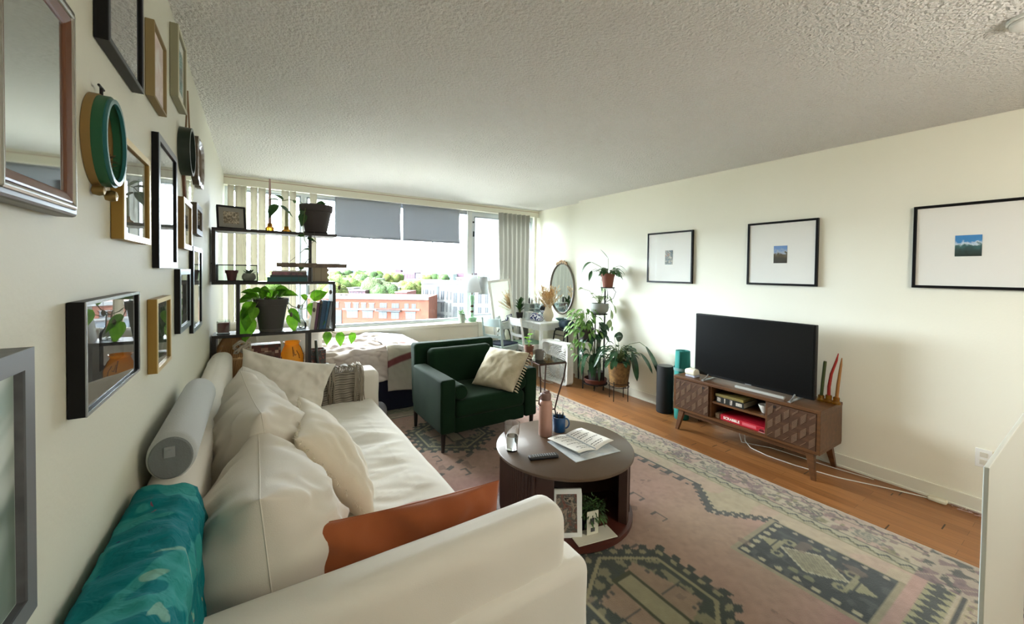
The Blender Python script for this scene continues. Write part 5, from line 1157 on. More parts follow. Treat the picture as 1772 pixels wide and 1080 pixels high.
# oval wall mirror
om = thing('oval_mirror', 'oval mirror with a carved gilt crest on the wall above the desk', 'mirror', (XB, 4.66, 1.245))
def ell(r0, t): return (-.02, .275*r0*math.cos(t), .385*r0*math.sin(t))
obj('frame', MB().tube([ell(1, 2*PI*t/64) for t in range(64)], .016, 8, closed=True), M('aged_bronze', '#5c5248', .35, metal=.6), om, smooth=True)
mb = MB(); vs = [(-.018, .27*math.cos(2*PI*t/64), .38*math.sin(2*PI*t/64)) for t in range(64)]+[(-.004, .27*math.cos(2*PI*t/64), .38*math.sin(2*PI*t/64)) for t in range(64)]
mb.add(vs, [tuple(range(64)), tuple(reversed(range(64, 128)))]+[(i, (i+1) % 64, 64+(i+1) % 64, 64+i) for i in range(64)])
obj('mirror_glass', mb, mirM, om)
cr = MB()
for k in range(-4, 5):
    cr.lathe([(0, -.012), (.018, -.004), (.022, .006), (0, .02)], 10, (-.03, k*.026, .395-.0018*k*k+(.02 if k % 2 == 0 else 0)), 'X')
cr.tube([(-.03, -.13, .36), (-.035, -.10, .40), (-.03, -.06, .40), (-.035, 0, .43), (-.03, .06, .40), (-.035, .10, .40), (-.03, .13, .36)], .010, 8)
obj('crest', cr, M('gilt', '#9a7c58', .45, metal=.4), om, smooth=True)
# dark plant behind mirror, on the sill end
bpz = thing('corner_plant', 'dark upright leafy plant behind the desk by the curtain', 'plant', (3.30, 5.06, 0)); bpz.location = (3.27, 5.085, SZ)
bpz.location = (3.455, 5.085, .771)
obj('pot', MB().lathe([(0, 0), (.045, 0), (.055, .09), (.05, .09), (0, .08)], 28), potD, bpz, smooth=True)
lv = MB(); st = MB()
for i in range(34):
    a = rnd.uniform(0, 6.28); h = rnd.uniform(.10, .26); b_ = (.02*math.cos(a), .02*math.sin(a), h); st.tube([(0, 0, .07), (b_[0]*.5, b_[1]*.5, h*.6), b_], .004, 5); lv.leaf(b_, (math.cos(a)*.7, math.sin(a)*.3, rnd.uniform(.6, 1.8)), rnd.uniform(.11, .17), .035, .4, shape='blade')
obj('stems', st, stemM, bpz); obj('foliage', lv, leafD, bpz, fix=False)
# ------------------------------------------------------------------ side table
sdt = W('side_table', 'small glass topped side table with a bent bronze wire frame', 'side table', (2.45, 3.2, 0))
br = M('bronze_wire', '#4b3630', .4, metal=.5)
q = [(2.30, 3.03), (2.60, 2.99), (2.66, 3.38), (2.38, 3.48)]
wp('glass_top', MB().prism(q, .598, .606), glassM('table_glass', '#e4edea', 1.5, extra=.08), sdt)
wp('rim', MB().tube([(x, y, .592) for x, y in q], .007, 6, closed=True), br, sdt)
for (x, y), (cx, cy) in zip(q, ((1, 1), (-1, 1), (-1, -1), (1, -1))):
    wp('leg', MB().tube([(x, y, .592), (x+cx*.02, y+cy*.01, .45), (x+cx*.06, y+cy*.05, .25), (x+cx*.08, y+cy*.07, .12), (x+cx*.06, y+cy*.05, .013)], .0075, 8), br, sdt, smooth=True)
wp('lower_ring', MB().tube([(q[0][0]+.08, q[0][1]+.07, .12), (q[1][0]-.08, q[1][1]+.07, .12), (q[2][0]-.08, q[2][1]-.07, .12), (q[3][0]+.08, q[3][1]-.07, .12)], .006, 6, closed=True), br, sdt)
sg = thing('seedling_pot', 'bright green seedling in a small terracotta pot on the side table', 'plant', (2.345, 3.27, .607))
obj('pot', MB().lathe([(0, 0), (.032, 0), (.043, .10), (.048, .10), (.050, .135), (.043, .135), (.038, .1), (0, .10)], 28), M('brown_clay', '#6e4230', .6), sg, smooth=True)
obj('soil', MB().lathe([(0, .12), (.043, .12)], 20, cap=False), MATS['soil'], sg)
obj('label_patch', MB().box(-.016, .016, -.0455, -.042, .03, .075), M('tan_patch', '#b07a58', .6), sg)
st = MB(); lv = MB()
for dx, h in ((.012, .24), (-.02, .21), (.0, .17)):
    st.tube([(0, 0, .12), (dx*.6, 0, h*.8), (dx*1.3, 0, h)], .003, 5)
    for a in (0, 2.1, 4.2): lv.leaf((dx*1.3, 0, h), (math.cos(a+dx*90), math.sin(a+dx*90)*.6, .7), .06, .040, .8, shape='heart')
obj('stems', st, M('lime_stem', '#6c9436', .5), sg); obj('foliage', lv, M('lime_leaf', '#8fd03c', .5, transl=.4), sg, fix=False)
gm = thing('grey_mug', 'grey stoneware mug on the glass side table', 'mug', (2.42, 3.19, .607))
obj('mug_body', MB().lathe([(0, 0), (.040, 0), (.043, .006), (.045, .095), (.040, .095), (.038, .008), (0, .008)], 32), M('grey_stoneware', '#77726b', .6), gm, smooth=True)
obj('handle', MB().tube([(.042+.022*math.sin(PI*i/8), -.01, .048+.028*math.cos(PI*i/8)) for i in range(9)], .005, 8), MATS['grey_stoneware'], gm, smooth=True)
solo('clay_saucer', MB().lathe([(0, 0), (.035, 0), (.048, .02), (.044, .02), (.032, .006), (0, .006)], 28), M('pink_clay', '#8d5142', .6), 'small terracotta saucer behind the seedling pot', 'saucer', (2.40, 3.42, .607), smooth=True)
# ------------------------------------------------------------------ tiered plant stand in the corner
iron = M('black_iron', '#1c1a19', .5, metal=.3)
tsd = W('plant_stand', 'tall black tiered metal plant stand in the corner', 'plant stand', (3.63, 3.55, 0))
wp('pole', MB().tube([(3.66, 3.50, .02), (3.66, 3.50, 1.29)], .010, 8).tube([(3.50, 3.70, .02), (3.50, 3.70, .63)], .008, 8).tube([(3.60, 3.60, .02), (3.60, 3.60, .96)], .008, 8), iron, tsd, smooth=True)
def tray(x, y, z, r=.10): return MB().lathe([(0, z-.006), (r, z-.006), (r, z+.006), (r-.006, z+.006), (r-.006, z), (0, z)], 32, (x, y, 0))
TR = ((3.62, 3.42, 1.31, .085), (3.63, 3.56, .975, .10), (3.52, 3.66, .64, .10), (3.62, 3.60, .10, .15))
for x, y, z, r in TR: wp('tray', tray(x, y, z, r), iron, tsd, smooth=True)
wp('scroll_arm', MB().tube([(3.66, 3.50, 1.12), (3.60, 3.40, 1.18), (3.56, 3.36, 1.26), (3.56, 3.38, 1.30)], .004, 6).tube([(3.66, 3.50, 1.12), (3.70, 3.40, 1.18), (3.70, 3.36, 1.26), (3.67, 3.38, 1.30)], .004, 6).tube([(3.55, 3.55, .02), (3.62, 3.6, .05), (3.72, 3.66, .02)], .006, 6), iron, tsd, smooth=True)
terra = M('terracotta', '#85503e', .75, bump=(40, .15))
def tpot(t, r0, r1, h, mat, rim=True):
    p = [(0, 0), (r0, 0), (r1*.93, h*.8), (r1, h*.8), (r1*1.03, h), (r1*.92, h), (r1*.86, h*.8), (0, h*.8)]
    obj('pot', MB().lathe(p, 36), mat, t, smooth=True); obj('soil', MB().lathe([(0, h*.88), (r1*.9, h*.88)], 24, cap=False), MATS['soil'], t)
def plant(t, specs, lm, shape='oval', wid=.3, up=(0, -.3, 1), fold=.18, droop=None):
    st = MB(); lv = MB()
    for s in specs:
        path, d, L_, w_, dr = s
        if len(path) > 1: st.tube(path, .0028 if L_ < .2 else .0035, 5)
        lv.leaf(path[-1], d, L_, w_, dr, up=up, shape=shape, fold=fold, seg=8)
    for q_ in (st, lv): q_.v = [(min(v[0], XR-.008-t.location.x), v[1], v[2]) for v in q_.v]
    if st.v: obj('stems', st, stemM, t, smooth=True)
    obj('foliage', lv, lm, t, fix=False)
a1 = thing('potted_plant', 'dark leaved plant in a terracotta pot on the top tier of the stand', 'plant', (3.62, 3.42, 1.316))
tpot(a1, .058, .082, .165, terra); sps = []
for i in range(34):
    a = rnd.uniform(0, 6.28); el = rnd.uniform(.0, 1.1); r = rnd.uniform(.02, .12); b_ = (r*math.cos(a), r*math.sin(a), .165+rnd.uniform(0, .06)); d = (math.cos(a), math.sin(a), el-.3)
    sps.append(([(0, 0, .14), b_], d, rnd.uniform(.09, .14), rnd.uniform(.045, .07), .8))
sps += [([(0, 0, .14), (-.08, .05, .25), (-.17, .10, .30)], (-.8, .45, -.05), .20, .075, 1.3), ([(0, 0, .14), (.0, 0, .28), (.0, 0, .35)], (-.55, .2, .65), .17, .08, .1), ([(0, 0, .14), (-.13, .08, .22), (-.17, .10, .20)], (-.3, .2, -1), .12, .05, .5),
        ([(0, 0, .14), (.06, -.04, .24), (.12, -.06, .26)], (.7, -.5, -.1), .13, .05, .8), ([(-.06, .03, .15), (-.09, .02, .05), (-.085, .02, .0)], (.1, 0, -1), .05, .04, .3)]
plant(a1, sps, leafD, 'oval')
a2 = thing('potted_plant', 'variegated trailing plant in an oval grey pot on the middle tier', 'plant', (3.63, 3.56, .982))
obj('pot', MB().lathe([(0, 0), (.07, 0), (.105, .03), (.115, .075), (.108, .125), (.098, .128), (.09, .11), (0, .10)], 36), M('pebble_grey', '#8b8e88', .6, bump=(30, .2)), a2, smooth=True)
obj('soil', MB().lathe([(0, .115), (.1, .115)], 20, cap=False), MATS['soil'], a2)
sps = []
for i in range(14):
    a = rnd.uniform(0, 6.28); sps.append(([(0, 0, .11), (.03*math.cos(a), .03*math.sin(a), .17)], (math.cos(a)*.8, math.sin(a)*.8, rnd.uniform(.6, 1.6)), rnd.uniform(.12, .18), .045, .8))
sps += [([(0, 0, .11), (-.10, .08, .28), (-.16, .12, .30)], (-.5, .2, .3), .11, .07, .9), ([(0, 0, .11), (-.06, .03, .24)], (-.6, .2, .3), .07, .05, .6), ([(0, 0, .11), (.08, -.06, .24), (.10, -.06, .22)], (.3, -.3, -.8), .10, .065, .3),
        ([(0, 0, .11), (.10, -.06, .12), (.12, -.08, .04)], (.1, -.1, -1), .11, .07, .2), ([(.12, -.08, .04), (.11, -.08, -.08)], (-.4, 0, -1), .11, .07, .2), ([(.08, -.06, .2), (.15, -.10, .10)], (.2, -.2, -1), .10, .06, .2), ([(.11, -.08, -.08), (.13, -.09, -.16)], (0, 0, -1), .06, .04, .2),
        ([(0, 0, .11), (.02, -.02, .25)], (.2, -.3, .8), .13, .07, .4)]
plant(a2, sps, M('variegated_leaf', '#6f8a55', .45, var=(18, '#a3b183'), transl=.25), 'blade')
a3 = thing('potted_plant', 'bushy light green plant spreading left on the lower tier of the stand', 'plant', (3.52, 3.66, .647))
tpot(a3, .075, .10, .15, potD); sps = []
for i in range(120):
    a = rnd.uniform(1.6, 5.4); r = rnd.uniform(.04, .27); z = rnd.uniform(.10, .40)-.6*max(0, r-.18)+ (rnd.uniform(-.35, 0) if rnd.random() < .3 and r > .12 else 0)
    b_ = (r*math.cos(a)*.9, r*math.sin(a)*.75, z); sps.append(([(0, 0, .13), (b_[0]*.5, b_[1]*.5, .13+max(z-.13, 0)*.7), b_] if i % 3 == 0 else [b_], (math.cos(a), math.sin(a)*.8, rnd.uniform(-.6, .5)), rnd.uniform(.07, .11), rnd.uniform(.035, .05), .9))
plant(a3, sps, M('bushy_leaf', '#4f7a35', .45, var=(12, '#7da352'), transl=.2), 'oval')
a3.location = (3.50, 3.66, .647)
a4 = thing('potted_plant', 'glossy dark plant with long arching leaves at the foot of the stand', 'plant', (3.62, 3.60, .107))
obj('pot', MB().lathe([(0, 0), (.13, 0), (.145, .05), (.14, .055), (.12, .01), (0, .01)], 32), M('dark_saucer', '#5c2f24', .6), a4, smooth=True)
obj('inner_pot', MB().lathe([(0, .011), (.08, .011), (.10, .14), (.09, .14), (0, .12)], 28), potD, a4, smooth=True)
sps = []
for i in range(26):
    a = rnd.uniform(2.4, 5.6); h = rnd.uniform(.25, .62); r = rnd.uniform(.05, .16)
    sps.append(([(0, 0, .12), (r*.4*math.cos(a), r*.4*math.sin(a), h*.7), (r*math.cos(a), r*math.sin(a), h)], (math.cos(a), math.sin(a), .2), rnd.uniform(.16, .26), .05, 1.9))
for i in range(14):
    a = rnd.uniform(2.6, 5.2); z = rnd.uniform(.6, .8); sps.append(([(0, 0, .12), (.02*math.cos(a), .02*math.sin(a), z*.6), (.08*math.cos(a), .08*math.sin(a), z)], (math.cos(a), math.sin(a), -.1), .13, .08, 1.0))
plant(a4, sps, M('glossy_dark', '#1d3a24', .22, var=(9, '#2c5233'), transl=.1), 'blade')
# basket plant
bs = W('wire_stand', 'low black wire plant stand holding the woven basket', 'plant stand', (3.60, 3.20, 0))
wp('ring', MB().tube([(3.6+.118*math.cos(t*PI/16), 3.2+.118*math.sin(t*PI/16), .205) for t in range(32)], .004, 6, closed=True).tube([(3.6+.118*math.cos(t*PI/16), 3.2+.118*math.sin(t*PI/16), .165) for t in range(32)], .004, 6, closed=True), iron, bs, smooth=True)
for k in range(4):
    a = k*PI/2+.25; wp('leg', MB().tube([(3.6+.118*math.cos(a), 3.2+.118*math.sin(a), .23), (3.6+.118*math.cos(a), 3.2+.118*math.sin(a), 0)], .005, 8), iron, bs, smooth=True)
wp('cross_bar', MB().tube([(3.485, 3.2, .165), (3.715, 3.2, .165)], .004, 6).tube([(3.6, 3.085, .165), (3.6, 3.315, .165)], .004, 6), iron, bs)
bp_ = thing('basket_plant', 'large dark glossy plant in a gold woven basket pot by the wall', 'plant', (3.60, 3.20, .170))
wv = MB(); seg = 56; rows = 22; vs = []
for j in range(rows+1):
    z = .285*j/rows; r0 = .098+.035*j/rows
    for i in range(seg): rr_ = r0+(.004 if (i//2+j) % 2 else -.003); a = 2*PI*i/seg; vs.append((rr_*math.cos(a), rr_*math.sin(a), z))
wv.add(vs, [(j*seg+i, j*seg+(i+1) % seg, (j+1)*seg+(i+1) % seg, (j+1)*seg+i) for j in range(rows) for i in range(seg)]+[tuple(reversed(range(seg)))])
obj('woven_basket', wv, M('gold_weave', '#6e5230', .5, metal=.15, var=(30, '#8f6f42')), bp_, smooth='all')
obj('rim', MB().tube([(.134*math.cos(t*PI/20), .134*math.sin(t*PI/20), .285) for t in range(40)], .006, 8, closed=True), MATS['gold_weave'], bp_, smooth=True)
obj('soil', MB().lathe([(0, .265), (.129, .265)], 24, cap=False), MATS['soil'], bp_)
sps = []
for i in range(60):
    a = rnd.uniform(0, 6.28); r = rnd.uniform(.03, .17); z = .29+rnd.uniform(.0, .16)
    sps.append(([(0, 0, .26), (r*.5*math.cos(a), r*.5*math.sin(a), z), (r*math.cos(a), r*math.sin(a), z)], (math.cos(a), math.sin(a), rnd.uniform(-.3, .7)), rnd.uniform(.10, .17), rnd.uniform(.035, .06), .9))
# image-right drooping long leaves: run along the wall toward the viewer (-y)
sps += [([(0, 0, .26), (.03, -.12, .50), (.06, -.24, .54), (.07, -.32, .50)], (.02, -.6, -.7), .36, .075, .5), ([(0, 0, .26), (.03, -.12, .40), (.05, -.26, .42)], (.0, -.75, -.5), .24, .06, .6), ([(0, 0, .26), (.0, -.08, .42), (.02, -.17, .42)], (.02, -.25, -1), .32, .11, .1),
        ([(0, 0, .26), (-.05, -.06, .42), (.01, -.12, .46)], (0, -.6, .1), .14, .07, .5), ([(0, 0, .26), (-.1, .08, .42), (-.18, .12, .40)], (-.4, .2, -.9), .20, .05, .2), ([(0, 0, .26), (.05, .06, .5)], (.2, .1, .8), .16, .09, .3), ([(0, 0, .26), (-.02, .05, .50), (-.02, .06, .56)], (.3, -.3, .3), .12, .11, .6),
        ([(0, 0, .26), (.04, -.05, .42)], (.1, -.5, .6), .20, .13, 1.0)]
plant(bp_, sps, MATS['glossy_dark'], 'blade')
# ------------------------------------------------------------------ three matted pictures on the right wall
frB = M('frame_black', '#0a0a0c', .4, spec=.25)
matW = M('mat_white', '#e9e9e2', .75)
pglass = glassM('picture_glass', '#ffffff', 1.22)
def rframe(label, y0, y1, z0, z1, art, pw, ph, dy=0, dz=0):
    w, h = y1-y0, z1-z0; t = W('framed_picture', label, 'picture', (XR, (y0+y1)/2, (z0+z1)/2)); f = .018; x0, x1 = XR-.028, XR-.002
    wp('frame', MB().ring(x0, x1, y0, y1, z0, z1, f), frB, t, bevel=.002)
    wp('mat_board', MB().box(XR-.020, XR-.004, y0+f, y1-f, z0+f, z1-f), matW, t)
    cy, cz = (y0+y1)/2+dy, (z0+z1)/2+dz
    p = obj('print', MB().box(XR-.0215, XR-.0202, -pw/2, pw/2, -ph/2, ph/2), art, t); p.location = Vector((0, cy, cz))-t.location
    wp('glass', MB().add([(XR-.024, y0+f, z0+f), (XR-.024, y1-f, z0+f), (XR-.024, y1-f, z1-f), (XR-.024, y0+f, z1-f)], [(0, 1, 2, 3)]), pglass, t)
rframe('leftmost of the three square black framed pictures on the right wall', 2.435, 3.0, 1.388, 1.95, artM('collage_print', ['#b5652f', '#8c9a98', '#3b4a4a', '#c9c2b0', '#565a48'], 28, 8), .095, .155, .0, -.0)
rframe('middle of the three square black framed pictures on the right wall', 1.343, 1.89, 1.40, 1.957, landM('valley_print', ((0, '#2a2418'), (.3, '#3f3826'), (.5, '#5c5134'), (.6, '#a9b3c0'), (.8, '#6f93c4')), z0=-.08, z1=.08), .105, .15, -.0, -.01)
rframe('rightmost of the three black framed pictures, cut by the photo edge', .225, .793, 1.415, 1.97, landM('ocean_print', ((0, '#24312c'), (.35, '#33504e'), (.5, '#3f6a6a'), (.6, '#cfdde6'), (.75, '#3f86c0')), z0=-.06, z1=.06), .115, .135, .03, .0)
# ------------------------------------------------------------------ gallery wall on the left
KY = .275/.265
def sz(z): return 1.485+(z-1.485)*KY
def lframe(label, y0, y1, z0, z1, d, fm_, fw=.014, matb=None, art=None, ap=.3, gl_=pglass, name='picture_frame', lip=None, raw=False, cat='picture frame'):
    if not raw: y0, y1, z0, z1 = y0*KY, y1*KY, sz(z0), sz(z1)
    x0, x1 = XL+.001, XL+d
    t = W(name, label, cat, (XL, (y0+y1)/2, (z0+z1)/2))
    wp('frame', MB().ring(x0, x1, y0, y1, z0, z1, fw), fm_, t, bevel=.0015)
    if lip:
        l = .003; wp('face_edge', MB().ring(x1-.001, x1+.001, y0, y1, z0, z1, fw), lip, t)
    wp('mat_board', MB().box(x0+.001, x1-.009, y0+fw, y1-fw, z0+fw, z1-fw), matb or matW, t)
    if art:
        a = ap; yy, zz_ = (y1-y0-2*fw), (z1-z0-2*fw)
        p = wp('print', MB().box(x1-.009, x1-.008, y0+fw+yy*a/2, y1-fw-yy*a/2, z0+fw+zz_*a/2, z1-fw-zz_*a/2), art, t)
    if gl_: wp('glass', MB().add([(x1-.005, y0+fw, z0+fw), (x1-.005, y1-fw, z0+fw), (x1-.005, y1-fw, z1-fw), (x1-.005, y0+fw, z1-fw)], [(0, 1, 2, 3)]), gl_, t)
    return t
silverE = M('silver_edge', '#9fa4aa', .25, metal=.6)
gold = M('gold_frame', '#9a7a3c', .4, metal=.5)
goldE = M('gold_edge', '#c9b27c', .35, metal=.5)
shiny = glassM('reflective_glass', '#f2f4f4', 1.55, extra=.10)
lframe('deep black landscape frame with grey mat low on the gallery wall', .960, 1.339, 1.226, 1.424, .025, frB, .006, M('mat_mid_grey', '#8b8c8c', .7), artM('dark_photo', ['#2c2e30', '#5c5e60', '#3a3a3c'], 12, 2), .55, shiny, lip=silverE)
lframe('small gold portrait frame right of the deep black landscape frame', 1.558, 1.794, 1.168, 1.39, .024, gold, .014, M('mat_soft', '#c5c9c6', .7), artM('leaf_sketch', ['#d5d8d4', '#7c9a80', '#b8c0b8'], 14, 6), .2, shiny, lip=goldE)
lframe('thick gold frame high beside the green hoop stack', 1.211, 1.482, 1.547, 1.779, .023, gold, .016, M('mat_pale_grey', '#cfd3d2', .7), artM('soft_print', ['#dfe1de', '#b5bab8'], 8, 9), .25, shiny, lip=goldE)
lframe('tall black frame with silver face right of the thick gold frame', 1.631, 1.981, 1.483, 1.903, .018, frB, .022, M('mat_pale2', '#cdd1d0', .7), artM('soft_print2', ['#d6d9d6', '#aab0b0'], 8, 4), .25, shiny, lip=M('graphite_face', '#4d545e', .3, metal=.5))
lframe('tan wooden frame high on the wall beneath the ceiling', 1.549, 1.742, 1.983, 2.205, .023, M('tan_wood', '#8a7850', .6), .008, M('mat_cream_pink', '#d9cdc4', .7), artM('blush_print', ['#dccfc6', '#c9b9b2', '#d5d0ca'], 6, 11), .1, None)
lframe('pale olive frame with a teal picture close under the ceiling', 1.951, 2.166, 2.128, 2.40, .027, M('pale_olive_wood', '#8d8a70', .55), .014, matW, artM('teal_print', ['#27706c', '#4f9a94', '#1d4a4a', '#b7c9c0'], 12, 12), .35, pglass, lip=M('olive_edge', '#c2bfa8', .5))
lframe('large black frame cut by the top of the photo', 1.108, 1.402, 1.935, 2.33, .024, frB, .010, M('mat_light', '#d5d6cf', .7), artM('line_drawing', ['#d9dad4', '#cfd0ca', '#a9aba6'], 4, 13, 4), .06, pglass, lip=M('frame_graphite', '#3c4046', .4))
lframe('short black frame with silver face under the cream gilt frame', 2.03, 2.334, 1.222, 1.479, .020, frB, .024, M('mat_pale3', '#c9cdcc', .7), artM('dark_print', ['#5a5d60', '#8d9192', '#c7caca'], 9, 14), .4, shiny, lip=M('steel_face', '#6f7a84', .3, metal=.5))
lframe('long black frame nearest the shelf unit', 2.459, 2.838, 1.165, 1.59, .018, frB, .022, M('mat_pale4', '#cfd2d0', .7), artM('pale_print', ['#d5d8d6', '#a9b0b4'], 8, 15), .3, shiny, lip=M('steel_face2', '#8f9aa4', .3, metal=.5))
cg = lframe('small cream and gilt frame with a tiny dark picture', 2.122, 2.376, 1.565, 1.78, .022, M('gilt_side', '#7d6338', .4, metal=.4), .022, M('cream_inner', '#d9d2b8', .5), artM('tiny_dark', ['#2c2a24', '#4a463a', '#6f6a58'], 20, 16), .5, pglass, lip=M('cream_gilt', '#cfc59f', .35, metal=.2))
lframe('small dark wooden frame right of the cream gilt frame', 2.50, 2.76, 1.655, 1.81, .028, M('dark_olive_wood', '#4a3f2c', .5), .03, matW, artM('tiny_print', ['#6a675c', '#a9a698'], 20, 17), .2, pglass)
lframe('wide grey wooden frame with a pale seascape at the lower left corner of the photo', .30, .754, 1.045, 1.382, .030, M('weathered_grey', '#55565a', .5, var=(20, '#6b6c70')), .026, M('mat_sea', '#a9b5b0', .7), artM('seascape', ['#8fa39c', '#c3cec8', '#5f7168', '#b0bdb5', '#7d7358'], 3.5, 18, 1), .02, None, raw=False, lip=M('weathered_face', '#6c6e73', .4, metal=.2))
# big stepped brown frame (several mouldings)
bb = W('picture_frame', 'large brown and silver moulded frame at the upper left', 'picture frame', (XL, .80, 1.73))
def ring(x0, x1, y0, y1, z0, z1, f, xi=None): return MB().ring(x0, x1, y0, y1, z0, z1, f, xi)
by0, by1, bz0, bz1 = .692, .945, 1.565, 1.90
wp('outer_moulding', ring(XL+.001, XL+.030, by0, by1, bz0, bz1, .016), M('dark_bronze', '#3a352c', .3, metal=.4), bb, bevel=.005)
lab(wp('silver_bead', ring(XL+.002, XL+.033, by0+.010, by1-.010, bz0+.010, bz1-.010, .010), M('silver_bead', '#a5a298', .25, metal=.7), bb, bevel=.004), 'silver bead moulding')
lab(wp('brown_slope', ring(XL+.003, XL+.032, by0+.020, by1-.020, bz0+.020, bz1-.020, .018, XL+.026), M('brown_slope', '#5f3518', .35), bb, bevel=.004), 'reddish brown inner slope')
wp('mirror_glass', MB().box(XL+.014, XL+.024, by0+.036, by1-.036, bz0+.036, bz1-.036), M('pale_plate', '#cfd3cf', .05, metal=1), bb)
# stacked hoops
hp = W('hoop_stack', 'stack of green and wooden embroidery hoops on the wall', 'hoops', (XL, 1.15, 1.74))
hy, hz = 1.15, 1.742
def hoop(x0, x1, a, b, mat_, nm):
    mb = MB(); n = 48; vs = []
    for i in range(n):
        t = 2*PI*i/n; c, s = math.cos(t), math.sin(t)
        for (x, k) in ((x0, 1), (x1, 1), (x1, .90), (x0, .90)): vs.append((x, hy+a*k*c, hz+b*k*s))
    fs = [(i*4+k, i*4+(k+1) % 4, ((i+1) % n)*4+(k+1) % 4, ((i+1) % n)*4+k) for i in range(n) for k in range(4)]
    return wp(nm, mb.add(vs, fs), mat_, hp, smooth=True)
hoop(XL+.001, XL+.014, .080, .094, M('hoop_wood', '#8a6f3e', .5), 'wooden_hoop')
hoop(XL+.014, XL+.030, .078, .092, M('hoop_green', '#1f5a3c', .4), 'green_hoop')
hoop(XL+.030, XL+.036, .074, .088, M('hoop_teal', '#2c6f74', .3, coat=.3), 'teal_hoop')
hc = MB()
for k in range(26):
    a = rnd.uniform(3.6, 5.8); r = rnd.uniform(.45, .8); y = hy+.07*r*math.cos(a); z = hz+.085*r*math.sin(a)
    hc.leaf((XL+.008, y, z), (.5, rnd.uniform(-.5, .5), rnd.uniform(-.2, .9)), .03, .008, .2, seg=3)
wp('inner_back', MB().box(XL+.001, XL+.003, hy-.055, hy+.055, hz-.065, hz+.065), M('hoop_linen', '#8f9080', .8), hp)
wp('dried_sprigs', hc, M('sprig_brown', '#5d4a30', .8), hp, fix=False)
for dy, dz, r in ((-.02, -.103, .011), (.015, -.108, .012)):
    wp('bell', MB().lathe([(0, -.012), (r*.8, -.009), (r, 0), (r*.8, .008), (0, .011)], 14, (XL+.018+dy*.3, hy+dy, hz+dz), 'X'), M('bell_brass', '#8d7648', .3, metal=.7) if 'bell_brass' not in MATS else MATS['bell_brass'], hp, smooth=True)
wp('screw_key', MB().tube([(XL+.012, hy, hz+.09), (XL+.012, hy, hz+.110)], .003, 6).tube([(XL+.012, hy-.016, hz+.110), (XL+.012, hy+.016, hz+.110)], .0025, 6), iron, hp)
# round dark box frame
rd = W('round_frame', 'deep round dark green frame hanging beside the diamond mirror', 'picture frame', (XL, 2.30, 2.01))
wp('rim', MB().lathe([(.105, 0), (.105, .042), (.092, .042), (.092, .012), (0, .012), (0, 0)], 44, (XL+.001, 2.30, 2.005), 'X', cap=False), M('dark_green_rim', '#1d2a22', .35), rd, smooth=True)
wp('mirror_face', MB().lathe([(0, .013), (.091, .013)], 40, (XL+.001, 2.30, 2.005), 'X', cap=False), M('round_plate', '#8f9694', .2), rd)
# hanging diamond mirror
dm = W('hanging_mirror', 'narrow diamond shaped mirror hung from a long chain', 'mirror', (XL, 2.48, 1.95))
def dia(s, x): return [(x, 2.48+a*s, 1.95+b*s) for a, b in ((-.17, -.02), (-.13, .12), (0, .17), (.13, .12), (.17, -.02), (.10, -.20), (-.10, -.20))]
A, B_ = dia(1, XL+.001), dia(1, XL+.012); mb = MB().add(A+B_, [tuple(reversed(range(7))), tuple(range(7, 14))]+[(i, (i+1) % 7, 7+(i+1) % 7, 7+i) for i in range(7)])
wp('backing', mb, M('copper_edge', '#6b4a38', .4, metal=.5), dm)
A, B_ = dia(.93, XL+.012), dia(.93, XL+.0135); mb = MB().add(A+B_, [tuple(reversed(range(7))), tuple(range(7, 14))]+[(i, (i+1) % 7, 7+(i+1) % 7, 7+i) for i in range(7)])
wp('mirror_glass', mb, mirM, dm)
wp('chain', MB().tube([(XL+.006, 2.40, 2.10), (XL+.006, 2.47, 2.335)], .0035, 6).tube([(XL+.006, 2.56, 2.10), (XL+.006, 2.47, 2.335)], .0035, 6), M('chain_brass', '#8a6f52', .4, metal=.6), dm)
# ornate little frame
on = W('ornate_frame', 'small ornate pewter frame with scalloped edges near the shelf', 'picture frame', (XL, 2.79, 2.06))
vs = []; n = 60
for k, (x, s) in enumerate(((XL+.001, 1), (XL+.028, 1.0), (XL+.032, .88), (XL+.020, .72), (XL+.006, .70))):
    for i in range(n):
        t = 2*PI*i/n; c, q_ = math.cos(t), math.sin(t); e = (abs(c)**4+abs(q_)**4)**-.25; w_ = 1+.05*math.sin(t*12) if k < 3 else 1
        vs.append((x, 2.79+.15*s*c*e*w_, 2.06+.125*s*q_*e*w_))
fs = [(k*n+i, k*n+(i+1) % n, (k+1)*n+(i+1) % n, (k+1)*n+i) for k in range(4) for i in range(n)]
wp('moulding', MB().add(vs, fs), M('pewter', '#6f6355', .3, metal=.6), on, smooth=True)
wp('mirror_glass', MB().box(XL+.006, XL+.009, 2.79-.115, 2.79+.115, 2.06-.095, 2.06+.095), mirM, on)
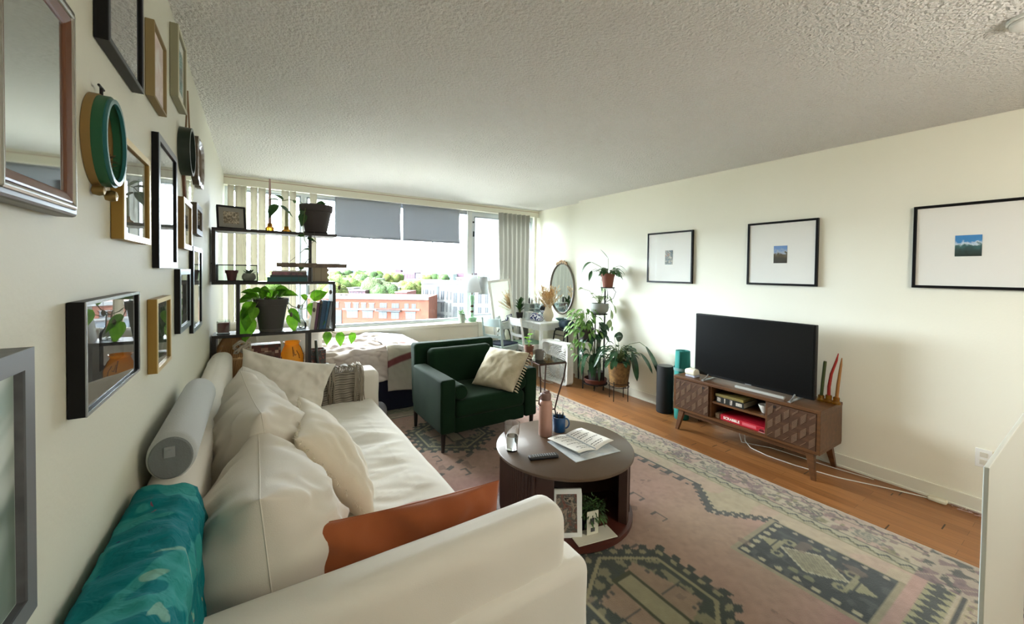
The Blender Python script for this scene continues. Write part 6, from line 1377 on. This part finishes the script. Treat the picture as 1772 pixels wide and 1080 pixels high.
# ------------------------------------------------------------------ rug: woven pattern as colours on the pile
RX0, RX1, RY0, RY1, RC = .30, 3.10, .03, 4.40, .0085
nx = int((RX1-RX0)/RC); ny = int((RY1-RY0)/RC)
gx, gy = np.meshgrid(np.linspace(RX0, RX1, nx+1), np.linspace(RY0, RY1, ny+1))
X, Y = gx.ravel(), gy.ravel()
CXR, CYR = 1.55, 2.22
def C3(h): return np.array(lin(h)[:3])
r_ng = np.random.RandomState(3)
def vnoise(x, y, s, seed=0):
    x = x*s; y = y*s; xi = np.floor(x).astype(int); yi = np.floor(y).astype(int); fx = x-xi; fy = y-yi
    fx = fx*fx*(3-2*fx); fy = fy*fy*(3-2*fy)
    def h(a, b):
        n = (a*374761393+b*668265263+seed*1442695041) & 0x7fffffff; n = (n ^ (n >> 13))*1274126177 & 0x7fffffff; return ((n ^ (n >> 16)) & 0xffff)/65535.
    return (h(xi, yi)*(1-fx)+h(xi+1, yi)*fx)*(1-fy)+(h(xi, yi+1)*(1-fx)+h(xi+1, yi+1)*fx)*fy
ros, cream, navy, olive, plum, tan, dpink = C3('#b8978c'), C3('#bfb5a3'), C3('#3c4547'), C3('#8a8a68'), C3('#7d6670'), C3('#a69679'), C3('#b08284')
col = np.tile(ros, (len(X), 1))
def put(mask, c, a=1.0):
    m = (mask.astype(float)*a)[:, None]; col[:] = col*(1-m)+c*m
n1 = vnoise(X, Y, 2.2, 1); n2 = vnoise(X, Y, 6, 2); n3 = vnoise(X, Y, 30, 5); n4 = vnoise(X, Y, 55, 8)
put(np.clip((n1-.45)*3, 0, 1), dpink, .7); put(np.clip((.4-n1)*3, 0, 1), tan, .5)
xr = RX1-X            # distance from right edge
xl = X-RX0; yn = Y-RY0; yf = RY1-Y
def tri(t, p): return np.abs(((t/p) % 1)*2-1)
def border(d, t, s):
    """woven side border: d distance from edge, t running along the edge"""
    inb = (d < .50)
    put(inb, cream)
    put(inb & (vnoise(t, d, 7, s) > .55), C3('#bd9d96'), .6)
    put((d < .012), C3('#cfc8b5'))
    # outer band with small motifs
    o = (d > .02) & (d < .10); put(o, C3('#b9aa9c'))
    put(o & (np.abs(d-.06-.028*(tri(t, .09)-.5)) < .007), navy, .85); put(o & (vnoise(t, d, 45, s+1) > .68), plum, .8)
    # main band of big flowers
    k = np.floor(t/.30).astype(int); ct = (k+.5)*.30; dt = t-ct; dd = d-.18
    rad = np.sqrt(dt**2+(dd*1.35)**2); ang = np.arctan2(dd, dt)
    m = (d > .105) & (d < .262)
    flo = m & (rad < .075+.018*np.cos(ang*6+k)); sel = (k % 3)
    put(flo & (sel == 0), navy, .8); put(flo & (sel == 1), plum, .55); put(flo & (sel == 2), C3('#6f7a74'), .8)
    put(flo & (np.sin(rad*210+ang*3) > .2), cream, .7)
    put(m & (vnoise(t, d, 38, s+3) > .70) & ~flo, navy, .7); put(m & (vnoise(t, d, 30, s+4) > .74) & ~flo, olive, .8); put(m & (vnoise(t, d, 26, s+9) > .76), plum, .7)
    put((np.abs(d-.104) < .004), navy, .6); put((np.abs(d-.266) < .006), navy, .75)
    # zig-zag guard
    g_ = (d > .272) & (d < .345); put(g_, C3('#b4b29c'))
    put(g_ & (np.abs(d-.308-.034*(tri(t, .085)-.5)) < .0085), navy, .95); put(g_ & (np.abs(d-.322-.034*(tri(t+.02, .085)-.5)) < .005), olive, .9)
    put(np.abs(d-.346) < .004, olive, .8)
    q = (d > .35) & (d < .475); put(q, C3('#c3b6a2')); put(q & (vnoise(t, d, 9, s+6) > .6), C3('#c5aba0'), .6)
    put(np.abs(d-.482) < .009, navy, .95)
for d, t, s in ((xl, Y, 31), (yf, X, 41), (xr, Y, 11)):
    border(d, t, s)
# hooked teeth hanging inward from the inner line (far part of the right side)
d = xr
teeth = (Y > 1.62) & (Y < 3.4) & (d > .49) & (d < .545) & ((Y/.105) % 1 < .42); put(teeth, navy, .9)
put((Y > 1.62) & (Y < 3.4) & (d > .53) & (d < .548) & ((Y/.105) % 1 < .70), navy, .9)
# stepped corner running inward
def seg_dist(x0, y0, x1, y1):
    dx, dy = x1-x0, y1-y0; t = np.clip(((X-x0)*dx+(Y-y0)*dy)/(dx*dx+dy*dy), 0, 1); return np.sqrt((X-x0-t*dx)**2+(Y-y0-t*dy)**2), t
cut = (Y < 1.60) & (Y > 1.12) & (X > 2.36+np.abs(Y-1.36)*.95) & (X < RX1-.35); put(cut, C3('#bfb49c')); put(cut & (n2 > .6), C3('#c7aca0'), .6)
sd1, t1 = seg_dist(2.61, 1.60, 2.40, 1.37); sd2, t2 = seg_dist(2.40, 1.35, 2.63, 1.10)
put(sd1 < .020+.014*(np.sin(t1*40) > 0), navy, .95); put(sd2 < .018+.014*(np.sin(t2*42) > 0), navy, .95); put((sd2 < .012) & (np.sin(t2*42+1) > .75), cream, .8)
# near cross border
ynn = np.clip(.52-Y, -1, 1)
nb = (Y < .53) & (X < RX1-.02); d2 = .53-Y
put(nb, C3('#bdb29c'))
put(nb & (d2 < .05), C3('#bf9f98'))
comb = nb & (d2 > .05) & (d2 < .15); put(comb, C3('#a9a888')); put(comb & (np.abs(d2-.10) < .042*(1-tri(X, .055))+.006), navy, .95)
put(nb & (d2 > .165) & (d2 < .182), navy, .95); put(nb & (d2 > .15) & (d2 < .158), cream)
fl = nb & (d2 > .19) & (d2 < .42); kk = np.floor(X/.34); dt = X-(kk+.5)*.34; rr_ = np.sqrt(dt**2+((d2-.31)*1.1)**2)
put(fl & (rr_ < .105), navy, .85); put(fl & (rr_ < .075), C3('#a38a8c')); put(fl & (rr_ < .04), cream); put(fl & (rr_ > .12) & (n3 > .58), olive, .8); put(fl & (n4 > .75), plum, .7)
cr_ = (Y < .53) & (X > RX1-.35); put(cr_, C3('#b5aa9c')); put(cr_ & (vnoise(X, Y, 34, 77) > .62), navy, .85); put(cr_ & (vnoise(X, Y, 28, 78) > .68), plum, .8); put(cr_ & (np.abs(((X+Y)/.12) % 1-.5) < .06), cream, .8)
put((Y < RY0+.02), C3('#cfc8b5'))
# black panel with motifs
def panel(px0, px1, py0, py1, flip=1):
    m = (X > px0) & (X < px1) & (Y > py0) & (Y < py1); e = (X > px0-.022) & (X < px1+.012) & (Y > py0-.03) & (Y < py1+.022)
    put(e, C3('#a39c85')); put(m, C3('#3a4244')); put(m & (n3 > .66), C3('#565f60'), .6)
    cy = (py0+py1)/2; cx = (px0+px1)/2+.005; dy_ = Y-cy; dx_ = X-cx
    dia_ = m & (np.abs(dx_)/.105+np.abs(dy_)/.155 < 1); put(dia_, C3('#a8a58c')); put(dia_ & ((((X+Y)/.022) % 1 < .35) | (((X-Y)/.022) % 1 < .35)), C3('#8d8a76'), .8); put(dia_ & (np.abs(dx_)/.105+np.abs(dy_)/.155 > .9), C3('#c5c0aa'))
    for s_ in (-1, 1):
        q = s_*dy_; put(m & (q > .16) & (q < .255) & (np.abs(dx_) < (.255-q)*.62), C3('#a5a284'))
        put(m & (np.abs(q-.158) < .008) & (np.abs(dx_) < .06), C3('#a3a085')); put(m & (np.abs(q-.178) < .005) & (np.abs(dx_) < .07), C3('#3a4244'))
        for t_ in (-1, 1):
            w_ = t_*dx_; r3 = np.sqrt((q-.135)**2+(w_-.075)**2); put(m & (r3 < .030) & (r3 > .014), C3('#98977c')); r4 = np.sqrt((q-.035)**2+(w_-.14)**2); put(m & (r4 < .022) & (w_ < .15), C3('#84866e'))
    ov = lambda u, v: np.sqrt(u**2+v**2)
    ky = ((Y-py0)/.078) % 1-.5; put(m & (ov((X-px0-.03), ky*.078) < .017), C3('#b9b49b'))
    put(m & (ov((X-px1+.02), ky*.078) < .013), C3('#a59f92'))
    kx = ((X-px0)/.062) % 1-.5; put(m & (ov(kx*.062, (Y-py1+.03)) < .018), C3('#b9b49b'))
panel(2.185, 2.615, .555, 1.10)
panel(.785, 1.215, .555, 1.10)
# hexagonal medallions
def hexa(cx, cy, R):
    dx_, dy_ = X-cx, Y-cy; h = np.maximum(np.abs(dy_)*.86+np.abs(dx_)*.55, np.abs(dx_)*1.08); ang = np.arctan2(dy_, dx_)
    edge = R*(1+.05*np.sign(np.sin(ang*26)))
    put(h < edge, C3('#3b4540')); ring_ = (h < R*.97); put(ring_ & (np.abs(h-R*.90) < .016) & (np.sin(ang*26) > .2), C3('#9b977a'))
    put(np.abs(h-R*.76) < .010, C3('#a39f80')); inn = h < R*.72; put(inn, C3('#a58f7c'))
    put(inn & (np.abs(dx_*.6+dy_)+np.abs(dx_-dy_*.6) > R*.78), C3('#3f4a42')); put(inn & (np.abs(dx_*.6+dy_)+np.abs(dx_-dy_*.6) > R*.78) & (n3 > .55), C3('#8d8a70'))
    bar = (np.abs(dx_) < R*.12) & (np.abs(dy_) < R*.44); put(inn & (np.abs(dx_) < R*.17) & (np.abs(dy_) < R*.50), C3('#42492f')); put(bar, C3('#a5a184')); put(inn & (np.abs(dx_) < .006) & (np.abs(dy_) > R*.5), navy)
    put(inn & (np.abs(dy_) < .006) & (np.abs(dx_) > R*.2), navy, .8); put(inn & (np.abs(np.abs(dy_)-R*.35) < .010) & (np.abs(dx_) > R*.3) & ((dx_/.04) % 1 < .5), navy, .8)
hexa(1.50, 1.12, .36)
hexa(1.50, 3.30, .38)
# small scattered hooks and a dark medallion edge under the table
mid = (np.abs(X-1.55) < .62) & (np.abs(Y-2.22) < .70); h = np.maximum(np.abs(Y-2.22)*.9+np.abs(X-1.55)*.5, np.abs(X-1.55)*1.1)
put(mid & (np.abs(h-.60) < .02) & (np.sin(np.arctan2(Y-2.22, X-1.55)*30) > -.2), navy, .85)
for (hx, hy2) in ((2.06, 1.50), (2.12, 1.72), (2.17, 1.93), (1.72, 1.36), (1.92, 2.6), (1.30, 2.60), (1.2, 2.9)):
    u_, v_ = X-hx, Y-hy2; rr2 = np.maximum(np.abs(u_)*1.6, np.abs(v_)); put((rr2 < .05) & (rr2 > .034) & (u_ > -.02), navy, .8)
sp_m = (vnoise(X, Y, 11, 50) > .86) & (xr > .5) & (Y > .56); put(sp_m & (n3 > .5), C3('#7d6a62'), .6)
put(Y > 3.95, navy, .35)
wear = (n4*.5+n3*.5-.5)*.30; col *= .70*(1+wear)[:, None]; col *= np.array([1.0, .955, .87]); col = np.clip(col, 0, 1)
zz = .010+.0014*(n3-.5)+.003*(vnoise(X, Y, 1.7, 60)-.5)
edge = (xl < .004) | (xr < .004) | (yn < .004) | (yf < .004); zz[edge] = .001
me = bpy.data.meshes.new('patterned_rug')
nv_ = len(X); co = np.stack([X, Y, zz], 1).astype(np.float32)
ii, jj = np.meshgrid(np.arange(nx), np.arange(ny)); a = (jj*(nx+1)+ii).ravel(); quads = np.stack([a, a+1, a+nx+2, a+nx+1], 1)
me.vertices.add(nv_); me.vertices.foreach_set('co', co.ravel()); me.loops.add(quads.size); me.loops.foreach_set('vertex_index', quads.ravel().astype(np.int32))
me.polygons.add(len(quads)); me.polygons.foreach_set('loop_start', np.arange(0, quads.size, 4, dtype=np.int32)); me.polygons.foreach_set('loop_total', np.full(len(quads), 4, dtype=np.int32)); me.update(calc_edges=True)
ca = me.color_attributes.new('weave', 'FLOAT_COLOR', 'POINT'); ca.data.foreach_set('color', np.concatenate([col, np.ones((nv_, 1))], 1).astype(np.float32).ravel())
me.shade_smooth()
rm_ = M('rug_wool', '#a08a80', .95, bump=(260, .7), bdist=.004, sheen=.2); nt = rm_.node_tree; at_ = nt.nodes.new('ShaderNodeAttribute'); at_.attribute_name = 'weave'; nt.links.new(at_.outputs['Color'], nt.nodes['Principled BSDF'].inputs['Base Color'])
me.materials.append(rm_)
rug = bpy.data.objects.new('patterned_rug', me); COL.objects.link(rug); tag(rug, 'faded pink and cream patterned oriental rug over the wood floor', 'rug')
# ------------------------------------------------------------------ the town outside, seven floors down
GZ = -21.0
RIGHT = Vector((.838, -.545, 0)).normalized(); FWD = Vector((.545, .838, 0)).normalized()
YAW = math.atan2(RIGHT.y, RIGHT.x)
struct('ground', MB().box(-900, 2600, 14, 3200, GZ-1, GZ), artM('town_ground', ['#3c4a28', '#55564f', '#6c6c68', '#3c4a28'], .03, 2, 1, .9), 'distant town ground')
tw = M('town_white', '#626465', .8); twD = M('town_window', '#1f242b', .3); brick = M('town_brick', '#5f3220', .8, var=(.6, '#542b1b')); tgrey = M('town_grey', '#3c4145', .8)
rail_m = M('town_rail', '#2c3036', .5); twL = M('town_window_light', '#343d45', .3)
class Bld:
    def __init__(s, name, label, px0, px1, py0, D, depth, mat, base=None):
        s.D = D; s.k = D/686; s.px0 = px0; o = at_depth(px0, py0, D); s.o = Vector((o.x, o.y, GZ)); s.top = o.z-GZ
        s.pc = py0; s.t = thing(name, label, 'building', tuple(s.o), YAW)
        w = (px1-px0)*s.k; obj('wall', MB().box(0, w, 0, depth, 0, s.top), mat, s.t); s.w = w
    def r(s, nm, a, b, c, d, mat, out=.15, y=0, depth=None, parent=None):
        # pixel rectangle a..b, c..d on the facade
        x0, x1 = (a-s.px0)*s.k, (b-s.px0)*s.k; z1, z0 = s.top-(c-s.pc)*s.k-(a-s.px0)*.0133*s.k, s.top-(d-s.pc)*s.k-(a-s.px0)*.0133*s.k
        return obj(nm, MB().box(x0, x1, -out+y, .02+y if depth is None else depth, z0, z1), mat, parent or s.t)
    def win(s, a, b, c, d, mat=None):
        w_ = s.r('window', a, b, c, d, mat or twD, .06); m = (a+b)/2; s.r('mullion', m-.25, m+.25, c, d, tw, .12, parent=w_); return w_
q = lambda X_: 540+X_/7.715
qy = lambda Y_: 430+Y_/7.715
b = Bld('brick_building', 'red brick apartment block with white bands across the street', 520, 742, qy(628), 88, 10, brick)
b.r('cornice', 520, 742, qy(626), qy(664), tw, .5)
for a, c, e, f in ((410, 862, 782, 803), (1208, 1440, 770, 790)): b.r('stone_band', q(a), q(c), qy(e), qy(f), tw, .25)
b.r('grey_siding', q(100), q(398), qy(812), qy(1200), tgrey, .12)
for a, c in ((210, 260), (285, 358), (445, 515), (555, 622), (662, 722), (768, 830)):
    b.win(q(a), q(c), qy(712), qy(778)); b.r('lintel', q(a)-1, q(c)+1, qy(702), qy(710), tw, .2)
for a, c in ((905, 1000), (1065, 1162), (1235, 1292), (1332, 1388)): b.win(q(a), q(c), qy(700), qy(765))
for a, c in ((468, 610), (678, 812), (895, 1000), (1060, 1162), (1252, 1382)):
    b.win(q(a), q(c), qy(822), qy(905), M('town_window_light', '#343d45', .3) if 0 else twL); b.r('frame_band', q(a)-1, q(c)+1, qy(806), qy(820), tgrey, .2)
for a, c, e in ((870, 1200, 775),):
    rr = b.r('balcony', q(a), q(c), qy(e+18), qy(e+30), rail_m, 1.4); b.r('railing', q(a), q(c), qy(e-4), qy(e+2), rail_m, 1.4, parent=rr, depth=-1.3)
for a in (290, 350, 960, 1010): b.r('roof_unit', q(a), q(a)+4.5, qy(612), qy(626), tgrey, -2, depth=4)
q2 = lambda X_: 700+X_/7.715
w = Bld('white_apartment_building', 'white apartment block with black balconies right of the brick block', 729.5, 905, 487.5, 100, 20, tw)
w.r('parapet', 729, 905, 487.5, 490.5, M('town_parapet', '#6c6e6f', .8), .4)
for r0, r1 in ((545, 660), (705, 825), (868, 960)):
    for a, c in ((243, 257), (280, 316), (340, 355), (378, 394), (487, 530), (560, 578), (608, 625)): w.win(q2(a), q2(c), qy(r0+ (a-243)*.045), qy(r1+(a-243)*.05))
for r0, r1 in ((580, 715), (765, 900)):
    for a, c in ((655, 705), (738, 792), (985, 1030), (1080, 1120)): w.win(q2(a), q2(c), qy(r0), qy(r1))
w.r('stair_glass', q2(428), q2(456), qy(500), qy(660), tgrey, .2)
for a, c, e in ((150, 328, 640), (385, 540, 668), (150, 328, 800), (385, 540, 850)):
    rr = w.r('balcony', q2(a), q2(c), qy(e+36), qy(e+46), rail_m, 1.6)
    for k in range(3): w.r('railing', q2(a), q2(c), qy(e+2+k*11), qy(e+5+k*11), rail_m, 1.6, parent=rr, depth=-1.5)
f1 = Bld('far_building', 'long plum coloured block on the skyline', 665.5, 717.5, 470.5, 420, 30, M('far_plum', '#5d4656', .9))
f1.r('roof_house', 682, 692, 466, 470.5, M('far_plum2', '#4c3c48', .9), -3, depth=12)
for i in range(10): f1.r('window_strip', 667+i*5.1, 669+i*5.1, 473, 480, M('far_strip', '#55444f', .9) if i == 0 else MATS['far_strip'], .3)
f2 = Bld('far_building', 'long pale block with a blue window band on the skyline', 720, 784, 473.5, 400, 30, M('far_pale', '#8fa3a6', .8))
f2.r('roof_line', 720, 784, 473, 475, M('far_roof', '#5a646c', .8), .6)
for i in range(14): f2.r('window_band', 722+i*4.3, 724.8+i*4.3, 476.5, 480.5, M('far_blue', '#3f5a7c', .6) if i == 0 else MATS['far_blue'], .3)
f3 = Bld('far_building', 'plum coloured block right of the pale skyline block', 784.5, 822, 472, 430, 30, MATS['far_plum'])
f4 = Bld('far_building', 'grey block on the skyline seen through the right casement', 832, 900, 475, 300, 30, M('far_grey', '#54585c', .9))
f5 = Bld('far_building', 'tiny blue tower at the left of the skyline', 600, 606, 468, 700, 20, M('far_tower', '#5a7088', .8))
f6 = Bld('far_building', 'second tiny blue tower beside the first on the skyline', 611.5, 618, 468, 700, 20, MATS['far_tower'])
for i, (a, c, py, D, mt, lb) in enumerate(((637, 656, 482, 260, tw, 'white flat roofed house among the trees left of the plum block'), (705, 727, 483.5, 240, tw, 'white flat roofed house before the pale skyline block'), (660, 700, 490, 200, tw, 'low white terrace in the middle of the town'), (562, 588, 483, 260, tw, 'low white houses at the left edge of the middle window'),
                                            (594, 612, 498, 150, M('house_grey', '#77797d', .8), 'grey gabled house beside the trees behind the brick block'), (603, 632, 502, 130, M('house_plum', '#5c4650', .8), 'plum roofed house behind the brick block'), (668, 692, 497, 160, MATS['far_grey'], 'grey house in the middle of the trees'), (684, 704, 505, 125, M('house_red', '#7a4a4a', .8), 'reddish brown house behind the brick block at the right'), (729, 760, 484, 230, MATS['house_plum'], 'dark roofed house above the white apartment block'), (790, 808, 480, 240, M('house_salmon', '#9a6258', .8), 'salmon coloured house left of the lamp shade'), (380, 520, 492, 180, tw, 'long pale block seen between the blind slats'))):
    hb = Bld('town_house', lb, a, c, py, D, 12, mt); hb.r('roof', a-.6, c+.6, py-.2, py+1.2, M('roof_%d' % i, ['#9a9b9b', '#8a8b8d', '#a5a5a3'][i % 3], .9), .5)
    for k in range(int((c-a)/5)): hb.r('window', a+2+k*5, a+3.8+k*5, py+3, py+5.2, twD, .1)
struct('street', MB().box(-120, 200, 12, 74, GZ, GZ+.3), M('bounce_concrete', '#b5b4ae', .9), 'pale street strip added below the building to bounce light')  # unseen strip, added pale to bounce skylight up to the ceiling
# trees
def crown_mesh(R, seed):
    mb = MB(); rg = random.Random(seed)
    for k in range(9):
        c = Vector((rg.uniform(-.6, .6)*R, rg.uniform(-.6, .6)*R, rg.uniform(-.3, .5)*R)); r = R*rg.uniform(.45, .65); vs = []; S, N = 14, 9
        for j in range(N+1):
            ph = PI*j/N
            for i in range(S):
                th_ = 2*PI*i/S; d = Vector((math.sin(ph)*math.cos(th_), math.sin(ph)*math.sin(th_), math.cos(ph))); rr = r*(1+.28*noise.noise(d*3+c)+.15*noise.noise(d*8+c)); vs.append(c+d*rr)
        mb.add(vs, [(j*S+i, j*S+(i+1) % S, (j+1)*S+(i+1) % S, (j+1)*S+i) for j in range(N) for i in range(S)])
    return mb
tg = [M('tree_lime', '#3d5617', .9, bump=(2.2, 1), bdist=.9, var=(.5, '#4e6822')), M('tree_green', '#27421b', .9, bump=(2.2, 1), bdist=.9, var=(.5, '#375323')), M('tree_yellow', '#535b22', .9, bump=(2.2, 1), bdist=.9, var=(.5, '#43531f')), M('tree_olive', '#475534', .9, bump=(2.2, 1), bdist=.9, var=(.5, '#3c4b2a'))]
trunkM = M('bark', '#4a3c30', .9)
pal = ['lime green', 'deep green', 'yellow green', 'olive green']
tl = [(575, 498, 150, 6.5, 0, 'behind the wooden mobile strings'), (598, 488, 190, 8, 0, 'at the left of the middle window'), (622, 487, 200, 9, 0, 'in the large clump left of centre'), (612, 497, 165, 7, 0, 'in front of the large clump left of centre'), (640, 492, 180, 7, 1, 'right of the large clump'), (652, 500, 140, 6, 3, 'just behind the brick block roof'), (668, 503, 135, 5, 1, 'behind the brick block roof near its middle'),
      (643, 475, 330, 8, 0, 'left of the plum skyline block'), (653, 477, 300, 7, 1, 'touching the plum skyline block'), (688, 478, 320, 7, 0, 'in front of the plum skyline block'), (676, 480, 300, 6, 2, 'low before the plum skyline block'), (700, 499, 170, 6, 2, 'left of the white apartment block'), (714, 498, 165, 6, 2, 'against the white apartment block'), (725, 494, 190, 5, 0, 'peeking over the white apartment block corner'),
      (590, 477, 330, 9, 1, 'far off under the blue towers'), (566, 479, 320, 9, 0, 'far off at the left edge of the middle window'), (625, 477, 360, 8, 1, 'far off right of the blue towers'), (750, 480, 330, 6, 1, 'before the pale skyline block'), (770, 481, 300, 5, 1, 'left of the salmon house'), (470, 490, 180, 9, 0, 'seen between the blind slats'), (500, 485, 230, 9, 1, 'seen beside the cream carved block'), (585, 506, 115, 4.5, 2, 'low behind the left end of the brick block'), (735, 483, 280, 5, 2, 'above the corner of the white apartment block')]
for i, (px, py, D, R, k, where) in enumerate(tl):
    c = at_depth(px, py+R*.9*686/D*.5, D); t = thing('tree', '%s tree %s' % (pal[k], where), 'tree', (c.x, c.y, GZ), group='trees in the town')
    o = obj('crown', crown_mesh(R, i), tg[k], t, smooth='all', fix=False); o.location = (0, 0, c.z-GZ)
    obj('trunk', MB().lathe([(.5, 0), (.35, max(1, c.z-GZ))], 8), trunkM, t)
fw2 = MB()
for i in range(150):
    px = rnd.uniform(360, 900); D = rnd.uniform(450, 1100); c = at_depth(px, 475, D); R = rnd.uniform(7, 12); z = GZ+R*.5; vs = []; S, N = 8, 5
    for j in range(N+1):
        for k in range(S):
            ph = PI*j/N; th_ = 2*PI*k/S; vs.append((c.x+R*1.6*math.sin(ph)*math.cos(th_), c.y+R*math.sin(ph)*math.sin(th_), z+R*.8*math.cos(ph)))
    fw2.add(vs, [(j*S+k, j*S+(k+1) % S, (j+1)*S+(k+1) % S, (j+1)*S+k) for j in range(N) for k in range(S)])
o = solo('distant_treeline', fw2, tg[1], 'hazy distant treetops along the horizon', 'trees', fix=False, smooth='all'); o['kind'] = 'stuff'
